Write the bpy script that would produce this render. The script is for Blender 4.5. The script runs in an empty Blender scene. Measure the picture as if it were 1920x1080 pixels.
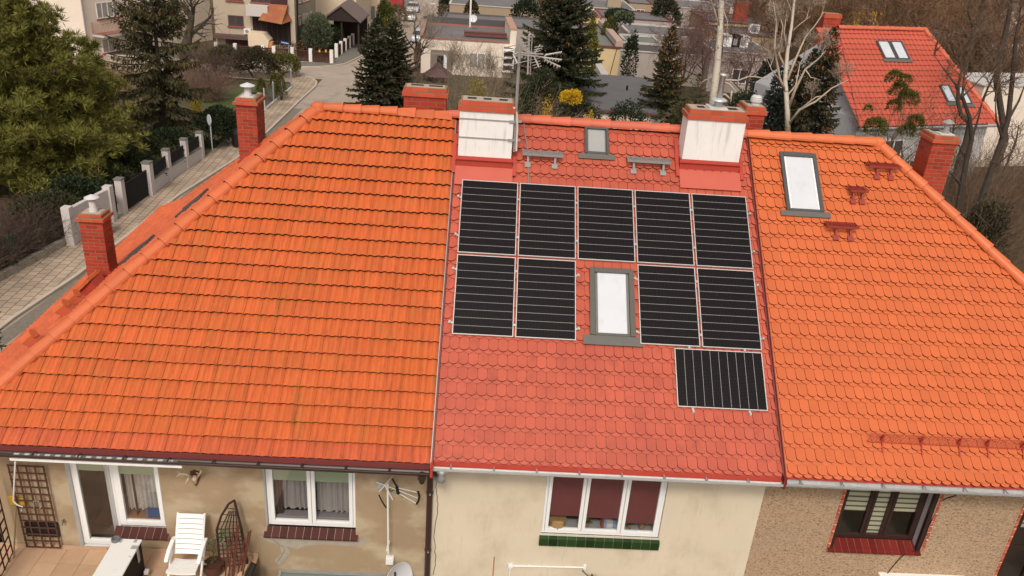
import bpy, bmesh, math, random
import numpy as np
from mathutils import Vector, Matrix
R_ = math.radians
scene = bpy.context.scene
COL = scene.collection

# ------------------------------------------------------------------ camera
CAM = Vector((0.37804, -13.40227, 13.30959))
RT = Vector((0.99746613, -0.01676715, 0.06913892))
UP = Vector((-0.05537238, 0.42720226, 0.90245893))
FW = Vector((0.04466796, 0.90400060, -0.42519135))
FPX = 1550.0                                   # focal length in pixels of the 1920 wide picture
cam = bpy.data.objects.new('camera', bpy.data.cameras.new('camera'))
COL.objects.link(cam)
cam.data.sensor_width = 36
cam.data.lens = 36 * FPX / 1920
cam.data.clip_start = 0.1
cam.data.clip_end = 3000
cam.matrix_world = Matrix(((RT.x, UP.x, -FW.x, CAM.x), (RT.y, UP.y, -FW.y, CAM.y),
                           (RT.z, UP.z, -FW.z, CAM.z), (0, 0, 0, 1)))
scene.camera = cam

# ------------------------------------------------------------------ overcast daylight
SUN_EL, SUN_AZ = R_(48), R_(186)               # azimuth clockwise from +y: behind the camera, a little to the left
w = bpy.data.worlds.new('World'); scene.world = w; w.use_nodes = True
nt = w.node_tree; nt.nodes.clear()
sky = nt.nodes.new('ShaderNodeTexSky'); sky.sky_type = 'NISHITA'; sky.sun_disc = False
sky.sun_elevation = SUN_EL; sky.sun_rotation = SUN_AZ
sky.air_density = 1.0; sky.dust_density = 4.0
hs = nt.nodes.new('ShaderNodeHueSaturation'); hs.inputs['Saturation'].default_value = 0.22
tn = nt.nodes.new('ShaderNodeMix'); tn.data_type = 'RGBA'; tn.blend_type = 'MULTIPLY'
tn.inputs[0].default_value = 1.0; tn.inputs[7].default_value = (1.0, 0.94, 0.875, 1)
bg = nt.nodes.new('ShaderNodeBackground'); bg.inputs['Strength'].default_value = 0.135
wo = nt.nodes.new('ShaderNodeOutputWorld')
nt.links.new(sky.outputs[0], hs.inputs['Color']); nt.links.new(hs.outputs[0], tn.inputs[6])
nt.links.new(tn.outputs[2], bg.inputs['Color']); nt.links.new(bg.outputs[0], wo.inputs['Surface'])
sd = bpy.data.lights.new('sun', 'SUN'); sd.energy = 1.45; sd.angle = R_(10); sd.color = (1.0, 0.92, 0.82)
sun = bpy.data.objects.new('sun', sd); COL.objects.link(sun)
sdir = Vector((math.sin(SUN_AZ) * math.cos(SUN_EL), math.cos(SUN_AZ) * math.cos(SUN_EL), math.sin(SUN_EL)))
sun.rotation_euler = sdir.to_track_quat('Z', 'Y').to_euler()
sun.location = (-20, -60, 90)
scene.view_settings.view_transform = 'Standard'
scene.view_settings.look = 'None'
scene.view_settings.exposure = 0.14
scene.view_settings.gamma = 1.0
scene.view_settings.use_curve_mapping = False

# ------------------------------------------------------------------ picking points of the place
def ray(px, py): return FW + RT * ((px - 960) / FPX) - UP * ((py - 540) / FPX)
def onplane(px, py, n, c):
    d = ray(px, py); n = Vector(n)
    return CAM + d * ((c - CAM.dot(n)) / d.dot(n))
def A(px, py, y): return onplane(px, py, (0, 1, 0), y)
FALL, YF = .03, 8.0                             # the ground falls away gently behind the houses
def gz(y): return -FALL * max(0.0, y - YF)
def G(px, py, h=0.0): return onplane(px, py, (0, FALL, 1), FALL * YF + h)
def SX(px, py, x): return onplane(px, py, (1, 0, 0), x)

# ------------------------------------------------------------------ materials
MATS = {}
def hexc(h):
    h = h.lstrip('#'); v = [int(h[i:i + 2], 16) / 255 for i in (0, 2, 4)]
    return tuple(x / 12.92 if x <= .04045 else ((x + .055) / 1.055) ** 2.4 for x in v)
def M(name, col, rough=.75, tint=0.0, noise=None, stains=(), bump=0, bscale=60, bstretch=(1, 1, 1), metal=0, spec=.4, coat=0):
    """noise=(scale, amount): value variation; stains=[(colour, scale, lo, hi, stretch, amount)]"""
    if name in MATS: return MATS[name]
    if isinstance(col, str): col = hexc(col)
    m = bpy.data.materials.new(name); m.use_nodes = True; MATS[name] = m
    N = m.node_tree.nodes; L = m.node_tree.links
    b = N['Principled BSDF']
    b.inputs['Roughness'].default_value = rough; b.inputs['Metallic'].default_value = metal
    b.inputs['Specular IOR Level'].default_value = spec
    if coat: b.inputs['Coat Weight'].default_value = coat; b.inputs['Coat Roughness'].default_value = .05
    tc = N.new('ShaderNodeTexCoord')
    def coords(stretch):
        mp = N.new('ShaderNodeMapping'); mp.inputs['Scale'].default_value = stretch
        L.new(tc.outputs['Object'], mp.inputs['Vector']); return mp.outputs[0]
    def ntex(scale, stretch=(1, 1, 1), detail=4, rough_=.6):
        n = N.new('ShaderNodeTexNoise'); n.inputs['Scale'].default_value = scale
        n.inputs['Detail'].default_value = detail; n.inputs['Roughness'].default_value = rough_
        L.new(coords(stretch), n.inputs['Vector']); return n.outputs['Fac']
    rgb = N.new('ShaderNodeRGB'); rgb.outputs[0].default_value = (*col, 1); c = rgb.outputs[0]
    def scaleby(c, fac, amt):
        mr = N.new('ShaderNodeMapRange'); mr.inputs['To Min'].default_value = 1 - amt; mr.inputs['To Max'].default_value = 1 + amt
        L.new(fac, mr.inputs['Value'])
        vm = N.new('ShaderNodeVectorMath'); vm.operation = 'SCALE'
        L.new(c, vm.inputs[0]); L.new(mr.outputs[0], vm.inputs['Scale']); return vm.outputs[0]
    if tint:
        at = N.new('ShaderNodeAttribute'); at.attribute_name = 'tint'; c = scaleby(c, at.outputs['Fac'], tint)
    if noise: c = scaleby(c, ntex(noise[0]), noise[1])
    for st in stains:
        sc, s_, lo, hi, stretch, amt = st
        if isinstance(sc, str): sc = hexc(sc)
        mr = N.new('ShaderNodeMapRange'); mr.inputs['From Min'].default_value = lo; mr.inputs['From Max'].default_value = hi
        mr.inputs['To Max'].default_value = amt
        L.new(ntex(s_, stretch), mr.inputs['Value'])
        mx = N.new('ShaderNodeMix'); mx.data_type = 'RGBA'; mx.inputs[7].default_value = (*sc, 1)
        L.new(mr.outputs[0], mx.inputs[0]); L.new(c, mx.inputs[6]); c = mx.outputs[2]
    L.new(c, b.inputs['Base Color'])
    if bump:
        bp = N.new('ShaderNodeBump'); bp.inputs['Strength'].default_value = 1; bp.inputs['Distance'].default_value = bump
        L.new(ntex(bscale, bstretch, 3), bp.inputs['Height']); L.new(bp.outputs[0], b.inputs['Normal'])
    return m
def glass(name='window_glass', tintc=(.86, .87, .86), refl=.05):
    if name in MATS: return MATS[name]
    m = bpy.data.materials.new(name); m.use_nodes = True; MATS[name] = m
    N = m.node_tree.nodes; L = m.node_tree.links; N.clear()
    o = N.new('ShaderNodeOutputMaterial'); t = N.new('ShaderNodeBsdfTransparent'); g = N.new('ShaderNodeBsdfGlossy')
    t.inputs[0].default_value = (*tintc, 1); g.inputs['Roughness'].default_value = .02
    lw = N.new('ShaderNodeLayerWeight'); lw.inputs[0].default_value = .35
    mr = N.new('ShaderNodeMapRange'); mr.inputs['To Min'].default_value = refl; mr.inputs['To Max'].default_value = .55
    mx = N.new('ShaderNodeMixShader')
    L.new(lw.outputs['Facing'], mr.inputs['Value']); L.new(mr.outputs[0], mx.inputs[0])
    L.new(t.outputs[0], mx.inputs[1]); L.new(g.outputs[0], mx.inputs[2]); L.new(mx.outputs[0], o.inputs['Surface'])
    return m

# ------------------------------------------------------------------ object helpers
ORG = {}
def thing(name, label, cat, loc=(0, 0, 0), group=None, mat=None):
    o = bpy.data.objects.new(name, None); COL.objects.link(o); o.empty_display_size = .2
    if mat is not None: o.matrix_world = mat; ORG[o.name] = None
    else: o.location = loc; ORG[o.name] = Vector(loc)
    o['label'] = label; o['category'] = cat
    if group: o['group'] = group
    return o
def tag(o, label, cat, group=None):
    o['label'] = label; o['category'] = cat
    if group: o['group'] = group
    return o
def link_mesh(name, me, parent):
    o = bpy.data.objects.new(name, me); COL.objects.link(o)
    if parent is not None:
        o.parent = parent; ORG[o.name] = ORG[parent.name]
    else: ORG[o.name] = Vector((0, 0, 0))
    return o
def copy_tree(o, parent=None):
    c = o.copy(); COL.objects.link(c)
    if parent is not None: c.parent = parent
    ORG[c.name] = ORG[o.name]
    for ch in [k for k in o.children]: copy_tree(ch, c)
    return c
class MB:
    """collects polygons; build() links them as one mesh object (world coordinates unless the thing has a matrix of its own)"""
    def __init__(s): s.v = []; s.f = []; s.m = []; s.t = []
    def add(s, vs, fs, mi=0, tint=None):
        k = len(s.v); s.v.extend([tuple(p) for p in vs])
        t = random.random() if tint is None else tint
        for f in fs: s.f.append(tuple(i + k for i in f)); s.m.append(mi); s.t.append(t)
    def para(s, o, a, b, c, mi=0, tint=None):
        o, a, b, c = Vector(o), Vector(a), Vector(b), Vector(c)
        if a.cross(b).dot(c) < 0: a, b = b, a
        vs = [o, o + a, o + a + b, o + b, o + c, o + a + c, o + a + b + c, o + b + c]
        s.add(vs, [(3, 2, 1, 0), (4, 5, 6, 7), (0, 1, 5, 4), (1, 2, 6, 5), (2, 3, 7, 6), (3, 0, 4, 7)], mi, tint)
    def box(s, x0, x1, y0, y1, z0, z1, mi=0, tint=None):
        s.para((x0, y0, z0), (x1 - x0, 0, 0), (0, y1 - y0, 0), (0, 0, z1 - z0), mi, tint)
    def quad(s, a, b, c, d, mi=0, tint=None): s.add([a, b, c, d], [(0, 1, 2, 3)], mi, tint)
    def poly(s, pts, mi=0, tint=None): s.add(pts, [tuple(range(len(pts)))], mi, tint)
    def prism(s, pts, ext, mi=0, tint=None):
        pts = [Vector(p) for p in pts]; e = Vector(ext); n = len(pts)
        nrm = sum(((pts[i] - pts[0]).cross(pts[(i + 1) % n] - pts[0]) for i in range(n)), Vector())
        if nrm.dot(e) < 0: pts.reverse()
        s.add(pts + [p + e for p in pts], [tuple(range(n - 1, -1, -1)), tuple(range(n, 2 * n))] +
              [(i, (i + 1) % n, n + (i + 1) % n, n + i) for i in range(n)], mi, tint)
    def tube(s, pts, r, n=6, mi=0, caps=True, tint=None):
        pts = [Vector(p) for p in pts]; rs = r if isinstance(r, (list, tuple)) else [r] * len(pts)
        k = len(s.v); vs = []; fs = []; ref = None
        for i, p in enumerate(pts):
            d = (pts[min(i + 1, len(pts) - 1)] - pts[max(i - 1, 0)]).normalized()
            if ref is None:
                ref = Vector((0, 0, 1)) if abs(d.z) < .9 else Vector((1, 0, 0))
            a = d.cross(ref).normalized(); b = d.cross(a).normalized(); ref = -b if False else ref
            for j in range(n):
                t = 2 * math.pi * j / n
                vs.append(p + a * (math.cos(t) * rs[i]) + b * (math.sin(t) * rs[i]))
        for i in range(len(pts) - 1):
            for j in range(n):
                fs.append((i * n + j, i * n + (j + 1) % n, (i + 1) * n + (j + 1) % n, (i + 1) * n + j))
        if caps: fs.append(tuple(range(n - 1, -1, -1))); fs.append(tuple((len(pts) - 1) * n + j for j in range(n)))
        s.add(vs, fs, mi, tint)
    def lathe(s, c, prof, n=16, mi=0, axis=(0, 0, 1), tint=None):
        ax = Vector(axis).normalized(); a = ax.orthogonal().normalized(); b = ax.cross(a); c = Vector(c)
        vs = []; fs = []
        for r, h in prof:
            for j in range(n):
                t = 2 * math.pi * j / n; vs.append(c + ax * h + a * (r * math.cos(t)) + b * (r * math.sin(t)))
        for i in range(len(prof) - 1):
            for j in range(n): fs.append((i * n + j, i * n + (j + 1) % n, (i + 1) * n + (j + 1) % n, (i + 1) * n + j))
        if prof[0][0] > 1e-4: fs.append(tuple(range(n - 1, -1, -1)))
        if prof[-1][0] > 1e-4: fs.append(tuple((len(prof) - 1) * n + j for j in range(n)))
        s.add(vs, fs, mi, tint)
    def bisect(s, co, no):
        """throws away what lies on the normal's side"""
        bm = s.bm(); bmesh.ops.bisect_plane(bm, geom=bm.verts[:] + bm.edges[:] + bm.faces[:], plane_co=co, plane_no=no, clear_outer=True)
        ly = bm.faces.layers.float['tint']; bm.verts.index_update()
        s.v = [tuple(v.co) for v in bm.verts]; s.f = [tuple(v.index for v in f.verts) for f in bm.faces]
        s.m = [f.material_index for f in bm.faces]; s.t = [f[ly] for f in bm.faces]; bm.free()
    def bm(s):
        bm = bmesh.new(); ly = bm.faces.layers.float.new('tint'); vs = [bm.verts.new(p) for p in s.v]
        for f, m, t in zip(s.f, s.m, s.t):
            try: q = bm.faces.new([vs[i] for i in f])
            except ValueError: continue
            q.material_index = m; q[ly] = t
        return bm
    def join(s, o):
        k = len(s.v); s.v += o.v; s.f += [tuple(i + k for i in f) for f in o.f]; s.m += o.m; s.t += o.t
    def build(s, name, mats, parent=None, smooth=False, bevel=0):
        me = bpy.data.meshes.new(name)
        org = ORG[parent.name] if parent is not None else None
        vs = s.v if org is None else [(p[0] - org[0], p[1] - org[1], p[2] - org[2]) for p in s.v]
        me.from_pydata(vs, [], s.f)
        if not isinstance(mats, (list, tuple)): mats = [mats]
        for m in mats: me.materials.append(m)
        me.polygons.foreach_set('material_index', s.m)
        at = me.attributes.new('tint', 'FLOAT', 'FACE'); at.data.foreach_set('value', s.t)
        if smooth: me.polygons.foreach_set('use_smooth', [True] * len(s.f))
        me.update()
        o = link_mesh(name, me, parent)
        if bevel:
            b = o.modifiers.new('bevel', 'BEVEL'); b.width = bevel; b.segments = 2; b.limit_method = 'ANGLE'
        return o
def top(o, org=(0, 0, 0)):
    """moves the origin of a one-mesh thing to its base without moving its shape"""
    me = o.data; org = Vector(org); me.transform(Matrix.Translation(-org)); o.location = org; return o
def np_mesh(name, V, F, mats, parent=None, tint=None, mi=None, smooth=False):
    V = np.asarray(V, dtype=np.float32).reshape(-1, 3); F = np.asarray(F, dtype=np.int32); n, k = F.shape
    me = bpy.data.meshes.new(name)
    me.vertices.add(len(V)); me.vertices.foreach_set('co', V.ravel())
    me.loops.add(n * k); me.loops.foreach_set('vertex_index', F.ravel())
    me.polygons.add(n); me.polygons.foreach_set('loop_start', np.arange(0, n * k, k, dtype=np.int32))
    if not isinstance(mats, (list, tuple)): mats = [mats]
    for m in mats: me.materials.append(m)
    if mi is not None: me.polygons.foreach_set('material_index', np.asarray(mi, dtype=np.int32))
    if tint is not None:
        at = me.attributes.new('tint', 'FLOAT', 'FACE'); at.data.foreach_set('value', np.asarray(tint, dtype=np.float32))
    me.update(calc_edges=True)
    if smooth: me.polygons.foreach_set('use_smooth', [True] * n)
    return link_mesh(name, me, parent)
def struct(o): o['kind'] = 'structure'; return o

# ------------------------------------------------------------------ palette
tile_orange = M('weathered_orange_tile', (.57, .122, .031), .66, tint=.07, noise=(3, .10),
    stains=[((.22, .065, .028), 5, .50, .78, (3.5, .5, .5), .55), ((.40, .16, .03), 2.2, .52, .74, (2, .5, .5), .35), ((.11, .075, .022), 1.3, .62, .80, (1.8, .45, .45), .40),
            ((.75, .66, .5), 55, .75, .80, (1, 1, 1), .6)], bump=.002, bscale=90)
tile_salmon = M('salmon_red_tile', (.485, .100, .058), .40, tint=.07, noise=(2, .08),
    stains=[((.20, .050, .038), 5, .52, .78, (1, .7, .7), .45), ((.36, .075, .05), 1.2, .45, .7, (1, .6, .6), .5), ((.7, .6, .5), 50, .765, .81, (1, 1, 1), .6)])
tile_bright = M('bright_orange_tile', (.575, .130, .040), .5, tint=.06, noise=(2, .06),
    stains=[((.36, .075, .03), 4, .55, .82, (1, .7, .7), .35), ((.48, .11, .04), 1.0, .45, .7, (1, .6, .6), .4)])
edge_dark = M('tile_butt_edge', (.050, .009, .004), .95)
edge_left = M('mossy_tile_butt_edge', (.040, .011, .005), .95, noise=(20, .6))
ridge_orange = M('ridge_tile_orange', (.56, .130, .044), .55, tint=.08, noise=(6, .1), stains=[((.3, .2, .05), 9, .7, .8, (1, 1, 1), .5)])
ridge_salmon = M('ridge_tile_salmon', (.56, .125, .066), .55, tint=.08, noise=(6, .1))
red_metal = M('red_sheet_metal', (.42, .055, .035), .4, noise=(3, .12))
salmon_metal = M('salmon_sheet_metal', (.50, .105, .07), .4, noise=(3, .10))
dark_red_metal = M('dark_red_sheet_metal', (.17, .028, .022), .45, noise=(4, .15))
brown_gutter = M('brown_gutter_metal', (.050, .026, .022), .4)
zinc = M('zinc_sheet', (.34, .34, .34), .4, metal=.3, noise=(5, .2))
zinc_light = M('pale_zinc_sheet', (.58, .57, .55), .45, noise=(4, .2))
dark_grey_metal = M('dark_grey_metal', (.075, .075, .075), .45)
skylight_metal = M('grey_brown_cladding', (.095, .088, .074), .45, noise=(4, .08))
white_pvc = M('white_window_frame', (.80, .80, .79), .35)
brown_frame = M('dark_brown_frame', (.040, .020, .017), .35)
steel = M('galvanised_steel', (.45, .45, .44), .35, metal=.5)
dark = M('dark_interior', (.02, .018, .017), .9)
brick_red = M('glazed_red_brick', (.37, .042, .024), .4, tint=.22, noise=(12, .15), stains=[((.12, .03, .02), 2.5, .58, .8, (1, 1, .5), .5)])
brick_orange = M('orange_cap_brick', (.50, .085, .042), .4, tint=.12, noise=(12, .12))
mortar = M('grey_mortar', (.24, .17, .10), .95, noise=(30, .15))
cap_mortar = M('chimney_top_mortar', (.42, .33, .27), .95, noise=(14, .25))
white_render = M('stained_white_render', (.78, .77, .75), .85, noise=(3, .06),
    stains=[((.22, .21, .19), 3.2, .54, .76, (3.2, 3.2, .35), .42), ((.5, .48, .44), 16, .62, .8, (1, 1, .6), .35)], bump=.003, bscale=40)
black = M('black_plastic', (.012, .012, .013), .4)
white_paint = M('white_paint', (.78, .77, .75), .5, noise=(6, .06))
cable = M('grey_cable', (.22, .20, .19), .6)
skyglass = M('skylight_glass_painted_sky_and_blind', (.60, .62, .66), .10, spec=.7, coat=.5, noise=(1.6, .10), stains=[((.40, .41, .43), 3, .55, .75, (1, .6, .6), .5)])  # pale colour stands in for reflected sky; right skylight has a white blind too
# ------------------------------------------------------------------ the terrace of three houses under one long hipped roof
SL = 0.68841; cs, sn = math.cos(SL), math.sin(SL)
O_F = Vector((0, .1565, 5.8858)); RY = 3.974; VR = 4.943; VE = -2.50; VEL = -2.43; VEM = -2.36; VER = -2.31
AXL, AXR = -3.11, 8.90; SH = R_(40.6); ch, sh = math.cos(SH), math.sin(SH)
RZ = O_F.z + VR * sn
class Frame:
    def __init__(s, o, U, V): s.o = Vector(o); s.U = Vector(U); s.V = Vector(V); s.N = s.U.cross(s.V)
    def P(s, u, v, n=0): return s.o + s.U * u + s.V * v + s.N * n
    def M4(s, u, v, n):
        p = s.P(u, v, n)
        return Matrix(((s.U.x, s.V.x, s.N.x, p.x), (s.U.y, s.V.y, s.N.y, p.y), (s.U.z, s.V.z, s.N.z, p.z), (0, 0, 0, 1)))
FR = Frame(O_F, (1, 0, 0), (0, cs, sn))
BK = Frame((0, 2 * RY - O_F.y, O_F.z), (-1, 0, 0), (0, -cs, sn))
VH = VR * sn / sh                                # slope length of the left hip end, a little steeper
HL = Frame((AXL - VH * ch, 0, O_F.z), (0, -1, 0), (ch, 0, sh))
VK = -1.20; S2 = R_(33)                          # below VK the street side kicks out to a flatter eave
HL2 = Frame(HL.P(0, VK), (0, -1, 0), (math.cos(S2), 0, math.sin(S2)))
VE2 = -1.70
KL = ch / sh * sn / cs                           # how far the left hips run out in x per metre in y
HR = Frame((AXR + VR * cs, 0, O_F.z), (0, 1, 0), (-cs, 0, sn))
def RF(px, py, n=0.0):
    """pixel -> (u, v) on the front roof plane lifted by n"""
    p = onplane(px, py, FR.N, FR.o.dot(FR.N) + n) - FR.o
    return p.dot(FR.U), p.dot(FR.V)
CUT = {'fl': ((AXL, RY, 0), (-1, KL, 0)), 'fr': ((AXR, RY, 0), (1, 1, 0)), 'hlf': ((AXL, RY, 0), (1, -KL, 0)),
       'hlb': ((AXL, RY, 0), (1, KL, 0)), 'hrf': ((AXR, RY, 0), (-1, -1, 0)), 'hrb': ((AXR, RY, 0), (-1, 1, 0)),
       'bl': ((AXL, RY, 0), (-1, -KL, 0)), 'br': ((AXR, RY, 0), (1, -1, 0))}
VBL = [4.63, 4.31, 3.939, 3.575, 3.236, 2.904, 2.547, 2.207, 1.874, 1.535, 1.197, .86, .52, .18, -.165, -.507, -.829, -1.156, -1.49, -1.805, -2.127]

def pantiles(fr, u0, u1, cuts=(), per=12, w=.302, phase=.075, ve=VEL, vr=VR, vbl=None, red=False):
    mb = MB(); rnd = random.Random(5)
    k0 = math.floor((u0 - phase) / w); k1 = math.ceil((u1 - phase) / w)
    def prof(t):                                  # two rolls per tile, a small lap at its side
        h = .042 * (.5 - .5 * math.cos(4 * math.pi * t)) ** .8
        if t > .955: h += .008
        if t < .03: h -= .004
        return h
    ts = sorted(set([i / per for i in range(per + 1)] + [.03, .955, .96]))
    rows = [v for v in (vbl or VBL) if ve + .1 < v < vr - .1] + [ve]
    for r, vb in enumerate(rows):
        fm = 2 if red or r == len(rows) - 1 else 0
        vt = min((rows[r - 1] if r else vr) + .03, vr)
        for k in range(k0, k1):
            tint = rnd.random(); sag = rnd.uniform(-.004, .004); dv = rnd.uniform(-.006, .006)
            ua = phase + k * w
            n_b, n_t = .074 + sag, .004
            vs = []
            for t in ts:
                u = ua + t * w; h = prof(t)
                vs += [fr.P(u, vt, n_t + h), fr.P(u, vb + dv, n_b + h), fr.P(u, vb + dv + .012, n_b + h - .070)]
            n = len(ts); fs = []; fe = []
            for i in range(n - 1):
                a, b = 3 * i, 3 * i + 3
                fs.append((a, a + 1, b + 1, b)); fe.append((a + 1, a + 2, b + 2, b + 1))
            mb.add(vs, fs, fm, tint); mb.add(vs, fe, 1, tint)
    mb.quad(fr.P(u0, ve, -.03), fr.P(u1, ve, -.03), fr.P(u1, vr, -.03), fr.P(u0, vr, -.03), 1)
    for co, no in cuts: mb.bisect(co, no)
    return mb
def beaver(fr, u0, u1, rows, cuts=(), w=.18, phase=-.031, seed=1, pitch=.30, holes=(), ve=VEM):
    mb = MB(); rnd = random.Random(seed); hw = w / 2 - .0036; ry = .066; th = .028
    k0 = math.floor((u0 - phase) / w) - 1; k1 = math.ceil((u1 - phase) / w) + 1
    arc = [(-hw * math.cos(math.pi * i / 8), -ry * math.sin(math.pi * i / 8) + ry) for i in range(9)]
    def tile(uc, vb, vt, nb, ntop, hid):
        tint = rnd.random(); j = rnd.uniform(-.004, .004); rot = rnd.uniform(-.006, .006)
        sl = (ntop - nb) / (vt - vb)
        pts = [(x, y) for x, y in arc] + [(hw, vt - vb), (-hw, vt - vb)]
        T = [fr.P(uc + x + rot * y, vb + j + y, nb + sl * y) for x, y in pts]
        B = [fr.P(uc + x + rot * y, vb + j + y, nb + sl * y - th) for x, y in pts]
        n = len(pts)
        mb.add(T, [tuple(range(n))], 0, tint)
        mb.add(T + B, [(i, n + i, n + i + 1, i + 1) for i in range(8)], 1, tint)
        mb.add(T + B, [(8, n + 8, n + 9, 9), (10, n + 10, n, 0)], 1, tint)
    for vb in rows:
        vt = min(vb + pitch + .025, VR - .01)
        for k in range(k0, k1):
            u = phase + (k + .5) * w
            if any(a < u - w / 2 and u + w / 2 < b and c < vb and vb + pitch < d for a, b, c, d in holes): continue
            if vt - vb > .09: tile(u, vb, vt, .074, .019, False)
            if vt - vb > .04: tile(u + w / 2, vb - .058, min(vt - .04, vb + .2), .047, .024, True)
    a, b = fr.P(u0, ve, -.03), fr.P(u1, ve, -.03)
    mb.quad(a, b, fr.P(u1, VR, -.03), fr.P(u0, VR, -.03), 1)
    mb.bisect(fr.P(u0, 0), -fr.U); mb.bisect(fr.P(u1, 0), fr.U)
    for co, no in cuts: mb.bisect(co, no)
    return mb
def ridge_row(p0, p1, L=.42, r=.125, mb=None, up=(0, 0, 1), seed=0, kind='round'):
    mb = mb or MB(); p0, p1 = Vector(p0), Vector(p1); d = (p1 - p0); n = max(1, round(d.length / L)); d.normalize()
    L = (p1 - p0).length / n; s = d.cross(Vector(up)).normalized(); u = s.cross(d).normalized(); rnd = random.Random(seed)
    seg = 10 if kind == 'round' else 4
    for i in range(n):
        a = p0 + d * (L * i - .03); b = p0 + d * (L * (i + 1)); tint = rnd.random()
        off = u * rnd.uniform(-.006, .006)
        vs = []
        for q, rr in ((a, r * .85), (b, r * 1.13), (b, r * 1.13 - .04)):
            for j in range(seg + 1):
                t = math.pi * (-.08 + 1.16 * j / seg); vs.append(q + off + s * (rr * math.cos(t)) + u * (rr * math.sin(t) * .92))
        m = seg + 1
        mb.add(vs, [(j, j + 1, m + j + 1, m + j) for j in range(seg)], 0, tint)
        mb.add(vs, [(m + j, m + j + 1, 2 * m + j + 1, 2 * m + j) for j in range(seg)], 1, tint)
    return mb
def wall_mesh(x0, x1, z0, z1, y, holes, depth=.16, mb=None, reveal=1):
    """front skin at y with rectangular openings (x0,x1,z0,z1) and their reveals"""
    mb = mb or MB()
    xs = sorted({x0, x1, *[h[0] for h in holes], *[h[1] for h in holes]}); zs = sorted({z0, z1, *[h[2] for h in holes], *[h[3] for h in holes]})
    for i in range(len(xs) - 1):
        for j in range(len(zs) - 1):
            cx, cz = (xs[i] + xs[i + 1]) / 2, (zs[j] + zs[j + 1]) / 2
            if any(h[0] < cx < h[1] and h[2] < cz < h[3] for h in holes): continue
            mb.quad((xs[i], y, zs[j]), (xs[i + 1], y, zs[j]), (xs[i + 1], y, zs[j + 1]), (xs[i], y, zs[j + 1]))
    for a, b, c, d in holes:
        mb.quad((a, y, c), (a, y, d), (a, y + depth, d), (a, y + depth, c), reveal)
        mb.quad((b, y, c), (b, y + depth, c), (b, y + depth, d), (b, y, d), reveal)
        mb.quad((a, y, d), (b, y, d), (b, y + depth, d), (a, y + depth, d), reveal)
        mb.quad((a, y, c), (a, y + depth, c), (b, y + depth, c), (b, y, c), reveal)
    return mb
def window(house, x0, x1, z0, z1, y, frame_mat, leaves, rail=.05, sash=.055, name='window', room=1.2):
    """frame with one sash per leaf, panes, and a dark room behind; leaves = fractions [0..1]"""
    mb = MB()
    def ring(a, b, c, d, t, y0, y1):
        mb.box(a, a + t, y0, y1, c, d); mb.box(b - t, b, y0, y1, c, d)
        mb.box(a + t, b - t, y0, y1, c, c + t); mb.box(a + t, b - t, y0, y1, d - t, d)
    ring(x0, x1, z0, z1, rail, y, y + .07)
    W = x1 - x0; panes = []
    for f0, f1 in leaves:
        a, b = x0 + f0 * W + (.0 if f0 else rail), x0 + f1 * W - (0 if f1 < 1 else rail)
        a += .004; b -= .004; c, d = z0 + rail + .004, z1 - rail - .004
        ring(a, b, c, d, sash, y - .018, y + .05)
        panes.append((a + sash, b - sash, c + sash, d - sash))
    o = mb.build(name, frame_mat, house, bevel=.006)
    for a, b, c, d in panes:
        g = MB(); g.quad((a - .01, y + .02, c - .01), (b + .01, y + .02, c - .01), (b + .01, y + .02, d + .01), (a - .01, y + .02, d + .01))
        g.build('pane', glass(), o)
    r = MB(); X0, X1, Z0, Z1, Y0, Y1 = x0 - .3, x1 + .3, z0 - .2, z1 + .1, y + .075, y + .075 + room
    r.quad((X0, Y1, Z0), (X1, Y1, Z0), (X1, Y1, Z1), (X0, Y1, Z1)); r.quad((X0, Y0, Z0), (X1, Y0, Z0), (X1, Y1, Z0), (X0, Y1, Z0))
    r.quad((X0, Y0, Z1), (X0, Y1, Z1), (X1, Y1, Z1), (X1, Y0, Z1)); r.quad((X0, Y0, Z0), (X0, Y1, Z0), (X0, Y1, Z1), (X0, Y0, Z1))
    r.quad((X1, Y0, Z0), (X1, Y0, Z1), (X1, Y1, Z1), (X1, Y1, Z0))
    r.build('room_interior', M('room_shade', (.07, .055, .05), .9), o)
    return o, panes
def curtain(parent, x0, x1, z0, z1, y, mat, folds=9, name='curtain', amp=.025, gather=0.0):
    mb = MB(); n = folds * 8; vs = []
    for i in range(n + 1):
        t = i / n; x = x0 + (x1 - x0) * t; yy = y + amp * math.sin(t * folds * 2 * math.pi + 1.3 * math.sin(t * 9))
        vs += [(x, yy, z1), (x + gather * (t - .5) * .2, yy * 1 + .01 * math.sin(i), z0)]
    mb.add(vs, [(2 * i, 2 * i + 1, 2 * i + 3, 2 * i + 2) for i in range(n)], 0)
    return mb.build(name, mat, parent, smooth=True)
def sill(parent, x0, x1, zt, y, out, mat, groutm, n, back=.12, drop=.07, th=.035):
    """tiled sloping window sill: one mesh of n tiles"""
    mb = MB(); W = (x1 - x0) / n
    for i in range(n):
        a, b = x0 + i * W + .004, x0 + (i + 1) * W - .004
        mb.prism([(a, y + back, zt), (a, y - out, zt - drop), (a, y - out, zt - drop - th), (a, y + back, zt - th)], (b - a, 0, 0), 0)
    mb.prism([(x0, y + back, zt - .006), (x0, y - out + .008, zt - drop - .006), (x0, y - out + .008, zt - drop - th), (x0, y + back, zt - th - .01)], (x1 - x0, 0, 0), 1)
    return mb.build('window_sill', [mat, groutm], parent)
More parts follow.
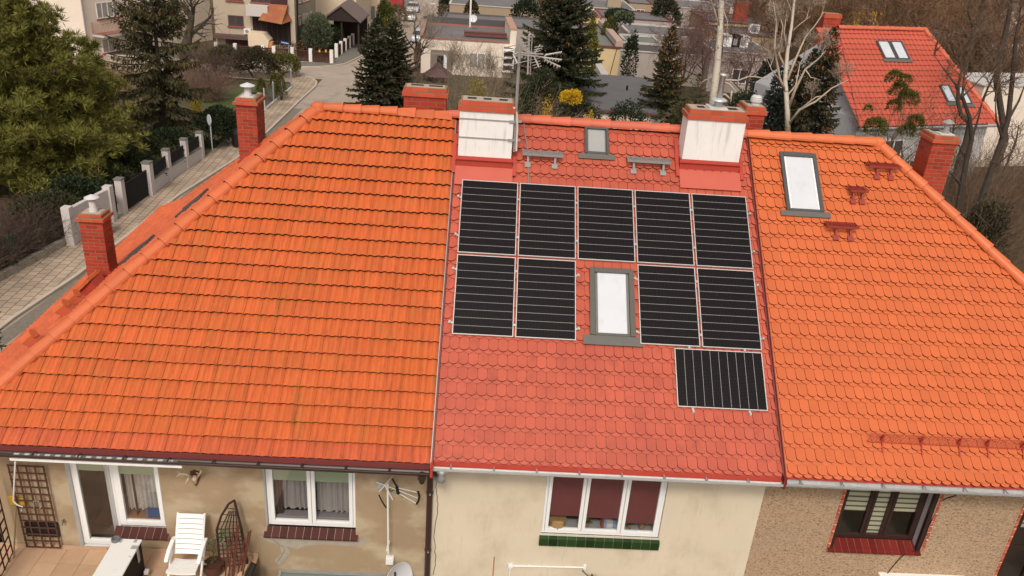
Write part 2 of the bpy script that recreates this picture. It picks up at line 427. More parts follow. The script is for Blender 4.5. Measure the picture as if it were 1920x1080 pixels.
def gutter(house, x0, x1, yc, zc, r, mat, name='gutter', lipm=None, brk=.75, y_drop=0.0):
    mb = MB(); n = 10; L = []
    for x in (x0, x1):
        L.append([(x, yc - r * math.cos(math.pi * j / n) if True else 0, zc - r * math.sin(math.pi * j / n) - y_drop * (x - x0)) for j in range(n + 1)])
    vs = [p for l in L for p in l]
    ro = r + .004
    for x in (x0, x1): vs += [(x, yc - ro * math.cos(math.pi * j / n), zc - ro * math.sin(math.pi * j / n) - y_drop * (x - x0)) for j in range(n + 1)]
    m = n + 1
    mb.add(vs, [(j, j + 1, m + j + 1, m + j) for j in range(n)] + [(2 * m + j + 1, 2 * m + j, 3 * m + j, 3 * m + j + 1) for j in range(n)], 0)
    mb.tube([(x0, yc - r, zc + .004), (x1, yc - r, zc + .004 - y_drop * (x1 - x0))], .011, 6, 1)
    for x in (x0, x1):
        mb.prism([(x, yc - r * math.cos(math.pi * j / n), zc - r * math.sin(math.pi * j / n) - y_drop * (x - x0)) for j in range(n + 1)], (.006, 0, 0), 0)
    x = x0 + .3
    while x < x1:
        z = zc - y_drop * (x - x0); mb.box(x - .014, x + .014, yc - r + .01, yc + r + .03, z + .004, z + .012, 1); x += brk
    return mb.build(name, [mat, lipm or mat], house)
def brick_stack(parent, x0, x1, y0, y1, z0, z1, name='chimney', rows=2, bl=.25, bh=.075, cap=.035, body=None, extra=None, captop=True, j=.016):
    """brick chimney of real bricks on a mortar core with a projecting course near its top"""
    mb = MB(); rnd = random.Random(int(abs(x0) * 100))
    n = max(1, int((z1 - z0) / bh)); h = (z1 - z0) / n
    for r in range(n):
        za, zb = z0 + r * h + j / 2, z0 + (r + 1) * h - j / 2
        top_r = n - 1 - r; e = cap if top_r == 1 else 0.0; mi = 2 if top_r < 2 else 0
        if body is not None and top_r >= 2: continue
        def face(o, dirv, inn, length, shift):
            o, dirv, inn = Vector(o), Vector(dirv), Vector(inn); a = -shift
            while a < length - .02:
                s_, t_ = max(a, 0), min(a + bl, length)
                if t_ - s_ > .03:
                    s2, t2 = s_ + (j / 2 if s_ > 0 else 0), t_ - (j / 2 if t_ < length else 0)
                    mb.para(o + dirv * s2 + Vector((0, 0, za)), dirv * (t2 - s2), inn * .045, (0, 0, zb - za), mi, rnd.random())
                a += bl
        sh = (r % 2) * bl / 2
        X0, X1, Y0, Y1 = x0 - e, x1 + e, y0 - e, y1 + e
        face((X0, Y0, 0), (1, 0, 0), (0, 1, 0), X1 - X0, sh); face((X0, Y1, 0), (1, 0, 0), (0, -1, 0), X1 - X0, sh)
        face((X0, Y0 + .045, 0), (0, 1, 0), (1, 0, 0), Y1 - Y0 - .09, bl / 2 - sh); face((X1, Y0 + .045, 0), (0, 1, 0), (-1, 0, 0), Y1 - Y0 - .09, bl / 2 - sh)
        if e: mb.box(X0 + .008, X1 - .008, Y0 + .008, Y1 - .008, za - j / 2 + .001, zb + j / 2 - .001, 1)
    g = .007
    mb.box(x0 + g, x1 - g, y0 + g, y1 - g, z0, z1 - .004, 1)
    c = mb.build(name, [brick_red, mortar, brick_orange], parent)
    if captop:
        t = MB(); t.box(x0 + .05, x1 - .05, y0 + .05, y1 - .05, z1 - .02, z1 + .004, 0)
        t.build('chimney_crown', cap_mortar, c)
    return c
def flue_hole(parent, x0, x1, y0, y1, z):
    mb = MB(); mb.box(x0, x1, y0, y1, z - .01, z + .007, 0); return mb.build('flue_opening', dark, parent)
def cowl(parent, c, r, h, hat=None, mat=None, plate=0):
    """metal flue pipe with a conical rain hat"""
    mb = MB(); c = Vector(c)
    if plate: mb.box(c.x - plate, c.x + plate, c.y - plate, c.y + plate, c.z, c.z + .02)
    prof = [(r * 1.15, 0), (r * 1.15, h * .25), (r, h * .25), (r, h * .8)]
    mb.lathe(c, prof, 14)
    for i in range(3):
        t = i * 2.1; mb.tube([c + Vector((r * math.cos(t), r * math.sin(t), h * .75)), c + Vector((r * 1.2 * math.cos(t), r * 1.2 * math.sin(t), h))], .008, 4)
    hr = hat or r * 2
    mb.lathe(c, [(hr, h), (hr * .98, h + .012), (hr * .45, h + .05), (.012, h + .075)], 18)
    return mb.build('flue_cowl', mat or steel, parent)
def skylight(house, u0, u1, v0, v1, cover, n=.075, side=.075, apron=.13, top_w=.07, name='skylight', fr=None, pane=None, lip=.05, bars=None, edge=None):
    fr = fr or FR; mb = MB()
    def b(a0, a1, b0, b1, n0, n1, mi=0): mb.para(fr.P(a0, b0, n0), fr.U * (a1 - a0), fr.V * (b1 - b0), fr.N * (n1 - n0), mi)
    b(u0, u0 + side, v0, v1, .02, n + .035); b(u1 - side, u1, v0, v1, .02, n + .035)
    b(u0 + side, u1 - side, v1 - top_w, v1, .02, n + .045); b(u0 + side, u1 - side, v0, v0 + lip, .02, n + .02)
    s2 = side * .55                                                    # sash just inside the cladding, a little lower
    b(u0 + side + .006, u0 + side + s2, v0 + lip, v1 - top_w - .006, .02, n + .012, 1); b(u1 - side - s2, u1 - side - .006, v0 + lip, v1 - top_w - .006, .02, n + .012, 1)
    for vv in (v0 + (v1 - v0) * .5,):
        b(u0 - .002, u0 + side + .002, vv - .004, vv + .004, n + .03, n + .038, 2); b(u1 - side - .002, u1 + .002, vv - .004, vv + .004, n + .03, n + .038, 2)
    if bars: b((u0 + u1) / 2 - .05, (u0 + u1) / 2 + .05, v0, v1, .02, n + .03)
    o = mb.build(name, [cover, edge or M('sash_edge', (.15, .145, .13), .4), dark_grey_metal], house, bevel=.004)
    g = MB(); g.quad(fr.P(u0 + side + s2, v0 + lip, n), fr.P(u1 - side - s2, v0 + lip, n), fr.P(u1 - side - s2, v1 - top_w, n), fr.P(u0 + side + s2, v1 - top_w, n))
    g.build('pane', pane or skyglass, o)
    if apron:
        a = MB(); e = .13
        a.para(fr.P(u0 - e, v0 - apron, .080), fr.U * (u1 - u0 + 2 * e), fr.V * apron, fr.N * .006)
        a.build('lead_apron', M('apron_metal', (.12, .112, .10), .6, noise=(5, .15)), o)
    return o

def terrace_house(label, loc): return thing('terraced_house', label, 'house', loc, 'joined houses under the long hipped roof')
LH = terrace_house('left end house with weathered orange pantiled hipped roof and brown stucco wall behind the terrace', (-4.2, 3.7, 0))
MH = terrace_house('middle house with salmon red scalloped tiles, cream wall and two white rendered chimneys', (2.9, 3.7, 0))
RH = terrace_house('right end house with bright orange scalloped tiles and pebble dashed wall', (9.0, 3.7, 0))

# roofs
r = pantiles(FR, -10.5, -.235, [CUT['fl']])
r.join(pantiles(HL, -10.5, 4, [CUT['hlf'], CUT['hlb']], per=8, ve=VK - .02, vr=VH, red=True)); r.join(pantiles(HL2, -10.8, 4, [CUT['hlf'], CUT['hlb']], per=8, ve=VE2, vr=.0, vbl=[-.33 - .335 * i for i in range(5)], red=True)); r.join(pantiles(BK, .235, 10.5, [CUT['bl']], per=6))
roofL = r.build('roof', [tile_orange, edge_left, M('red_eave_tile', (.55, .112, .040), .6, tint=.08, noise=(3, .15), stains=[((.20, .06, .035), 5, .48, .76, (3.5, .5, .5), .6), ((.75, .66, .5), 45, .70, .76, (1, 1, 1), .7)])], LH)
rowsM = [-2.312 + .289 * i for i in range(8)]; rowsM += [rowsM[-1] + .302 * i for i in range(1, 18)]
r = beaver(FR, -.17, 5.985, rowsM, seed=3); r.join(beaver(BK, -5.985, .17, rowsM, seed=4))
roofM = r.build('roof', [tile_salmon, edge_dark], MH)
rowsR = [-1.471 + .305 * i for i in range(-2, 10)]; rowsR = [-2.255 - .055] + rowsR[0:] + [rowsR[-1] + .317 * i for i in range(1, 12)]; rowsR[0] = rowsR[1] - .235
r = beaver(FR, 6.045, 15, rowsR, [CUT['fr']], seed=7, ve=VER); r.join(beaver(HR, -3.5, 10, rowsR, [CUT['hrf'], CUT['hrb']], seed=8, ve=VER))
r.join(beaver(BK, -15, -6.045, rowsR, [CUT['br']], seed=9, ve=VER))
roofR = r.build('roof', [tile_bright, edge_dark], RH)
# ridges and hips
zr = RZ + .035
YEF = O_F.y + VE * cs; ZE = O_F.z + VE * sn; XHL = AXL - KL * (RY - YEF); XHR = AXR + (RY - YEF); HU = .025
HIPB = Vector((XHL, YEF, ZE)); AP = Vector((AXL, RY, RZ))
m = ridge_row((AXL + .15, RY, zr + .01), (-1.45, RY, zr + .01), mb=None, seed=1)
ridge_row((-1.45, RY, zr - .0), (-.30, RY, zr - .01), mb=m, seed=2, kind='angular', r=.13)
ridge_row(AP + Vector((0, 0, HU)), HIPB + Vector((0, 0, HU)), mb=m, seed=3, r=.135)
ridge_row(AP + Vector((0, 0, HU)), Vector((XHL, 2 * RY - YEF, ZE + HU)), mb=m, seed=4, r=.135)
m.lathe(AP + Vector((0, 0, -.07)), [(.17, 0), (.175, .09), (.155, .17), (.10, .225), (.001, .245)], 16, 0)
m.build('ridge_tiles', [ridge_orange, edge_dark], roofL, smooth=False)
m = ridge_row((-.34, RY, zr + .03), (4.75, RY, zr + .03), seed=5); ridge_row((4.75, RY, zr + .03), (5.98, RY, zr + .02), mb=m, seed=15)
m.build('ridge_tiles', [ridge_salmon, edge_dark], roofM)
m = ridge_row((6.03, RY, zr + .02), (AXR - .1, RY, zr + .02), seed=6, L=.5)
ridge_row(Vector((AXR, RY, RZ + HU + .03)), Vector((XHR, YEF, ZE + HU + .03)), mb=m, seed=7, L=.44)
ridge_row(Vector((AXR, RY, RZ + HU + .03)), Vector((XHR, 2 * RY - YEF, ZE + HU + .03)), mb=m, seed=8, L=.44)
m.lathe((AXR, RY, zr - .08), [(.16, 0), (.165, .09), (.15, .16), (.09, .215), (.001, .23)], 16, 0)
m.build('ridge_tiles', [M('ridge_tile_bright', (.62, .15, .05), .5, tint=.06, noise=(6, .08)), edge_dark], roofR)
# flashing strips along the party walls
m = MB(); m.para(FR.P(-.232, VE, .0), FR.U * .055, FR.V * (VR - VE - .1), FR.N * .06, 0); m.para(FR.P(-.222, VE, .06), FR.U * .014, FR.V * (VR - VE - .1), FR.N * .022, 1)
m.build('party_wall_flashing', [dark_red_metal, zinc], roofM)
m = MB(); m.para(FR.P(5.98, VE, .0), FR.U * .07, FR.V * (VR - VE - .05), FR.N * .045, 0)
m.para(FR.P(5.985, VE, .045), FR.U * .014, FR.V * (VR - VE - .05), FR.N * .035, 0); m.para(FR.P(6.03, VE, .045), FR.U * .014, FR.V * (VR - VE - .05), FR.N * .04, 0)
m.build('party_wall_flashing', dark_red_metal, roofR)
# eave drip strips
def drip(h, roof_, x0, x1, mat, ve, drop=.10, top_=.012):
    m = MB(); p0 = FR.P(x0, ve - .005, top_); p1 = FR.P(x0, ve + .12, top_)
    m.prism([p0, p0 + Vector((0, -.018, -drop)), p0 + Vector((0, -.014, -drop)), p0 + Vector((0, .006, -.006)), p1 + Vector((0, 0, -.006))], (x1 - x0, 0, 0))
    m.build('eave_drip_strip', mat, roof_)
drip(LH, roofL, XHL, -.24, M('maroon_sheet_metal', (.16, .032, .030), .4, noise=(4, .1)), VEL, .085, -.005)
drip(MH, roofM, -.17, 5.98, red_metal, VEM, .10, .016)
drip(RH, roofR, 6.05, XHR, red_metal, VER, .09, .016)
GL, GM_, GR_ = (-1.785, 4.26), (-1.745, 4.325), (-1.70, 4.31)
m = MB(); m.box(-.22, -.175, -1.90, -1.66, 4.20, 4.42); m.build('gutter_end_stop', red_metal, roofM)
m = MB(); m.box(5.985, 6.04, -1.80, -1.62, 4.22, 4.46); m.build('gutter_end_stop', dark_red_metal, roofR)
gutter(LH, XHL - .1, -.24, *GL, .085, brown_gutter, y_drop=.001)
gutter(MH, -.17, 5.98, *GM_, .075, zinc_light, lipm=zinc, y_drop=.000)
gutter(RH, 6.045, XHR + .1, *GR_, .08, M('stained_zinc', (.42, .42, .41), .5, noise=(9, .35)), lipm=zinc, y_drop=.000)
# soffits and upper back walls
stucco = M('brown_stucco', (.365, .265, .165), .95, noise=(1.3, .16), stains=[((.22, .155, .095), 60, .52, .70, (1, 1, 1), .45), ((.50, .41, .28), .9, .48, .62, (1, 1, 1.6), .75), ((.30, .235, .17), 2.3, .6, .8, (1, 1, .5), .5)], bump=.010, bscale=75)
cream = M('cream_plaster', (.64, .55, .42), .95, noise=(1.1, .07), stains=[((.44, .34, .23), 1.5, .50, .74, (1, 1, .7), .5), ((.70, .61, .47), .9, .5, .7, (1, 1, 1), .5), ((.38, .29, .19), 5, .58, .76, (2.5, 1, .35), .3), ((.10, .07, .045), 9, .765, .79, (1, 1, 1), .8)], bump=.003, bscale=40)
pebble = M('pebble_dash', (.44, .305, .195), .98, noise=(24, .5), stains=[((.16, .09, .05), 24, .54, .62, (1, 1, 1.7), .8), ((.36, .27, .19), 1.2, .55, .8, (1, 1, .8), .6)], bump=.03, bscale=22, bstretch=(1, 1, 1.5))
soff = M('soffit_board', (.30, .24, .18), .8)
def soffit(h, x0, x1):
    m = MB(); m.box(x0, x1, -1.66, -1.08, 4.20, 4.215); m.build('soffit', soff, h)
soffit(LH, -8.5, -.24); soffit(MH, -.2, 5.98); soffit(RH, 6.02, 14.2)
def rear(h, mat, x0, x1, left=False, right=False):
    m = MB(); yb = 2 * RY + 1.1
    m.box(x0, x1, yb - .2, yb, 0, 4.2)
    if left: m.box(x0, x0 + .2, -1.1, yb - .2, 0, 4.2)
    if right: m.box(x1 - .2, x1, -1.1, yb - .2, 0, 4.2)
    m.build('rear_wall', mat, h)
YW = -1.1
# ------------------------------------------------------------------ walls and windows under the eaves
HOL_L = [(-6.86, -6.17, 1.50, 3.86), (-6.169, -5.19, 1.96, 3.86), (-3.31, -1.63, 2.10, 3.88)]
wall_mesh(-8.5, -.22, 0, 4.2, YW, HOL_L, .2).build('wall', [stucco, white_paint], LH)
HOL_M = [(1.90, 4.17, 2.36, 3.98)]
wall_mesh(-.22, 6.0, 0, 4.2, YW - .012, HOL_M, .12).build('wall', [cream, M('plaster_reveal', (.55, .50, .45), .9)], MH)
HOL_R = [(7.54, 9.34, 2.33, 3.86), (11.07, 12.6, 1.0, 3.86)]
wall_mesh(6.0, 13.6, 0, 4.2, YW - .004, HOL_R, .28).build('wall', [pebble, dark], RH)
rear(LH, stucco, -8.5, -.22, left=True); rear(MH, cream, -.2, 5.98); rear(RH, pebble, 6.02, 13.6, right=True)
# left house: terrace door and the window beside it
yf = YW + .13
door, pn = window(LH, -6.85, -6.10, 1.53, 3.85, yf, white_pvc, [(0, 1)], rail=.05, sash=.075, name='terrace_door')
m = MB(); a, b, c, d = pn[0]; m.box(a, b, yf + .03, yf + .04, d - .46, d); m.build('rolled_blind', M('pale_green_blind', (.42, .50, .36), .7), door)
m = MB(); m.box(b + .02, b + .045, yf - .05, yf - .018, 2.62, 2.75); m.build('handle', white_paint, door)
m = MB(); m.quad((-6.9, yf + .5, 1.56), (-5.9, yf + .5, 1.56), (-5.9, yf + 1.25, 1.56), (-6.9, yf + 1.25, 1.56)); m.build('room_floor', M('parquet', (.20, .09, .05), .5, noise=(9, .3)), door)
win, pn = window(LH, -6.10, -5.20, 2.03, 3.85, yf, white_pvc, [(0, 1)], rail=.05, sash=.075)
a, b, c, d = pn[0]
m = MB(); m.box(a, b, yf + .03, yf + .04, d - .50, d); m.build('rolled_blind', MATS['pale_green_blind'], win)
net = M('net_curtain', (.50, .46, .43), .9, noise=(4, .25), stains=[((.78, .76, .74), 13, .62, .66, (1, 1, 1), .8)])
curtain(win, a, b, c + .14, d - .3, yf + .16, net, 7)
m = MB(); m.box(b - .30, b, yf + .06, yf + .14, c, c + .20); m.build('cushion', M('blue_cushion', (.10, .13, .25), .9), win)
m = MB(); m.box(a, b, yf + .05, yf + .3, c - .03, c + .03); m.build('inner_sill', M('wood_board', (.30, .15, .07), .6), win)
brown_tile = M('brown_sill_tile', (.075, .026, .022), .3, tint=.2); grout = M('pale_grout', (.42, .34, .26), .9)
sill(win, -6.17, -5.15, 2.03, YW, .10, brown_tile, grout, 7, back=.10, drop=.10)
win, pn = window(LH, -3.30, -1.64, 2.20, 3.87, yf, white_pvc, [(0, .5), (.5, 1)], rail=.055, sash=.07)
for (a, b, c, d) in pn:
    m = MB(); m.box(a, b, yf + .03, yf + .04, d - .50, d); m.build('rolled_blind', MATS['pale_green_blind'], win)
net2 = M('grey_net_curtain', (.36, .33, .33), .9, noise=(3, .2))
(a, b, c, d), (e, f_, g_, h_) = pn
curtain(win, a + .16, b, c + .16, d - .2, yf + .15, net2, 5, gather=.6); curtain(win, e, f_, g_ + .12, h_ - .2, yf + .15, net2, 5)
curtain(win, a - .02, a + .13, c, d, yf + .12, M('dark_drape', (.07, .045, .04), .9), 2, name='drape')
m = MB(); m.box(a, f_, yf + .07, yf + .24, c - .03, c + .04); m.build('inner_sill', M('grey_board', (.30, .27, .29), .5), win)
sill(win, -3.36, -1.58, 2.19, YW, .09, brown_tile, grout, 12, back=.10, drop=.10)
# middle house: three leaved window with maroon blinds, things on its inner sill
yf = YW + .03
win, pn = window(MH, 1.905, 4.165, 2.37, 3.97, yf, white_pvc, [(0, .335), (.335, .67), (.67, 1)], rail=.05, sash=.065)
bl = M('maroon_blind', (.20, .050, .055), .8, noise=(1.5, .25))
for i, (a, b, c, d) in enumerate(pn):
    m = MB(); m.box(a, b, yf + .035, yf + .042, c + (.28, .26, .17)[i], d); m.build('roller_blind', bl, win)
m = MB(); m.box(1.95, 4.12, yf + .05, yf + .35, 2.40, 2.435); m.build('inner_sill', M('white_board', (.42, .42, .43), .4), win)
def pot_plant(h, x, y, z, s, leafm, name='pot_plant', potm=None):
    m = MB(); m.lathe((x, y, z), [(.045 * s, 0), (.06 * s, .1 * s), (.065 * s, .11 * s), (.05 * s, .105 * s)], 10, 0)
    rnd = random.Random(int(x * 100))
    for i in range(26):
        t = rnd.uniform(0, 6.28); l = rnd.uniform(.10, .2) * s; p = Vector((x, y, z + .1 * s))
        d = Vector((math.cos(t), math.sin(t) * .6, rnd.uniform(.4, 1.6))).normalized(); q = p + d * l; sd_ = d.cross(Vector((0, 0, 1))).normalized() * .022 * s
        m.add([p, p + d * l * .5 + sd_, q + Vector((0, 0, -.03 * s)), p + d * l * .5 - sd_], [(0, 1, 2, 3)], 1)
    return m.build(name, [potm or M('clay_pot', (.35, .20, .12), .8), leafm])
leafg = M('house_plant_leaf', (.07, .13, .03), .5, tint=.4)
zs = 2.436
m = MB(); m.lathe((2.21, yf + .15, zs), [(.16, 0), (.17, .03), (.17, .19), (.12, .20)], 16)
hb = m.build('wooden_bread_box', M('woven_straw', (.36, .22, .09), .7, noise=(40, .3), bump=.01, bscale=60))
tag(hb, 'straw coloured box behind the glass of the left leaf of the maroon blind window', 'box'); top(hb, (2.21, yf + .15, zs))
for x, s, lab in ((2.78, 1.0, 'small green plant in a clay pot behind the middle leaf of the maroon blind window'),
                  (3.62, .75, 'small plant at the left end of the right leaf of the maroon blind window'), (3.86, 1.1, 'leafy yellow green plant in the middle of the right leaf of the maroon blind window')):
    o = pot_plant(MH, x, yf + .14, zs, s, leafg); tag(o, lab, 'plant', 'plants on the window sill'); top(o, (x, yf + .14, zs))
m = MB()
for k, (x, w_, h, c) in enumerate(((3.06, .04, .19, 0), (3.105, .05, .17, 1), (3.16, .12, .15, 2), (3.285, .08, .13, 1), (3.37, .05, .16, 2))): m.box(x, x + w_, yf + .08, yf + .22, zs, zs + h, c)
o = m.build('book_stack', [M('red_cover', (.35, .05, .04), .6), M('blue_cover', (.25, .35, .48), .6), M('pale_cover', (.55, .58, .60), .6)])
tag(o, 'row of red, blue and pale books behind the middle leaf of the maroon blind window', 'books'); top(o, (3.2, yf + .15, zs))
green_tile = M('dark_green_sill_tile', (.016, .040, .012), .25, tint=.35, noise=(3, .4))
sill(win, 1.87, 4.20, 2.40, YW - .012, .06, green_tile, M('buff_grout', (.20, .19, .09), .9), 13, back=.10, drop=.10, th=.17)
# right house: dark framed window with striped blinds and brick edged reveal, and the next one at the picture's edge
yf = YW + .20
slips = M('brick_slip', (.42, .10, .05), .8, tint=.25, noise=(20, .3)); pale_mortar = M('pale_mortar', (.62, .52, .42), .9)
stripe = M('cream_blind_band', (.62, .60, .44), .8); sheer = M('sheer_blind_band', (.12, .10, .085), .9)
def brick_edge(house, x, z0, z1, wdt=.075):
    m = MB(); rnd = random.Random(int(x * 10)); z = z0
    m.box(x, x + wdt, YW - .02, YW + .01, z0, z1, 1)
    while z < z1 - .03:
        h = rnd.uniform(.05, .10); t = rnd.uniform(0, .02); s_ = rnd.uniform(-.02, .02)
        m.prism([(x + .006, YW - .032, z), (x + wdt - .008, YW - .032, z + s_), (x + wdt - .01, YW - .032, z + h - .012 + s_), (x + .008, YW - .032, z + h - .012 - s_ * .5)], (0, .03, 0), 0); z += h + .004
    m.build('brick_edging', [slips, pale_mortar], house)
def blind(win, a, b, z0, z1, y, pitch=.115):
    m = MB(); z = z1; k = 0
    while z > z0: m.box(a, b, y, y + .004, max(z0, z - pitch * .68), z, 0); m.box(a, b, y, y + .004, max(z0, z - pitch), max(z0, z - pitch * .68) - .0005, 1) if z - pitch * .68 > z0 + .002 else None; z -= pitch
    m.build('striped_blind', [stripe, sheer], win)
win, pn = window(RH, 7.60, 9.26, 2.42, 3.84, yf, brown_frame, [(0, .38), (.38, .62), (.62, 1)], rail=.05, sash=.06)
(a, b, c, d), (e, f_, g_, h_), (p_, q_, r_, s_) = pn
blind(win, a, b, c + .52, d, yf + .04); blind(win, e, f_, g_, h_, yf + .04); blind(win, p_, q_, r_ + .55, s_, yf + .04)
m = MB(); m.box(7.542, 7.60, YW - .022, yf, 2.34, 3.87, 0); m.box(9.262, 9.335, YW - .02, YW + .06, 2.34, 3.87, 0); m.box(9.27, 9.335, YW + .062, yf, 2.34, 3.87, 1); m.box(7.6, 9.262, YW - .02, yf, 3.84, 3.87, 0)
m.build('window_reveal', [brown_frame, M('pale_reveal', (.52, .50, .52), .7)], win)
red_tile = M('red_sill_tile', (.155, .020, .016), .25, tint=.2)
sill(win, 7.50, 9.36, 2.42, YW, .07, red_tile, M('pink_grout', (.36, .20, .15), .9), 13, back=.19, drop=.12)
brick_edge(win, 7.465, 2.36, 3.90); brick_edge(win, 9.345, 2.36, 3.90)
win, pn = window(RH, 11.13, 12.55, 1.05, 3.84, yf, brown_frame, [(0, .5), (.5, 1)], rail=.05, sash=.07, name='terrace_door')
blind(win, pn[0][0], pn[0][1], pn[0][3] - .9, pn[0][3], yf + .04)
m = MB(); m.box(11.072, 11.13, YW - .022, yf, 1.0, 3.87, 0); m.box(11.13, 12.6, yf - .01, yf + .06, 2.28, 2.38, 0); m.build('window_reveal', brown_frame, win)
brick_edge(win, 10.99, 1.0, 3.9)
# cracks and patches in the plaster
def crack(h, pts, r, mat, name='wall_crack', y=YW):
    rnd = random.Random(len(pts)); P = []
    for (a, b), (c, d) in zip(pts[:-1], pts[1:]):
        for k in range(5): t = k / 5; P.append((a + (c - a) * t + rnd.uniform(-.018, .018), y, b + (d - b) * t))
    m = MB(); m.tube(P, r, 5); m.build(name, mat, h)
crack_m = M('crack_shade', (.10, .07, .045), .95)
crack(MH, [(-.10, 3.78), (-.13, 3.3), (-.09, 2.9), (-.14, 2.3), (-.10, 1.7), (-.12, 1.1)], .007, crack_m, y=YW - .012)
crack(LH, [(-3.2, 1.95), (-3.0, 1.75), (-3.05, 1.55), (-3.15, 1.35)], .006, crack_m)
m = MB(); rnd = random.Random(6); cp_ = M('cement_patch', (.36, .32, .26), .95, noise=(9, .2))
for pts in ([(-3.5, 2.02), (-3.2, 2.0), (-2.4, 1.99), (-1.7, 2.0), (-1.35, 2.05), (-1.5, 1.9), (-1.75, 1.85), (-2.2, 1.88), (-2.6, 1.82), (-2.75, 1.72), (-2.95, 1.80), (-2.9, 1.62), (-3.02, 1.45), (-3.12, 1.30), (-3.2, 1.42), (-3.06, 1.60), (-3.08, 1.80), (-3.3, 1.88)],):
    m.poly([(x, YW - .003, z) for x, z in pts])
m.build('cement_patch', cp_, LH)
m = MB(); m.tube([(1.04 + .001 * k, YW - .014, 1.75 - .12 * k) for k in range(6)], .014, 5); m.build('rust_streak', M('rust_streak', (.45, .26, .10), .9), MH)
# downpipes
m = MB()
m.tube([(-.36, GL[0], 4.20), (-.36, GL[0], 4.02), (-.33, -1.4, 3.94), (-.24, -1.22, 3.88)], [.055, .05, .05, .05], 10)
m.lathe((-.36, GL[0], 4.06), [(.05, 0), (.075, .02), (.08, .12)], 12)
m.tube([(-.245, -1.19, 4.06), (-.245, -1.19, 0.1)], .055, 12)
for z in (3.28, 1.9, .7): m.lathe((-.245, -1.19, z), [(.06, 0), (.066, .01), (.066, .05), (.06, .06)], 12); m.box(-.25, -.22, -1.26, -1.245, z + .01, z + .04, 1)
m.build('downpipe', [brown_gutter, zinc], LH, smooth=False)
m = MB(); m.lathe((-.02, GM_[0], 4.0), [(.04, 0), (.065, .02), (.065, .12), (.05, .18), (.085, .26)], 14); m.tube([(-.02, GM_[0], 4.02), (-.1, -1.5, 3.86), (-.19, -1.25, 3.85)], .045, 8)
m.build('gutter_outlet', zinc, MH, smooth=True)

# ------------------------------------------------------------------ chimneys
roof_cream = MB
def white_chimney(x0, x1, y0, y1, zb, zt, label_apron, fl):
    b = MB(); zr0 = O_F.z + (y0 - O_F.y) / cs * sn
    b.box(x0, x1, y0, y1, zb, zt - .2)
    body = b.build('chimney', white_render, MH, bevel=.012)
    c = MB(); rnd = random.Random(3)
    def course(z, e, h):
        X0, X1, Y0, Y1 = x0 - e, x1 + e, y0 - e, y1 + e
        c.box(X0 + .006, X1 - .006, Y0 + .006, Y1 - .006, z, z + h - .001, 1)
        for ya, yb_ in ((Y0, Y0 + .06), (Y1 - .06, Y1)):
            a = X0 - rnd.uniform(0, .12)
            while a < X1 - .02:
                s_, t_ = max(a, X0), min(a + .25, X1)
                if t_ - s_ > .02: c.box(s_ + .004, t_ - .004, ya, yb_, z + .004, z + h - .004, 0, rnd.random())
                a += .25
        for xa, xb_ in ((X0, X0 + .06), (X1 - .06, X1)):
            a = Y0 + .061
            while a < Y1 - .065:
                t_ = min(a + .24, Y1 - .061); c.box(xa, xb_, a + .004, t_ - .004, z + .004, z + h - .004, 0, rnd.random()); a += .24
    course(zt - .2, .035, .1); course(zt - .1, -.01, .1)
    c.build('brick_cap', [brick_orange, mortar], body)
    t = MB(); t.box(x0 + .05, x1 - .05, y0 + .05, y1 - .05, zt - .01, zt + .004); t.build('chimney_crown', cap_mortar, body)
    f = MB(); e = .03
    f.box(x0 - e, x1 + e, y0 - e, y1 + e, zb - .6, zb + .01, 0)
    f.box(x0 - .05, x1 + .05, y0 - .07, y0 - e - .001, zb - .05, zb - .005, 1)
    vz = (y0 - e - O_F.y) / cs
    f.para(FR.P(x0 - .04, vz - .42, .080), FR.U * (x1 - x0 + .08), FR.V * .44, FR.N * .008, 2)
    f.para(FR.P(x0 - .11, vz - .15, .075), FR.U * .07, FR.V * .95, FR.N * .03, 0); f.para(FR.P(x1 + .04, vz - .15, .075), FR.U * .07, FR.V * .95, FR.N * .03, 0)
    f.build('chimney_flashing', [red_metal, M('red_flashing_lip', (.5, .07, .05), .4), salmon_metal], body)
    for a, b_ in fl: flue_hole(body, x0 + a, x0 + b_, y0 + .17, y1 - .17, zt)
    return body
W1 = white_chimney(-.12, .97, 3.03, 3.52, 8.49, 9.63, '', [(.14, .32), (.46, .62), (.78, .95)])
m = MB()
for z in (9.27, 8.89):
    m.box(-.13, .98, 3.015, 3.029, z - .012, z + .012); m.box(.985, 1.0, 3.015, 3.43, z - .012, z + .012); m.box(.88, 1.0, 3.0, 3.014, z - .025, z + .025); m.box(1.0, 1.13, 3.06, 3.09, z - .025, z + .02)
m.build('mast_strap', M('weathered_steel', (.30, .29, .28), .6), W1)
W2 = white_chimney(4.52, 5.72, 3.22, 3.74, 8.66, 9.71, '', [(.20, .36), (.84, 1.04)])
m = MB(); m.box(4.94, 5.32, 3.3, 3.67, 9.71, 9.745); m.build('cap_plate', zinc_light, W2)
m = MB(); c = Vector((5.15, 3.48, 9.745))
m.lathe(c, [(.085, 0), (.085, .10), (.17, .12), (.175, .14), (.12, .17), (.085, .18)], 16); m.lathe(c, [(.062, .17), (.062, .62), (.07, .62), (.07, .66)], 14)
m.build('flue_pipe', M('bright_steel', (.62, .62, .60), .3, metal=.4), W2, smooth=True)
B3 = brick_stack(LH, -1.42, -.48, 4.90, 5.32, 8.0, 9.43, bl=.36, bh=.098)
flue_hole(B3, -1.28, -1.0, 5.06, 5.18, 9.434); flue_hole(B3, -.88, -.58, 5.06, 5.18, 9.434)
B4 = brick_stack(RH, 6.31, 6.77, 5.25, 5.90, 7.9, 9.42, bl=.3, bh=.09)
flue_hole(B4, 6.40, 6.58, 5.6, 5.8, 9.424)
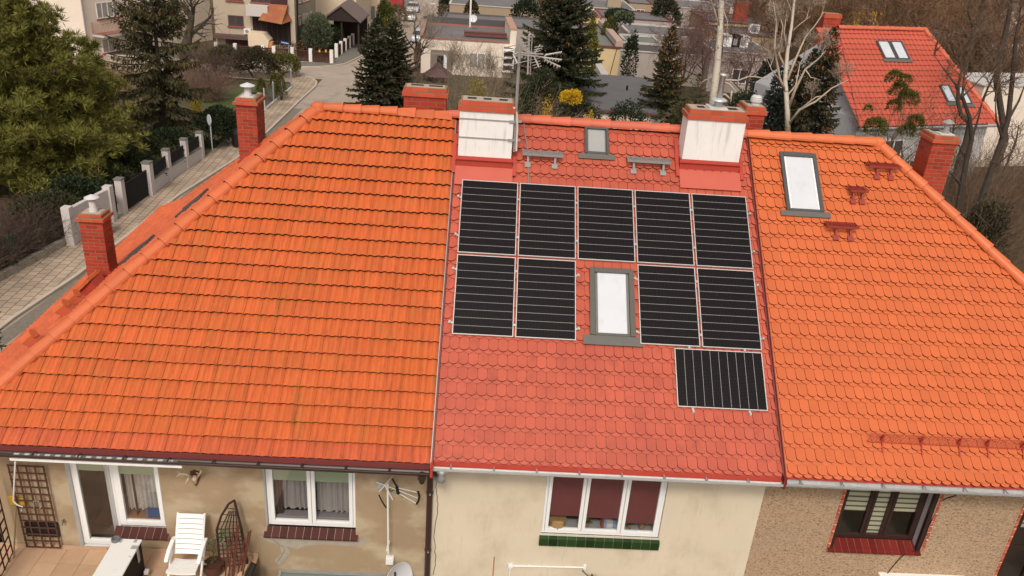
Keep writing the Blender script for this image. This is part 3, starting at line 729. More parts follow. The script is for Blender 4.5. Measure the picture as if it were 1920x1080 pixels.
m = MB(); c = (6.57, 5.47, 9.424); m.lathe(c, [(.10, 0), (.10, .06), (.13, .07), (.135, .10), (.125, .105), (.13, .14), (.12, .145), (.122, .18), (.105, .19), (.09, .21), (.001, .215)], 14); m.build('flue_cowl', zinc_light, B4)
B5 = brick_stack(RH, 9.76, 10.28, 3.36, 3.92, 7.7, 9.47, bl=.25, bh=.078)
m = MB(); m.box(9.91, 10.21, 3.43, 3.67, 9.47, 9.49); m.build('cap_plate', zinc_light, B5)
flue_hole(B5, 9.88, 10.06, 3.74, 3.85, 9.474); cowl(B5, (10.06, 3.54, 9.49), .06, .22, .12, steel)
B1 = brick_stack(LH, -7.97, -7.49, 2.98, 3.40, 4.3, 6.75, bl=.25, bh=.077, cap=.05)
cowl(B1, (-7.73, 3.19, 6.75), .075, .30, .15, M('painted_white_steel', (.6, .6, .6), .4))
B2 = brick_stack(LH, -5.29, -4.83, 5.50, 6.18, 6.4, 8.80, bl=.25, bh=.080, cap=.05)
m = MB(); m.box(-5.19, -4.91, 5.56, 5.86, 8.80, 8.82); m.build('cap_plate', zinc_light, B2)
cowl(B2, (-5.05, 5.7, 8.82), .075, .22, .17, M('painted_white_steel', (.6, .6, .6), .4)); flue_hole(B2, -5.15, -4.95, 5.94, 6.1, 8.804)
def hip_flash(fr, par, x0, x1, y0, y1, e=.05):
    m = MB()
    za = O_F.z + (x0 - HL.o.x) / ch * sh; zb = O_F.z + (x1 - HL.o.x) / ch * sh
    for ya in (y0 - .014, y1 + .002):
        m.prism([(x0 - e, ya, za - .05), (x1 + e, ya, zb + .02), (x1 + e, ya, zb + .20), (x0 - e, ya, za + .14)], (0, .012, 0))
    m.box(x1 + .002, x1 + .015, y0 - .014, y1 + .014, zb - .1, zb + .2)
    m.build('chimney_flashing', red_metal, par)
hip_flash(HL, B1, -7.97, -7.49, 2.98, 3.40); hip_flash(HL, B2, -5.29, -4.83, 5.50, 6.18)

# ------------------------------------------------------------------ roof windows, vents on the street side
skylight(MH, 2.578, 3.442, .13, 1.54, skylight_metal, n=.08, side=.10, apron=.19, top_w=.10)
skylight(MH, 2.505, 3.01, 4.21, 4.87, dark_grey_metal, n=.08, side=.05, apron=.13, top_w=.05, pane=M('grey_skylight_pane', (.34, .34, .33), .15, spec=.7, noise=(2, .1)))
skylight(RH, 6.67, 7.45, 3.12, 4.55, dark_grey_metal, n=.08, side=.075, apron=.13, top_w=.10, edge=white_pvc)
for (u, v, w_, h) in ((-4.55, .65, .55, .80), (-3.55, -.55, .55, .80)):
    skylight(LH, u, u + w_, v, v + h, dark_grey_metal, n=.11, side=.06, apron=0, fr=HL, pane=M('dark_pane', (.05, .05, .05), .2))
m = MB(); u0, v0 = -2.75, -1.35
m.para(HL.P(u0, v0, .0), HL.U * .45, HL.V * .5, HL.N * .26, 0)
m.prism([HL.P(u0 - .06, v0 - .12, .24), HL.P(u0 - .06, v0 - .12, .29), HL.P(u0 - .06, v0 + .52, .33), HL.P(u0 - .06, v0 + .52, .28)], HL.U * .57, 1)
for k in range(6): m.tube([HL.P(u0 + k * .09, v0 - .12, .295), HL.P(u0 + k * .09, v0 + .5, .335)], .03, 6, 1)
m.build('roof_hatch', [red_metal, tile_orange], LH)
for u, v in ((-1.95, -1.10), (-1.55, -1.15), (-.35, -1.2)):
    m = MB(); b = HL.P(u, v, 0)
    m.prism([HL.P(u, v - .10, .0), HL.P(u, v - .08, .26), HL.P(u, v + .12, .26), HL.P(u, v + .22, .0)], HL.U * .18, 0)
    m.tube([HL.P(u + .09, v - .12, .27), HL.P(u + .09, v + .16, .28)], .095, 10, 1)
    m.build('vent_tile', [M('vent_tile_orange', (.48, .095, .04), .6), ridge_orange], LH)
gut = MB(); x = HL2.P(0, VE2).x - .06; z = HL2.P(0, VE2).z - .06
gut.tube([(x, -1.8, z + .02), (x, 2 * RY + 1.8, z + .02)], .085, 8); gut.build('gutter', brown_gutter, LH)

# ------------------------------------------------------------------ solar panels
PWD, PHT = 1.134, 1.662
alu = M('aluminium_frame', (.55, .55, .535), .35, metal=.3)
def pv_material():
    m = M('solar_cell_glass', (.0085, .0070, .0075), .16, spec=.16, noise=(1.5, .12), stains=[((.10, .09, .12), 2.6, .66, .86, (2.4, .5, 1), .35), ((.16, .15, .17), 14, .72, .80, (1, .4, 1), .35)])
    return m
pvm = pv_material(); pvline = M('cell_gap_white', (.30, .28, .275), .3); pvbus = M('cell_busbar', (.014, .012, .013), .3)
def panel_mesh(root):
    f = MB(); t = .015
    f.box(0, t, 0, PHT, -.035, 0); f.box(PWD - t, PWD, 0, PHT, -.035, 0); f.box(t, PWD - t, 0, t, -.035, 0); f.box(t, PWD - t, PHT - t, PHT, -.035, 0)
    f.build('frame', alu, root)
    g = MB(); g.box(t + .001, PWD - t - .001, t + .001, PHT - t - .001, -.03, -.004, 0)
    for i in range(1, 10): y = t + (PHT - 2 * t) * i / 10; g.box(t + .012, PWD - t - .012, y - .0036, y + .0036, -.01, -.0025, 1)
    n = 40
    for i in range(1, n): x = t + (PWD - 2 * t) * i / n; g.box(x - .0012, x + .0012, t + .01, PHT - t - .01, -.01, -.0032, 2)
    g.build('cell_glass', [pvm, pvline, pvbus], root)
    b = MB(); b.box(.03, PWD - .03, .03, PHT - .03, -.032, -.0305); b.build('back_sheet', black, root)
def pv_root(label, mat):
    return thing('solar_panel', label, 'solar panel', group='solar panels on the middle roof', mat=mat)
row1 = ['solar panel in the upper row, leftmost one next to the left party wall', 'second solar panel from the left in the upper row', 'solar panel in the middle of the upper row, directly above the large skylight',
        'fourth solar panel from the left in the upper row', 'rightmost solar panel of the upper row beside the bright orange roof']
gx, gy = .0410, .0471
spots = [(i * (PWD + gx), PHT + gy, row1[i]) for i in range(5)] + [(0, 0, 'leftmost solar panel of the lower row, at the left party wall'), (PWD + gx, 0, 'solar panel of the lower row just left of the large skylight'),
        (3 * (PWD + gx), 0, 'solar panel of the lower row just right of the large skylight'), (4 * (PWD + gx), 0, 'rightmost solar panel of the lower row, above the sideways panel')]
proto = pv_root(spots[0][2], FR.M4(spots[0][0], spots[0][1], .1)); panel_mesh(proto)
for u, v, lab in spots[1:]:
    o = copy_tree(proto); o.matrix_world = FR.M4(u, v, .1); o['label'] = lab
M90 = Matrix(((0, -1, 0, 0), (1, 0, 0, 0), (0, 0, 1, 0), (0, 0, 0, 1)))
o = copy_tree(proto); o.matrix_world = FR.M4(4.1634 + PHT, -.053 - PWD, .1) @ M90; o['label'] = 'single solar panel lying sideways with upright lines, lowest of all'
def rail(u0, u1, v, vert=False, label='', clamps=()):
    r = MB()
    if not vert: r.para(FR.P(u0, v - .02, .056), FR.U * (u1 - u0), FR.V * .04, FR.N * .008)
    else: r.para(FR.P(v - .02, u0, .056), FR.V * (u1 - u0), FR.U * .04, FR.N * .008)
    for k in clamps:
        p = (k, v) if not vert else (v, k)
        r.para(FR.P(p[0] - .018, p[1] - .022, .06), FR.U * .036, FR.V * .044, FR.N * .046)
    o = r.build('mounting_rail', steel); tag(o, label, 'rail', 'rails under the solar panels'); b = FR.P(u0 if not vert else v, v if not vert else u0, .056); top(o, b)
x5 = 5 * PWD + 4 * gx
midc = [(i + 1) * PWD + i * gx + gx / 2 for i in range(4)]
rail(-.085, x5 + .075, PHT + gy + 1.27, label='upper mounting rail whose ends show beside the upper row of solar panels', clamps=[-.06] + midc + [x5 + .05])
rail(-.085, x5 + .075, PHT + gy + .40, label='lower mounting rail whose ends show beside the upper row of solar panels', clamps=[-.06] + midc + [x5 + .05])
rail(-.085, 2 * PWD + gx + .08, 1.36, label='upper mounting rail under the two lower solar panels left of the skylight', clamps=[-.06, midc[0], 2 * PWD + gx + .05])
rail(-.085, 2 * PWD + gx + .08, .24, label='lower mounting rail under the two lower solar panels left of the skylight', clamps=[-.06, midc[0], 2 * PWD + gx + .05])
u3 = 3 * (PWD + gx)
rail(u3 - .09, x5 + .075, 1.36, label='upper mounting rail under the two lower solar panels right of the skylight', clamps=[u3 - .06, midc[3], x5 + .05])
rail(u3 - .09, x5 + .075, .24, label='lower mounting rail under the two lower solar panels right of the skylight', clamps=[u3 - .06, midc[3], x5 + .05])
rail(-.053 - PWD - .10, .0, 4.45, True, 'left upright mounting rail sticking out below the sideways solar panel', [-.053 - PWD - .07, -.025])
rail(-.053 - PWD - .10, .0, 5.50, True, 'right upright mounting rail sticking out below the sideways solar panel', [-.053 - PWD - .07, -.025])

# ------------------------------------------------------------------ roof steps, snow guard
grey_grate = M('galvanised_grating', (.26, .25, .24), .55, noise=(12, .2))
def roof_step(name, label, u0, u1, v, mat, legs, group, out=.25, red=False):
    b = FR.P(u0, v, .03); t = thing(name, label, 'roof step', b, group)
    p = FR.P(u0, v, .06); m = MB(); w_ = u1 - u0; nb = 5 if not red else 4
    z = p.z
    for i in range(nb): y = p.y - i * out / (nb - 1); m.box(u0, u1, y - .012, y + .012, z - .012, z + .012)
    k = int(w_ / .05)
    for i in range(k + 1): x = u0 + i * w_ / k; m.box(x - .006, x + .006, p.y - out, p.y, z + .0125, z + .022)
    m.box(u0, u1, p.y - out - .016, p.y - out - .0125, z - .03, z + .02)
    m.build('step_grating', mat, t)
    for x in legs:
        g = MB(); f = p.y - out * .75
        yr = FR.P(x, v - .34, .06)
        g.prism([(x - .022, f + .03, z - .013), (x - .022, f - .03, z - .013), (x - .018, yr.y - .02, yr.z), (x - .018, yr.y + .02, yr.z + .02)], (.044, 0, 0))
        g.prism([(x - .018, p.y + .02, z - .013), (x - .018, p.y - out * .8, z - .013), (x - .018, p.y - out * .8, z - .035), (x - .018, p.y + .0, z - .035)], (.036, 0, 0))
        q = FR.P(x - .06, v - .42, .074); g.para(q, FR.U * .12, FR.V * .12, FR.N * .008)
        g.build('support_bracket', mat, t)
    return t
roof_step('roof_step', 'grey metal roof step beside the white chimney with the antenna mast', 1.20, 2.04, 4.20, grey_grate, (1.32, 1.88), 'grey roof steps')
roof_step('roof_step', 'grey metal roof step between the small skylight and the right white chimney', 3.38, 4.28, 4.20, grey_grate, (3.52, 4.14), 'grey roof steps')
red_step = M('red_painted_grating', (.29, .045, .034), .5)
roof_step('roof_step', 'wide red roof step nearest the right hip ridge, highest of the three', 8.52, 9.20, 4.44, red_step, (8.72, 9.02), 'red roof steps', red=True)
roof_step('roof_step', 'narrow red roof step, middle and shortest of the three', 8.02, 8.40, 3.80, red_step, (8.11, 8.30), 'red roof steps', red=True)
roof_step('roof_step', 'wide red roof step below the right skylight, lowest of the three', 7.42, 8.06, 2.91, red_step, (7.62, 7.92), 'red roof steps', red=True)
sg = thing('snow_guard', 'red metal ladder like snow guard along the bright orange eaves', 'snow guard', FR.P(7.6, -1.75, .05))
m = MB(); ua, ub = 7.62, 12.9; gm = M('snow_guard_red', (.40, .055, .032), .5)
def SGp(u, h): b = FR.P(u, -1.62, .06); return b + Vector((0, -.06, h))
for h in (.0, .17): m.tube([SGp(ua, h), SGp(ub, h)], .009, 5)
u = ua + .03
while u < ub: m.tube([SGp(u - .05, 0), SGp(u + .04, .17)], .007, 4, caps=False); u += .075
m.build('guard_lattice', gm, sg)
for u in (7.88, 8.61, 9.31, 9.84, 10.5, 11.2, 11.9, 12.6):
    g = MB(); a = SGp(u, .17); c = SGp(u, 0); d = FR.P(u, -1.86, .06); e = FR.P(u, -1.55, .06)
    g.prism([a + Vector((-.012, 0, .02)), c + Vector((-.012, -.012, 0)), d + Vector((-.012, 0, 0)), e + Vector((-.012, 0, 0))], (.024, 0, 0)); g.build('guard_bracket', gm, sg)
# ------------------------------------------------------------------ antennas and dishes
mastm = M('grey_mast_paint', (.30, .29, .285), .5, metal=.2)
al = M('antenna_aluminium', (.50, .48, .46), .35, metal=.4)
ta = thing('tv_antenna', 'tall grey mast with spiky television antennas strapped to the left white chimney', 'antenna', (1.06, 3.08, 8.45))
m = MB(); m.tube([A(964, 284, 3.1), A(968, 200, 3.1), A(975, 84, 3.1)], .032, 8); m.build('mast', mastm, ta)
def px_tubes(segs, y, r, name, par, mat=al):
    m = MB()
    for s in segs:
        pts = [A(p[0], p[1], y + (p[2] if len(p) > 2 else 0)) for p in s]; m.tube(pts, r, 5)
    return m.build(name, mat, par)
# coordinates read off the crop 930..1070 x 60..200 enlarged 7.714 times
K = lambda x, y, d=0: (930 + x / 7.714, 60 + y / 7.714, d)
px_tubes([[K(255, 315, .0), K(600, 355, .15), K(690, 368, .2)], [K(690, 368, .2), K(720, 330, .2), K(950, 288, .3)], [K(690, 368, .2), K(950, 402, .25)], [K(690, 368, .2), K(720, 405, .2), K(930, 503, .2)],
          [K(300, 300), K(680, 322, .2)], [K(550, 350, .1), K(620, 510, -.1)], [K(250, 320, 0), K(310, 455, -.1)]], 3.08, .016, 'antenna_boom', ta)
px_tubes([[K(160, 220, -.2), K(455, 145, .2)], [K(100, 300, -.2), K(430, 222, .25)], [K(100, 395, -.25), K(350, 340, .1)], [K(135, 490, -.3), K(640, 375, .3)],
          [K(470, 45), K(452, 620)], [K(487, 40), K(465, 610)], [K(523, 75, .1), K(492, 620, .1)], [K(470, 45), K(487, 40)], [K(425, 72, -.1), K(560, 72, .2)],
          [K(515, 445, -.1), K(635, 420, .1)], [K(530, 485, -.1), K(645, 455, .1)], [K(548, 522, -.1), K(658, 490, .1)], [K(560, 215, -.05), K(680, 205, .05)], [K(550, 260, -.05), K(665, 232, .05)], [K(545, 290, -.05), K(640, 268, .05)], [K(555, 320, -.05), K(640, 180, .05)]], 3.08, .009, 'antenna_element', ta)
px_tubes([[K(730 + i * 50, 340 - i * 8, .2), K(735 + i * 50, 318 - i * 8, .24)] for i in range(5)] + [[K(740 + i * 42, 385 + i * 6, .2), K(735 + i * 42, 402 + i * 6, .15)] for i in range(5)] + [[K(710 + i * 45, 410 + i * 22, .2), K(700 + i * 45, 432 + i * 22, .15)] for i in range(5)], 3.08, .011, 'antenna_element', ta)
m = MB(); m.tube([A(945, 192, 3.25), A(952, 192, 3.15), A(962, 199, 3.06), A(969, 213, 3.05), A(970, 240, 3.06), A(968, 283, 3.07)], .022, 6)
m.build('antenna_cable', M('pale_cable', (.62, .58, .52), .6), ta)
m = MB()
m.tube([FR.P(*RF(982, 220, .07), .07), FR.P(*RF(983, 245, .07), .07), FR.P(*RF(988, 270, .07), .07), FR.P(*RF(990, 300, .07), .07), FR.P(*RF(991, 345, .07), .07)], .014, 6)
o = m.build('roof_cable', cable); tag(o, 'dark cable running down the salmon tiles left of the grey roof step', 'cable'); top(o, FR.P(1.25, 3.9, .07))
# wall antenna on its white pole
wa = thing('wall_antenna', 'small television antenna on a white pole on the brown wall beside the brown downpipe', 'antenna', (-1.0, -1.25, 1.7))
YA = -1.35
m = MB(); m.tube([A(727, 908, YA), A(728, 1038, YA)], .017, 8); m.box(-1.02, -.98, YA, -1.1, 2.0, 2.03); m.build('mast', white_paint, wa)
K2 = lambda x, y, d=0: (680 + x / 5.4, 880 + y / 5.4, d)
px_tubes([[K2(140, 130, -.1), K2(360, 215, .0)], [K2(225, 165, -.05), K2(305, 310, -.15)], [K2(300, 75, .1), K2(165, 230, -.2)], [K2(365, 190), K2(560, 235, .05)], [K2(365, 215), K2(555, 292, .02)], [K2(360, 240), K2(545, 348, 0)]], YA, .009, 'antenna_boom', wa, M('white_antenna_bar', (.6, .58, .55), .4))
m = MB()
m.tube([A(*K2(300, 95)[:2], YA), A(*K2(330, 150)[:2], YA), A(*K2(355, 185)[:2], YA)], .018, 6); m.tube([A(*K2(165, 260)[:2], YA), A(*K2(195, 325)[:2], YA), A(*K2(238, 390)[:2], YA)], .013, 6)
m.tube([A(*K2(562, 225)[:2], YA), A(*K2(575, 275)[:2], YA), A(*K2(565, 320)[:2], YA), A(*K2(545, 352)[:2], YA)], .022, 6); m.tube([A(*K2(345, 180)[:2], YA), A(*K2(362, 245)[:2], YA)], .032, 6)
m.tube([A(*K2(250, 180)[:2], YA), A(*K2(290, 225)[:2], YA + .05), A(*K2(330, 200)[:2], YA)], .010, 5)
m.build('antenna_reflector', black, wa)
m = MB(); c = A(713, 910, YA); m.box(c.x - .05, c.x + .05, c.y - .04, c.y + .04, c.z - .06, c.z + .06); m.build('amplifier_box', M('grey_box_plastic', (.30, .32, .30), .5), wa, bevel=.01)
m = MB(); c = A(731, 1050, -1.14); m.box(c.x - .075, c.x + .075, -1.2, -1.1, c.z - .075, c.z + .09)
o = m.build('junction_box', white_paint, bevel=.01); tag(o, 'pale junction box on the brown wall at the foot of the white antenna pole', 'box'); top(o, (c.x, -1.15, c.z))
dish_m = M('pale_grey_dish', (.62, .62, .63), .45, noise=(3, .06))
def sat_dish(label, c, r, ax, mat, arm=.5, base=None, logo=True):
    t = thing('satellite_dish', label, 'satellite dish', base or c); c = Vector(c); ax = Vector(ax).normalized()
    m = MB(); pr = [(r * i / 8, .22 * r * (i / 8) ** 2) for i in range(9)]
    m.lathe(c, [(max(a, .001), h) for a, h in pr] + [(r * 1.02, .22 * r + .004), (r * 1.0, .22 * r - .014)] + [(max(a, .001), h - .016) for a, h in reversed(pr[:-1])], 28, axis=ax)
    d = m.build('dish', mat, t, smooth=True)
    e = Vector((0, 0, 1)); s_ = ax.cross(e).normalized(); u = s_.cross(ax)
    if logo:
        g = MB(); o = c + ax * (.22 * r * .2 + .012) + u * (r * .42)
        for a, b, w_, h in ((-.05, 0, .022, .09), (-.05, .075, .07, .02), (.0, -.03, .022, .09), (-.045, -.03, .06, .02)):
            g.para(o + s_ * (a * r * 1.6) + u * (b * r * 1.6), s_ * (w_ * r * 1.6), u * (h * r * 1.6), ax * .012)
        g.build('dish_mark', black, d)
    a = MB(); p0 = c - u * r * .95 + ax * .1; p1 = c + ax * arm - u * r * .35; a.tube([p0, p1], .014, 6); a.tube([p1 - ax * .03, p1 - ax * .12], .03, 8)
    a.tube([c - ax * .01, c - ax * .12, base or (c - ax * .2)], .022, 6); a.build('dish_arm', mastm, t)
    return t
sat_dish('large pale satellite dish low on the brown wall below the junction box', (-.84, -1.42, 1.30), .40, (.80, -.55, .24), dish_m, base=(-.95, -1.12, 1.25))
# conduit and lamp on the cream wall
m = MB(); y = YW - .035; p = A(957, 1061, y); q = A(1096, 1064, y)
m.tube([p, q], .017, 8); m.tube([p, p + Vector((0, 0, -1.2))], .017, 8); m.lathe((p.x, y + .03, p.z), [(.05, -.0), (.055, .02), (.055, .06), (.04, .075)], 14, axis=(0, -1, 0)); m.box(q.x - .025, q.x + .03, y - .02, y + .03, q.z - .04, q.z + .05)
for i in range(1, 4): x = p.x + (q.x - p.x) * i / 4; m.box(x - .012, x + .012, y - .02, y + .03, p.z - .01 + (q.z - p.z) * i / 4, p.z + .022)
o = m.build('cable_conduit', white_paint); tag(o, 'white cable conduit with a round junction box on the cream wall', 'conduit'); top(o, p)
t = thing('wall_lamp', 'dark floodlight on a curved cable under the white conduit end', 'lamp', (q.x + .2, y, q.z - .15))
m = MB(); m.tube([(q.x, y, q.z - .03), (q.x - .03, y, q.z - .09), (q.x + .02, y, q.z - .14), (q.x + .08, y - .05, q.z - .16)], .009, 5); m.build('lamp_cable', black, t)
m = MB(); c = Vector((q.x + .17, y - .12, q.z - .17)); m.box(c.x - .1, c.x + .1, c.y - .05, c.y + .05, c.z - .08, c.z + .03, 0); m.box(c.x - .08, c.x + .08, c.y - .056, c.y - .051, c.z - .065, c.z + .015, 1); m.tube([c + Vector((0, .05, -.02)), (c.x, YW, c.z - .02)], .015, 6)
m.build('lamp_housing', [black, M('lamp_pane', (.35, .34, .32), .2)], t, bevel=.006)
# cables on the pebble dashed wall
m = MB(); y = YW - .022
m.tube([A(1800, 920, y), A(1790, 930, y), A(1775, 934, y), A(1762, 942, y), A(1752, 965, y), A(1742, 985, y), A(1735, 1005, y), A(1727, 1025, y), A(1718, 1033, y), A(1700, 1037, y), A(1688, 1046, y), A(1676, 1060, y), A(1664, 1075, y), A(1650, 1095, y)], .009, 5)
o = m.build('wall_cable', black); tag(o, 'thin black cable looping round the dark window on the pebble dashed wall', 'cable'); top(o, A(1727, 1025, y))
m = MB(); p = A(1650, 1081, YW - .1); m.prism([(p.x, YW, p.z + .02), (p.x, YW - .45, p.z - .02), (p.x, YW - .45, p.z - .06), (p.x, YW, p.z - .06)], (1.75, 0, 0), 0)
m.box(p.x + .05, p.x + 1.7, YW - .42, YW - .02, p.z - .3, p.z - .061, 1)
o = m.build('awning_box', [white_paint, zinc]); tag(o, 'pale metal ledge low on the pebble dashed wall under the dark window', 'ledge'); top(o, (p.x + .8, YW, p.z))

# ------------------------------------------------------------------ the terrace and what stands on it
ZT = 1.52
terr_tile = M('terrace_tile', (.50, .325, .205), .8, tint=.10, noise=(6, .15), stains=[((.30, .20, .13), 3, .55, .8, (1, 1, 1), .5)])
m = MB(); W_ = .40; rnd = random.Random(2)
for i in range(15):
    for j in range(12):
        x = -8.7 + i * W_; y = -1.105 - (j + 1) * W_
        if x + W_ > -3.40: continue
        m.box(x + .004, x + W_ - .004, y + .004, y + W_ - .004, ZT - .03, ZT, 0)
m.box(-8.7, -3.50, -6.0, -1.10, .0, ZT - .006, 1)
o = m.build('terrace_floor', [terr_tile, M('terrace_grout', (.24, .16, .10), .95)]); struct(o)
m = MB(); m.box(-8.5, -3.5, -1.135, -1.115, ZT, ZT + .09); m.build('skirting', M('tile_skirting', (.46, .31, .20), .8, noise=(5, .1)), LH)
wood_b = M('brown_stained_lath', (.085, .033, .020), .7, noise=(14, .25)); wood_d = M('dark_stained_lath', (.045, .018, .014), .75, noise=(14, .25))
def lattice(name, label, P0, ex, ez, w_, h, nx, nz, mat, t=.028, en=None, group=None):
    """flat lattice of laths: uprights in front of cross laths"""
    th = thing(name, label, 'trellis', P0, group); P0 = Vector(P0); ex = Vector(ex).normalized(); ez = Vector(ez).normalized(); n = en or ex.cross(ez).normalized()
    m = MB()
    for i in range(nx): m.para(P0 + ex * (w_ * i / (nx - 1) - t / 2), ex * t, ez * h, n * .012)
    m.build('upright_lath', mat, th); m = MB()
    for j in range(nz): m.para(P0 + ez * (h * j / (nz - 1) - t / 2) + n * .0125 - ex * t / 2, ex * (w_ + t), ez * t, n * .012)
    m.build('cross_lath', mat, th); return th
lattice('wall_trellis', 'brown wooden lattice fixed flat on the brown wall left of the terrace door', (-7.82, -1.17, 1.60), (1, 0, 0), (0, 0, 1), .62, 1.90, 5, 13, wood_b, t=.03)
lattice('lattice_screen', 'dark lattice screen standing square to the wall at the left edge of the terrace', (-8.02, -1.3, ZT), (.17, -1, 0), (0, 0, 1), 1.5, 1.9, 8, 10, wood_d, t=.035)
m = MB(); c = A(79, 993, -1.15); m.box(c.x - .30, c.x + .30, -1.16, -1.105, c.z - .17, c.z + .15, 0)
for k in range(6): z = c.z - .14 + k * .05; m.box(c.x - .27, c.x + .27, -1.168, -1.161, z, z + .02, 0)
o = m.build('wall_vent', black, bevel=.005); tag(o, 'black vent grille on the wall behind the foot of the brown lattice', 'vent'); top(o, c)
for px, py, w_, h, nm, lab, mt in ((24, 938, .13, .20, 'yellow_box', 'yellow box hanging on the wall beside the brown lattice, leftmost of two', (.55, .33, .015)), (41, 942, .14, .13, 'yellow_box', 'small yellow box showing through the brown lattice', (.55, .33, .015))):
    m = MB(); c = A(px, py, -1.14); m.box(c.x - w_ / 2, c.x + w_ / 2, -1.15 if px < 30 else -1.13, -1.101, c.z - h / 2, c.z + h / 2); m.box(c.x - w_ * .3, c.x + w_ * .3, -1.156 if px < 30 else -1.136, -1.1505 if px < 30 else -1.1305, c.z - h * .2, c.z + h * .25)
    o = m.build(nm, M('yellow_plastic', mt, .5), bevel=.008); tag(o, lab, 'box', 'yellow boxes on the wall'); top(o, c)
m = MB(); c = A(69, 945, -1.19); r_ = .045
m.tube([c + Vector((-.05, 0, .07)), c + Vector((.05, 0, .07)), c + Vector((.06, 0, -.06)), c + Vector((.05, -.03, -.08))], .008, 5); m.tube([c + Vector((-.05, 0, .07)), c + Vector((-.06, 0, -.06)), c + Vector((-.05, -.03, -.08))], .008, 5); m.tube([c + Vector((0, 0, .07)), c + Vector((0, .01, .11))], .008, 5)
o = m.build('metal_hook', steel); tag(o, 'shiny metal hook hanging on the brown lattice', 'hook'); top(o, c)
m = MB(); c = A(119, 978, -1.13); m.tube([c + Vector((0, .03, .03)), c + Vector((.0, -.02, .03)), c + Vector((-.01, -.04, -.06))], .012, 6); m.lathe(c + Vector((0, -.03, .03)), [(.03, 0), (.03, .02)], 8, axis=(1, 0, 0)); m.tube([c + Vector((-.03, -.02, .04)), c + Vector((.03, -.02, .04))], .01, 6)
o = m.build('garden_tap', M('dull_brass', (.22, .20, .17), .4, metal=.5)); tag(o, 'grey garden tap on the wall between the lattice and the terrace door', 'tap'); top(o, c)
# awning under the eaves
ya = -1.80
aw = thing('awning', 'rolled up awning with a long white front bar and grey stripes under the left eaves', 'awning', (-5.9, ya, 4.02))
p, q = A(19, 861, ya), A(342, 874.5, ya)
p.z = q.z = (p.z + q.z) / 2
m = MB(); m.box(p.x, q.x, ya - .02, ya + .02, p.z - .022, p.z + .022); m.build('front_bar', white_paint, aw, bevel=.005)
m = MB(); k = 0; x = p.x + .05
while x < q.x - .1: m.box(x, x + .085, ya + .025, ya + .16, p.z + .0, p.z + .075, k % 2); x += .086; k += 1
m.build('rolled_fabric', [M('awning_white', (.62, .62, .60), .8), M('awning_grey', (.16, .18, .17), .8)], aw)
m = MB(); a, b, c = A(28.5, 866, ya), A(25, 940, -1.62), A(33, 947, -1.6); d, e = A(42, 950, -1.6), A(40, 958, -1.6)
m.tube([a, b, c], .013, 6); m.tube([c, d, e], .012, 6, 1); m.build('crank_rod', [white_paint, M('crank_grip', (.55, .50, .48), .5)], aw)
m = MB(); m.tube([A(30, 949, -1.42), (A(24, 1040, -1.42).x, -1.42, ZT)], .013, 6); o = m.build('broom_stick', M('old_wood_stick', (.24, .17, .09), .8)); tag(o, 'thin wooden stick standing against the wall under the white awning crank', 'stick'); top(o, (A(24, 1040, -1.42).x, -1.42, ZT))
# antlers
at = thing('antler_trophy', 'pale deer antlers with skull on a brown shield under the left eaves', 'antlers', A(366, 900, -1.13))
bone = M('bone', (.58, .48, .36), .7, noise=(20, .2))
m = MB(); c = A(366, 897, -1.12); m.prism([c + Vector((x * .1, 0, z * .16)) for x, z in ((-.8, .9), (.0, 1.15), (.8, .9), (.9, .1), (.4, -.7), (0, -1.15), (-.4, -.7), (-.9, .1))], (0, .02, 0)); m.build('wooden_shield', M('shield_wood', (.12, .04, .02), .5), at)
m = MB(); s_ = c + Vector((0, -.04, .02)); m.lathe(s_ + Vector((0, 0, .06)), [(.02, 0), (.055, -.02), (.06, -.06), (.038, -.11), (.03, -.17), (.012, -.2)], 10, axis=(0, -.2, 1)); m.build('skull', bone, at, smooth=True)
m = MB()
m.tube([A(361, 896, -1.16), A(354, 892, -1.25), A(346, 888, -1.3), A(338, 888, -1.3), A(331, 882, -1.28)], [.026, .024, .021, .018, .010], 6); m.tube([A(338, 888, -1.3), A(331, 894, -1.33)], [.016, .007], 5); m.tube([A(354, 892, -1.25), A(352, 899, -1.35), A(348, 907, -1.38)], [.019, .015, .007], 5)
m.tube([A(370, 895, -1.16), A(374, 889, -1.25), A(378, 883, -1.3), A(377, 876, -1.3)], [.026, .022, .018, .009], 6); m.tube([A(374, 889, -1.25), A(368, 886, -1.33)], [.016, .007], 5)
m.build('antler', bone, at, smooth=True)
# old white topped chest, lidded, pointing to the viewer
chest = thing('storage_chest', 'long black chest with a scratched white lid on the terrace', 'chest', (-5.63, -2.2, ZT))
zc = 2.30; x0, x1, y0, y1 = -5.92, -5.42, -3.1, -1.62
m = MB(); m.box(x0 + .02, x1 - .02, y0 + .02, y1 - .02, ZT + .05, zc - .035); m.build('chest_body', M('black_enamel', (.010, .009, .009), .6, spec=.2), chest, bevel=.01)
m = MB(); m.box(x0, x1, y0, y1, zc - .034, zc); m.build('chest_lid', M('chipped_white_enamel', (.78, .77, .74), .35, noise=(4, .04), stains=[((.20, .11, .05), 9, .68, .74, (1, 1, 1), .8)]), chest, bevel=.012)
m = MB(); m.box(x0 - .004, x0 + .012, y0, y1 - .2, zc - .03, zc + .003); m.build('lid_edge', M('rusty_edge', (.50, .38, .20), .8, noise=(20, .4), stains=[((.16, .07, .03), 18, .5, .6, (1, 1, 1), .9)]), chest)
m = MB()
for x, y in ((-5.78, -1.68), (-5.52, -1.66)): m = MB(); m.box(x - .025, x + .025, y - .05, y + .03, zc + .001, zc + .012); m.build('lid_hinge', M('hinge_grey', (.35, .34, .35), .5), chest)
m = MB()
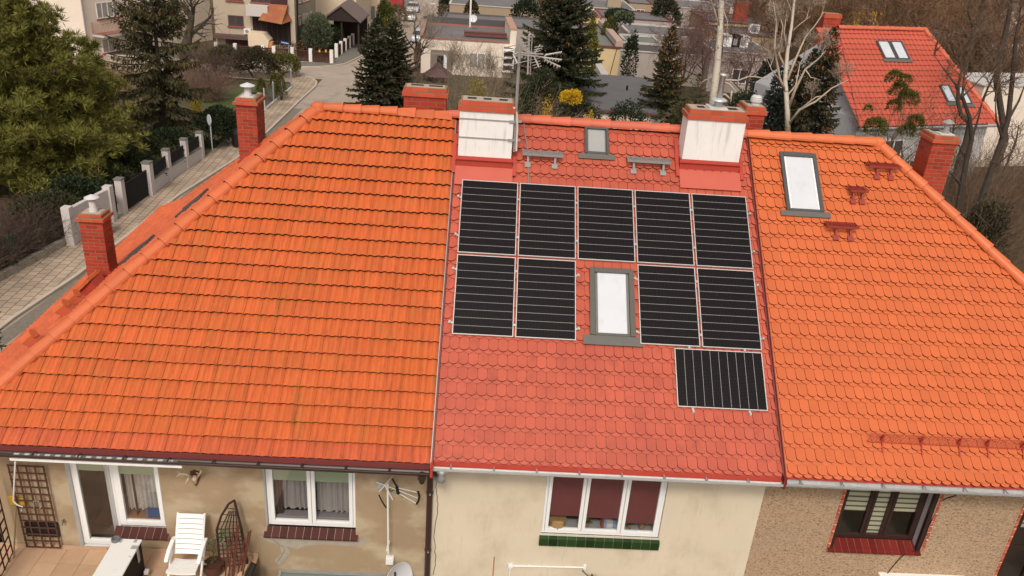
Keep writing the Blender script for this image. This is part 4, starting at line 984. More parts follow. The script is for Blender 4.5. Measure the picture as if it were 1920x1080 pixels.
m.box(-5.53, -5.41, -1.88, -1.80, zc + .001, zc + .014); m.box(-5.4195, -5.405, -1.9, -1.83, zc - .30, zc + .01); m.build('lid_strap', M('hinge_grey', (.35, .34, .35), .5), chest)
for x in (x0 + .04, x1 - .08):
    for y in (y0 + .04, y1 - .08):
        m = MB(); m.box(x, x + .04, y, y + .04, ZT, ZT + .05); m.build('leg', black, chest)
m = MB(); m.lathe((-5.865, -1.68, zc), [(.075, 0), (.08, .015), (.078, .05), (.06, .055), (.05, .02), (.001, .018)], 18); o = m.build('ash_bowl', [M('grey_glazed_bowl', (.16, .155, .16), .4)], smooth=False); tag(o, 'small round dark bowl on the corner of the white lidded chest', 'bowl'); top(o, (-5.865, -1.68, zc))
m = MB(); m.box(-5.40, -5.37, -2.6, -1.7, ZT, ZT + .10, 0); m.box(-5.40, -5.33, -1.80, -1.72, ZT + .10, ZT + .17, 1); o = m.build('wood_offcut', [M('red_brown_plank', (.32, .10, .05), .7), white_paint]); tag(o, 'red brown plank with a white block lying along the black side of the chest', 'plank'); top(o, (-5.38, -2.1, ZT))
# white folding garden chair
gc = thing('garden_chair', 'white plastic reclining garden chair with slatted back facing the viewer', 'chair', (-4.6, -1.75, ZT))
cw = M('white_plastic', (.80, .79, .77), .4, noise=(5, .04))
cx0, cx1 = -4.86, -4.38; zb0, zb1 = 1.98, 2.66; yb0, yb1 = -1.62, -1.28
def backp(x, t, n=0): d = Vector((0, yb1 - yb0, zb1 - zb0)); nn = Vector((0, -d.z, d.y)).normalized(); return Vector((x, yb0, zb0)) + d * t + nn * n
m = MB(); k = 8
for i in range(k):
    t0, t1 = .02 + i / k * .98, .02 + (i + .86) / k * .98; wv = .0 if i < k - 1 else .015
    vs = []; n = 8
    for j in range(n + 1):
        x = cx0 + (cx1 - cx0) * j / n; bend = .02 * (2 * j / n - 1) ** 2
        vs += [backp(x, t0, bend + .004), backp(x, t1, bend - .002 + (0 if j not in (0, n) else 0)), backp(x, t1, bend - .02), backp(x, t0, bend - .016)]
    m.add(vs, [(4 * j + a, 4 * (j + 1) + a, 4 * (j + 1) + (a + 1) % 4, 4 * j + (a + 1) % 4) for j in range(n) for a in range(4)])
m.para(backp(cx0 - .02, 0, .0), Vector((.035, 0, 0)), backp(0, 1) - backp(0, 0), Vector((0, .03, -.01))); m.para(backp(cx1 - .015, 0, .0), Vector((.035, 0, 0)), backp(0, 1) - backp(0, 0), Vector((0, .03, -.01)))
m.build('backrest', cw, gc)
m = MB(); zs0, zs1 = 1.90, 1.95; ys0, ys1 = -1.66, -2.06
for i in range(5):
    t0, t1 = i / 5, (i + .84) / 5; ya_, yb_ = ys0 + (ys1 - ys0) * t0, ys0 + (ys1 - ys0) * t1; za_, zb_ = zs0 + (zs1 - zs0) * t0, zs0 + (zs1 - zs0) * t1; g = .03 * i / 5
    vs = []; n = 8
    for j in range(n + 1):
        x = cx0 - g + (cx1 - cx0 + 2 * g) * j / n; bend = .025 * (2 * j / n - 1) ** 2; dd = 0 if i < 4 else -.03
        vs += [(x, ya_, za_ + bend), (x, yb_ + dd * 0, zb_ + bend), (x, yb_, zb_ + bend - .03 + dd), (x, ya_, za_ + bend - .025)]
    m.add(vs, [(4 * j + a, 4 * j + (a + 1) % 4, 4 * (j + 1) + (a + 1) % 4, 4 * (j + 1) + a) for j in range(n) for a in range(4)])
m.build('seat', cw, gc)
for s_, x in ((-1, cx0 - .05), (1, cx1 + .05)):
    m = MB(); m.prism([(x - .035, -1.44, 2.24), (x - .035, -1.55, 2.25), (x - .04, -1.75, 2.20), (x - .035, -1.92, 2.125), (x - .03, -1.96, 2.09), (x - .03, -1.9, 2.09), (x - .035, -1.7, 2.165), (x - .035, -1.5, 2.215)], (.07, 0, 0)); m.build('armrest', cw, gc, bevel=.012)
    m = MB(); m.tube([(x, -1.80, 2.16), (x, -1.70, 1.85), (x, -1.42, ZT)], .022, 6); m.build('leg', cw, gc)
    m = MB(); m.tube([(x, -1.50, 2.2), (x, -1.78, 1.9), (x * 1, -2.05, ZT)], .022, 6); m.build('leg', cw, gc)
m = MB(); m.tube([(cx0 - .05, -2.05, ZT + .04), (cx1 + .05, -2.05, ZT + .04)], .018, 6); m.tube([(cx0 - .05, -1.42, ZT + .04), (cx1 + .05, -1.42, ZT + .04)], .018, 6); m.build('stretcher', cw, gc)
# obelisk of laths, plant pot, planter box
P_ = A(434, 922, -1.35)
ob = thing('plant_obelisk', 'tall pointed dark wooden plant support leaning before the brown wall', 'plant support', (-3.85, -1.5, ZT))
bl_, br_ = Vector((-4.10, -1.52, ZT)), Vector((-3.62, -1.42, ZT)); tp = Vector((-3.80, -1.30, 3.02)); e_, f_ = Vector((-4.13, -1.42, 2.42)), Vector((-3.70, -1.36, 2.42))
m = MB(); m.tube([bl_, e_], .024, 4, 0); m.tube([br_, f_], .028, 4, 0); m.tube([e_, e_.lerp(tp, .4) + Vector((-.04, 0, .05)), e_.lerp(tp, .8) + Vector((-.035, 0, .05)), tp], .022, 4, 0); m.tube([f_, tp], .026, 4, 0); m.build('frame', wood_d, ob)
m = MB()
for i in range(1, 10):
    t = i / 10; m.tube([bl_.lerp(e_, t), br_.lerp(f_, t)], .014, 4)
for i in range(0, 4):
    t = i / 4.4; a = e_.lerp(tp, t) + Vector((-.035, 0, .04)) * (math.sin(math.pi * t)); m.tube([a, f_.lerp(tp, t)], .010, 4)
for i in range(1, 6):
    s_ = i / 6; a = bl_.lerp(br_, s_); b = e_.lerp(f_, s_); m.tube([a, b, b.lerp(tp, .62)], .011, 4)
m.build('lattice', wood_d, ob)
m = MB(); 
for k in range(7): a = Vector((-3.95 + k * .05, -1.75 + (k % 3) * .05, ZT)); m.tube([a, a + Vector((.05 + .02 * k, .25, .75 + .12 * (k % 4)))], .014, 4)
o = m.build('lath_bundle', M('red_brown_lath', (.13, .035, .025), .7)); tag(o, 'bundle of thin red brown laths leaning against the pointed plant support', 'laths'); top(o, (-3.8, -1.7, ZT))
pt = thing('plant_pot', 'round brown pot with a thin ivy plant beside the pointed plant support', 'plant pot', (-4.2, -1.6, ZT))
m = MB(); m.lathe((-4.2, -1.6, ZT), [(.10, 0), (.15, .04), (.18, .14), (.17, .24), (.185, .26), (.16, .262), (.15, .22), (.001, .215)], 18); m.build('pot', M('brown_glazed_pot', (.075, .030, .020), .5), pt, smooth=False)
m = MB(); rnd = random.Random(8); L_ = [Vector((-4.17, -1.58, ZT + .22)), Vector((-4.19, -1.56, 2.05)), Vector((-4.14, -1.52, 2.25)), Vector((-4.0, -1.5, 2.42)), Vector((-3.95, -1.5, 2.2))]
m.tube(L_, .006, 4, 1)
for i in range(95):
    k = rnd.choice((1, 1, 2, 2, 3, 3, 4, 4, 4)); p = L_[k - 1].lerp(L_[k], rnd.random()) + Vector((rnd.gauss(0, .05), rnd.gauss(-.02, .04), rnd.gauss(0, .05))); s_ = rnd.uniform(.02, .042)
    a = Vector((rnd.uniform(-1, 1), rnd.uniform(-1, .2), rnd.uniform(-.6, 1))).normalized(); b = a.orthogonal().normalized(); c = a.cross(b)
    m.add([p, p + b * s_ + c * s_ * .5, p + b * s_ * 1.6, p + b * s_ - c * s_ * .5], [(0, 1, 2, 3)], 0)
m.build('ivy', [M('ivy_leaf', (.045, .115, .035), .45, tint=.4), wood_d], pt)
HZ = lambda px, py, z: onplane(px, py, (0, 0, 1), z)
m = MB(); m.prism([HZ(462, 1040, 1.62), HZ(472, 1044, 1.62), HZ(452, 1092, 1.62), HZ(438, 1092, 1.62)], (0, 0, -.3), 0); o = m.build('terrace_kerb', M('parapet_render', (.50, .36, .22), .9, noise=(5, .15))); tag(o, 'low rendered edge wall at the right end of the terrace', 'wall'); top(o, HZ(455, 1066, 1.32))
m = MB(); m.prism([HZ(471, 1053, 1.74), HZ(482, 1058, 1.74), HZ(468, 1092, 1.74), HZ(455, 1092, 1.74)], (0, 0, -.3), 0); m.prism([HZ(472, 1057, 1.745), HZ(479, 1060, 1.745), HZ(467, 1090, 1.745), HZ(458, 1090, 1.745)], (0, 0, .006), 1)
o = m.build('planter_box', [black, M('potting_soil', (.03, .022, .016), .95)]); tag(o, 'long black planter box against the low wall at the end of the terrace', 'planter'); top(o, HZ(469, 1072, 1.44))
m = MB(); m.prism([(-3.10, -1.11, 1.16), (-3.10, -1.9, .92), (-3.10, -1.9, .88), (-3.10, -1.11, 1.12)], (2.2, 0, 0), 0)
for x in (-3.12, -.92): m.prism([(x, -1.102, 1.20), (x, -1.92, .95), (x, -1.92, .88), (x, -1.102, 1.13)], (.05, 0, 0), 1)
m.box(-3.06, -.93, -1.16, -1.101, 1.17, 1.21, 1)
o = m.build('porch_canopy', [M('greenish_glass_sheet', (.16, .19, .15), .25), zinc]); tag(o, 'greenish glass canopy with a metal rim low on the brown wall right of the terrace', 'canopy'); top(o, (-2.0, -1.1, 1.2))
# ------------------------------------------------------------------ ground, street, pavement
soil = M('garden_soil', (.095, .066, .038), .95, noise=(.5, .35), stains=[((.055, .075, .022), .25, .45, .7, (1, 1, 1), .7), ((.15, .105, .065), 1.3, .55, .75, (1, 1, 1), .6)], bump=.05, bscale=8)
asphalt = M('worn_asphalt', (.37, .30, .245), .9, noise=(1.6, .12), stains=[((.16, .13, .11), .55, .56, .66, (1, 1, 1), .55), ((.45, .375, .31), .3, .5, .7, (1, 1, 1), .5)], bump=.006, bscale=50)
def slab_material():
    m = M('pavement_slabs', (.33, .275, .215), .9); N = m.node_tree.nodes; L = m.node_tree.links; b = N['Principled BSDF']
    tc = N.new('ShaderNodeTexCoord'); mp = N.new('ShaderNodeMapping'); mp.inputs['Rotation'].default_value = (0, 0, R_(86)); L.new(tc.outputs['Object'], mp.inputs[0])
    br = N.new('ShaderNodeTexBrick'); br.inputs['Color1'].default_value = (.47, .36, .265, 1); br.inputs['Color2'].default_value = (.38, .29, .215, 1); br.inputs['Mortar'].default_value = (.10, .085, .06, 1)
    br.inputs['Scale'].default_value = 1; br.inputs['Mortar Size'].default_value = .014; br.inputs['Brick Width'].default_value = .36; br.inputs['Row Height'].default_value = .35
    L.new(mp.outputs[0], br.inputs['Vector'])
    n = N.new('ShaderNodeTexNoise'); n.inputs['Scale'].default_value = .8; n.inputs['Detail'].default_value = 6; L.new(tc.outputs['Object'], n.inputs['Vector'])
    mr = N.new('ShaderNodeMapRange'); mr.inputs['From Min'].default_value = .3; mr.inputs['From Max'].default_value = .7; mr.inputs['To Min'].default_value = .72; mr.inputs['To Max'].default_value = 1.15; L.new(n.outputs[0], mr.inputs[0])
    vm = N.new('ShaderNodeVectorMath'); vm.operation = 'SCALE'; L.new(br.outputs[0], vm.inputs[0]); L.new(mr.outputs[0], vm.inputs['Scale']); L.new(vm.outputs[0], b.inputs['Base Color'])
    return m
slabs = slab_material()
kerbm = M('kerb_stone', (.50, .42, .34), .9, noise=(3, .2))
m = MB(); E_ = 700
m.quad((-E_, -80, 0), (E_, -80, 0), (E_, YF, 0), (-E_, YF, 0)); m.quad((-E_, YF, 0), (E_, YF, 0), (E_, 1400, gz(1400)), (-E_, 1400, gz(1400)))
struct(m.build('ground', soil))
def gp(x, y, h=0): return Vector((x, y, gz(y) + h))
def sub(pts, step=3.0):
    out = []
    for a, b in zip(pts[:-1], pts[1:]):
        n = max(1, int((b - a).length / step)); out += [a.lerp(b, i / n) for i in range(n)]
    return out + [pts[-1]]
def strip(mb, L, Rr, h, mi=0):
    for i in range(len(L) - 1): mb.quad(gp(L[i].x, L[i].y, h), gp(Rr[i].x, Rr[i].y, h), gp(Rr[i + 1].x, Rr[i + 1].y, h), gp(L[i + 1].x, L[i + 1].y, h), mi)
KA = G(20, 600); KB = G(330, 370); dv = (KB - KA).normalized()
kerbL = [KA - dv * 40] + [G(*p) for p in ((20, 600), (140, 520), (330, 370), (440, 300), (498, 250), (560, 190), (590, 163), (592, 155), (585, 149), (575, 145), (563, 142.5))]
kerbL += [kerbL[-1] + Vector((-40, 1.5, 0))]
fenL = [G(0, 505) - dv * 40] + [G(*p) for p in ((0, 505), (133, 457), (270, 369), (378, 300), (440, 250), (497, 208), (545, 166), (547, 163), (546, 160), (545, 158), (543, 156))]
fenL += [fenL[-1] + Vector((-40, 1.5, 0))]
m = MB(); strip(m, fenL, kerbL, .10, 0); struct(m.build('pavement', slabs))
m = MB()
for a, b in zip(kerbL[:-1], kerbL[1:]):
    d = (b - a); d.z = 0; n = Vector((d.y, -d.x, 0)).normalized() * .14
    p, q = gp(a.x, a.y), gp(b.x, b.y)
    for z0_, A_, B_ in ((.115, Vector(), n),):
        m.prism([p + Vector((0, 0, -.1)), p + n + Vector((0, 0, -.1)), p + n + Vector((0, 0, .115)), p + Vector((0, 0, .115))], q - p)
struct(m.build('kerb', kerbm))
# far side: kerb from the side street round into the main street
kerbF = [G(555, 126) + Vector((-45, -1, 0))] + [G(*p) for p in ((560, 126.5), (600, 126), (625, 124), (645, 121), (665, 112), (690, 99), (712, 82), (730, 62), (745, 45), (757, 30), (770, 12))]
kerbF += [kerbF[-1] + (kerbF[-1] - kerbF[-2]).normalized() * 150]
fenF = [G(555, 117) + Vector((-45, 0, 0))] + [G(*p) for p in ((560, 118), (600, 118), (615, 118), (624, 117), (632, 111), (648, 98), (668, 82), (684, 67), (700, 48), (712, 32), (730, 12))]
fenF += [fenF[-1] + (kerbF[-1] - kerbF[-2]).normalized() * 150]
m = MB(); strip(m, fenF, kerbF, .10, 0); struct(m.build('pavement', M('grey_pavement', (.17, .155, .135), .9, noise=(1.5, .2))))
m = MB()
for a, b in zip(kerbF[:-1], kerbF[1:]):
    d = (b - a); d.z = 0; n = Vector((d.y, -d.x, 0)).normalized() * .14; p, q = gp(a.x, a.y), gp(b.x, b.y)
    m.prism([p + Vector((0, 0, -.1)), p + n + Vector((0, 0, -.1)), p + n + Vector((0, 0, .115)), p + Vector((0, 0, .115))], q - p)
struct(m.build('kerb', kerbm))
m = MB()
ys = [-30, 0, YF, 15, 25, 35, 45, 57]
def kx(y):
    for a, b in zip(kerbL[:8], kerbL[1:9]):
        if a.y <= y <= b.y: return a.x + (b.x - a.x) * (y - a.y) / (b.y - a.y)
    return kerbL[7].x
Rx = lambda y: kx(y) + 5.2 if y < 58 else 0
for a, b in zip(ys[:-1], ys[1:]): m.quad(gp(kx(a) - .05, a, .004), gp(kx(a) + 5.4, a, .004), gp(kx(b) + 5.4, b, .004), gp(kx(b) - .05, b, .004))
yj = 57; x0 = kerbL[7].x
m.poly([gp(-60, 57.2, .004), gp(x0 - .2, 57, .004), gp(x0 + 5.2, 57, .004), gp(x0 + 6, 66.5, .004), gp(-60, 66.5, .004)])
ks = kerbF[4:]
L_ = [Vector((k.x - .3, max(k.y, 66.5), 0)) for k in ks]; Q_ = [Vector((max(k.x + 6.2, -7.2) if i < 9 else k.x + 6.5, max(k.y, 66.5), 0)) for i, k in enumerate(ks)]
for i in range(len(ks) - 1): m.quad(gp(L_[i].x, L_[i].y, .004), gp(Q_[i].x, Q_[i].y, .004), gp(Q_[i + 1].x, Q_[i + 1].y, .004), gp(L_[i + 1].x, L_[i + 1].y, .004))
struct(m.build('road', asphalt))
m = MB()                                             # pale repaired strip along the kerb
for a, b in zip(ys[:-2], ys[1:-1]): m.quad(gp(kx(a) + .16, a, .009), gp(kx(a) + .75, a, .009), gp(kx(b) + .75, b, .009), gp(kx(b) + .16, b, .009))
struct(m.build('gutter_strip', M('cobbled_gutter', (.20, .17, .135), .95, noise=(9, .45), bump=.02, bscale=12)))
m = MB(); p0, p1 = G(432, 196), G(452, 172)
m.poly([gp(p0.x - 2, p0.y - 1, .01), gp(p0.x + 1.3, p0.y - 1, .01), gp(p1.x + 1.2, p1.y + 2, .01), gp(p1.x - 3, p1.y + 2, .01)]); struct(m.build('lawn', M('lawn_grass', (.075, .105, .03), .9, noise=(3, .3), bump=.03, bscale=40)))

# ------------------------------------------------------------------ fences, gates, bins, signs on the street side
grey_wall = M('pale_grey_render', (.55, .50, .48), .9, noise=(2, .1), stains=[((.25, .22, .18), 2, .58, .8, (1, 1, .6), .5)])
mesh_dark = M('dark_fence_panel', (.022, .020, .018), .8, noise=(15, .4))
green_post = M('green_steel_post', (.02, .05, .03), .5)
def vwall(mb, a, b, h0, h1, t, mi=0, base=None):
    """upright slab from a to b (xy), h0..h1 above the ground, thickness t"""
    a, b = Vector((a.x, a.y, 0)), Vector((b.x, b.y, 0)); d = (b - a).normalized(); n = Vector((-d.y, d.x, 0)) * t / 2
    za, zb = gz(a.y), gz(b.y)
    P = [a - n, b - n, b + n, a + n]; zz = [za, zb, zb, za]
    lo = [Vector((p.x, p.y, z + h0)) for p, z in zip(P, zz)]; hi = [Vector((p.x, p.y, z + h1)) for p, z in zip(P, zz)]
    mb.add(lo + hi, [(3, 2, 1, 0), (4, 5, 6, 7), (0, 1, 5, 4), (1, 2, 6, 5), (2, 3, 7, 6), (3, 0, 4, 7)], mi)
def pillar(mb, p, w_, h, mi=0, cap=None, ang=0):
    z = gz(p.y); c, s_ = math.cos(ang), math.sin(ang); ex, ey = Vector((c, s_, 0)) * w_, Vector((-s_, c, 0)) * w_
    o = Vector((p.x, p.y, z - .1)) - ex / 2 - ey / 2; mb.para(o, ex, ey, (0, 0, h + .1), mi)
    if cap is not None: o2 = Vector((p.x, p.y, z + h + .002)) - ex * .58 - ey * .58; mb.para(o2, ex * 1.16, ey * 1.16, (0, 0, .07), cap)
def bars(mb, a, b, h0, h1, step=.12, r=.012, mi=0):
    a, b = Vector((a.x, a.y, 0)), Vector((b.x, b.y, 0)); n = max(2, int((b - a).length / step))
    for i in range(n + 1):
        p = a.lerp(b, i / n); z = gz(p.y); mb.tube([(p.x, p.y, z + h0), (p.x, p.y, z + h1)], r, 4, mi, caps=False)
    for h in (h0 + .03, h1 - .04): mb.tube([(a.x, a.y, gz(a.y) + h), (b.x, b.y, gz(b.y) + h)], r * 1.3, 4, mi)
fa = math.atan2(dv.y, dv.x)
A0, A1 = G(0, 505) - dv * 8, G(133, 457)
t = thing('mesh_fence', 'low weathered concrete wall with a dark mesh fence at the left edge beside the pavement', 'fence', gp(A1.x, A1.y))
m = MB(); vwall(m, A0, A1, -.2, .38, .22); m.build('base_wall', M('weathered_concrete', (.34, .30, .25), .95, noise=(2, .25), stains=[((.13, .105, .07), 1.5, .5, .7, (1, 1, .6), .7)]), t)
m = MB(); bars(m, A0, A1, .42, 1.45, .075, .008); m.build('mesh_panel', mesh_dark, t)
for f in (.05, .35, .70, .72): m = MB(); p = A0.lerp(A1, f); pillar(m, p, .06, 1.55); m.build('fence_post', green_post, t)
pB = [G(137, 462), G(211, 418)]
t = thing('pale_wall', 'tall pale grey rendered wall piece behind the left brick chimney beside the pavement', 'wall', gp(pB[0].x, pB[0].y))
m = MB(); vwall(m, pB[0], pB[1], -.1, 1.55, .18); m.build('wall_panel', grey_wall, t)
for p in pB: m = MB(); pillar(m, p, .32, 1.66, 0, ang=fa); m.build('pillar', grey_wall, t)
pg = [G(232, 403), G(279, 369)]
t = thing('pillar_fence', 'pale pillared fence with low walls and dark panels along the pavement', 'fence', gp(pg[1].x, pg[1].y))
pl = [G(283, 368), G(317, 341), G(350, 319), G(378, 300)]
for k, p in enumerate([pg[0]] + pl): m = MB(); pillar(m, p, .36 if k == 1 else .30, 1.62 if k < 4 else 1.5, 0, 1, ang=fa); m.build('pillar', [grey_wall, M('pillar_cap', (.17, .16, .145), .9)], t)
for a, b in zip(pl[:-1], pl[1:]):
    m = MB(); vwall(m, a, b, -.1, .72, .2, 0); vwall(m, a, b, .722, .76, .26, 1); m.build('low_wall', [grey_wall, MATS['pillar_cap']], t)
    m = MB(); bars(m, a, b, .8, 1.38, .07, .02); m.build('fence_panel', mesh_dark, t)
m = MB(); bars(m, pg[0], pl[0], .12, 1.35, .07, .02); m.build('gate', mesh_dark, t)
t = thing('street_bin', 'black bin with a white label on the pavement behind the left brick chimney', 'bin', G(197, 440))
c = G(197, 440, .1); m = MB(); m.lathe(c, [(.20, 0), (.24, .05), (.25, .75), (.26, .76)], 14); m.build('bin_body', black, t); m = MB(); m.lathe(c + Vector((0, 0, .765)), [(.28, 0), (.28, .05), (.2, .12), (.001, .14)], 14); m.build('bin_lid', black, t)
m = MB(); m.box(c.x - .10, c.x + .14, c.y - .262, c.y - .252, c.z + .42, c.z + .62); m.build('bin_label', white_paint, t)
o = G(447, 275, .1); t = thing('street_bin', 'black rounded bin half hidden behind the tall brick chimney left of the hip', 'bin', o)
m = MB(); m.lathe(o, [(.28, 0), (.34, .1), (.36, .8), (.30, 1.0), (.1, 1.08), (.001, 1.09)], 14); m.build('bin_body', black, t)
# sign post
t = thing('street_sign', 'grey street sign post with a white sign seen edge on near the pillared fence', 'sign', G(399, 288))
b0 = G(399, 288); zt = A(391, 225, b0.y).z; m = MB(); m.tube([b0, (b0.x, b0.y, zt + .25)], .035, 8); m.build('sign_post', M('sign_post_grey', (.42, .42, .43), .5), t)
m = MB(); m.lathe((b0.x - .05, b0.y + .05, zt), [(.30, 0), (.30, .02)], 16, axis=(-.75, -.6, .05)); m.build('sign_plate', M('sign_white', (.62, .65, .68), .4), t)
# dark hedge mesh between the pillars and the pale low wall, then the wire fence on its wall
D0, D1 = G(384, 297), G(440, 251); t = thing('wire_fence', 'thin green wire fence before the dark hedge beyond the sign post', 'fence', D0)
m = MB(); bars(m, D0, D1, .1, 1.4, .2, .006); m.build('wire_mesh', green_post, t)
for f in (0, .33, .66, 1): m = MB(); pillar(m, D0.lerp(D1, f), .05, 1.5); m.build('fence_post', green_post, t)
E0, E1 = G(497, 209), G(548, 166); t = thing('wire_fence', 'wire fence with pale grey posts on a low white wall by the corner', 'fence', E0)
m = MB(); vwall(m, E0, E1, -.1, .22, .16); m.build('base_wall', M('low_white_wall', (.62, .58, .52), .9, noise=(2, .15)), t)
m = MB(); bars(m, E0, E1, .25, 1.45, .18, .007); m.build('wire_mesh', M('fence_wire', (.16, .17, .16), .6), t)
for f in (0, .3, .6, .97): m = MB(); pillar(m, E0.lerp(E1, f), .07, 1.6); m.build('fence_post', M('pale_steel_post', (.45, .45, .45), .5), t)
# white pillared picket fences at the junction
picket = M('dark_red_pickets', (.075, .026, .020), .8, noise=(8, .2)); wp = M('white_pillar', (.74, .71, .66), .85, noise=(3, .1))
def picket_fence(label, pts, hs, extra=()):
    t = thing('picket_fence', label, 'fence', gp(pts[0].x, pts[0].y), 'white pillared picket fences')
    for p in pts: m = MB(); pillar(m, p, .30, hs); m.build('pillar', wp, t)
    for a, b in zip(pts[:-1], pts[1:]):
        m = MB(); bars(m, a, b, .12, hs * .85, .13, .045); m.build('picket_panel', picket, t)
    m = MB(); vwall(m, pts[0], pts[-1], -.2, .10, .2); m.build('base_wall', M('fence_footing', (.30, .26, .21), .9), t); return t
yj2 = G(583, 117.5).y
row = [onplane(px, 118, (0, 1, 0), yj2) for px in (408, 443, 495, 515, 549, 583, 622)]
pf = picket_fence('white pillared picket fence along the side street below the beige house', row, 1.28)
for px in (599, 611):
    m = MB(); c = A(px, 95.5, yj2 - .12); m.box(c.x - .08, c.x + .08, c.y - .02, c.y + .01, c.z - .11, c.z + .11); o = m.build('warning_plate', M('yellow_plate', (.62, .36, .03), .5), pf)
row = [G(631, 107.5), G(639.5, 102.5), G(647.5, 97), G(655, 91.5), G(661.5, 86.5), G(668, 81.5), G(674.6, 77), G(681, 72.5), G(687, 67), G(692, 62)]
picket_fence('white pillared picket fence running away along the main street', row, 1.30)
t = thing('street_name_sign', 'small blue street name plate on a post before the round brown shrub', 'sign', onplane(541, 118, (0, 1, 0), yj2 - 1.2))
c = A(534, 80.5, yj2 - 1.2); b0 = onplane(541, 118, (0, 1, 0), yj2 - 1.2); m = MB(); p = A(541, 84, yj2 - 1.17); m.tube([(p.x, p.y, gz(p.y)), (p.x, p.y, p.z)], .03, 6); m.build('sign_post', steel, t)
m = MB(); q0, q1 = A(526, 79, yj2 - 1.2), A(543, 82.5, yj2 - 1.2); e = q1 - q0; m.para(q0 + Vector((0, 0, -.11)), e, Vector((0, .02, 0)), Vector((0, 0, .24)), 0)
for k in range(5): m.para(q0 + e * (.12 + .16 * k) + Vector((0, -.008, -.02)), e * .10, Vector((0, .006, 0)), Vector((0, 0, .07)), 1)
m.build('sign_plate', [M('blue_enamel', (.02, .05, .22), .4), white_paint], t)
def wheelie(label, p, mat, h=1.05, w_=.55):
    t = thing('wheelie_bin', label, 'bin', p); m = MB(); x, y, z = p
    vs = [(x - w_ * .38, y - w_ * .4, z + .06), (x + w_ * .38, y - w_ * .4, z + .06), (x + w_ * .38, y + w_ * .4, z + .06), (x - w_ * .38, y + w_ * .4, z + .06), (x - w_ / 2, y - w_ * .6, z + h * .9), (x + w_ / 2, y - w_ * .6, z + h * .9), (x + w_ / 2, y + w_ * .5, z + h * .9), (x - w_ / 2, y + w_ * .5, z + h * .9)]
    m.add(vs, [(3, 2, 1, 0), (4, 5, 6, 7), (0, 1, 5, 4), (1, 2, 6, 5), (2, 3, 7, 6), (3, 0, 4, 7)]); m.build('bin_body', mat, t)
    m = MB(); m.prism([(x - w_ * .54, y - w_ * .66, z + h * .905), (x - w_ * .54, y + w_ * .56, z + h * .905), (x - w_ * .54, y + w_ * .5, z + h), (x - w_ * .54, y - w_ * .4, z + h * .98)], (w_ * 1.08, 0, 0)); m.build('bin_lid', mat, t)
    for s_ in (-1, 1): m = MB(); m.lathe((x + s_ * w_ * .4, y + w_ * .4, z + .1), [(.1, -.03), (.1, .03)], 10, axis=(1, 0, 0)); m.build('wheel', black, t)
wheelie('bright yellow wheelie bin on the pavement beyond the picket fence', G(722, 53.5), M('yellow_bin_plastic', (.72, .50, .01), .4), 1.2, .62)
# parked cars
def car(label, p, ang, col, L=4.2, W_=1.75, H=1.46):
    mt = Matrix.Translation(p) @ Matrix.Rotation(ang, 4, 'Z'); t = thing('parked_car', label, 'car', group='cars parked along the street', mat=mt)
    pr = [(-L / 2, .35), (-L / 2 + .02, .75), (-L * .47, .88), (-L * .40, .95), (-L * .30, H * .95), (-L * .2, H), (L * .08, H), (L * .24, .98), (L * .42, .86), (L * .49, .66), (L / 2, .35)]
    m = MB()
    def sec(w_, pts): return [Vector((x, w_, z)) for x, z in pts]
    lo = [(x, min(z, .92)) for x, z in pr]
    m.prism(sec(-W_ / 2, [(-L / 2, .30), (-L / 2, .72), (-L * .47, .86), (-L * .40, .92), (L * .25, .95), (L * .42, .84), (L * .49, .66), (L / 2, .30)]), (0, W_, 0))
    a = [(-L * .41, .921), (-L * .30, H * .96), (-L * .2, H), (L * .06, H), (L * .245, .951)]; n = len(a)
    vs = [Vector((x, -W_ / 2 * (.98 if z < 1 else .80), z)) for x, z in a] + [Vector((x, W_ / 2 * (.98 if z < 1 else .80), z)) for x, z in a]
    m.add(vs, [tuple(range(n - 1, -1, -1)), tuple(range(n, 2 * n))] + [(i, i + 1, n + i + 1, n + i) for i in range(n - 1)])
    m.build('body', M('car_paint_' + label.split()[0], col, .25, coat=.6), t, bevel=.05)
    g = MB()
    for s_ in (-1, 1):
        g.add([Vector((-L * .36, s_ * (W_ / 2 * .985), .98)), Vector((-L * .285, s_ * W_ * .415, H * .93)), Vector((L * .05, s_ * W_ * .415, H * .95)), Vector((L * .2, s_ * W_ / 2 * .985, .98))], [(0, 1, 2, 3)])
    g.add([Vector((L * .225, -W_ * .46, .985)), Vector((L * .085, -W_ * .40, H * .97)), Vector((L * .085, W_ * .40, H * .97)), Vector((L * .225, W_ * .46, .985))], [(0, 1, 2, 3)])
    g.add([Vector((-L * .40, -W_ * .46, .985)), Vector((-L * .31, -W_ * .40, H * .94)), Vector((-L * .31, W_ * .40, H * .94)), Vector((-L * .40, W_ * .46, .985))], [(0, 1, 2, 3)])
    for f in range(len(g.v)): g.v[f] = tuple(Vector(g.v[f]) + Vector((.02 if g.v[f][0] > L * .08 else (-.02 if g.v[f][0] < -L * .3 else 0), math.copysign(.015, g.v[f][1]), .012)))
    g.build('windows', M('car_glass', (.03, .035, .04), .08), t)
    for sx in (-.3, .31):
        for s_ in (-1, 1):
            m = MB(); m.lathe((sx * L, s_ * (W_ / 2 - .08), .31), [(.001, -.11), (.31, -.11), (.33, 0), (.31, .11), (.2, .115), (.001, .10)], 14, axis=(0, 1, 0)); m.build('wheel', black, t)
    return t
sa = math.atan2((kerbF[-2] - kerbF[-3]).y, (kerbF[-2] - kerbF[-3]).x)
car('silver car at the kerb behind the bare street tree, nearest of three', G(788, 78), sa, (.50, .54, .60))
car('white car parked further up the main street behind bare branches, middle of three', G(768, 38), sa, (.70, .70, .70))
car('pale car farthest up the main street, smallest of three', G(775, 22), sa, (.55, .55, .56))
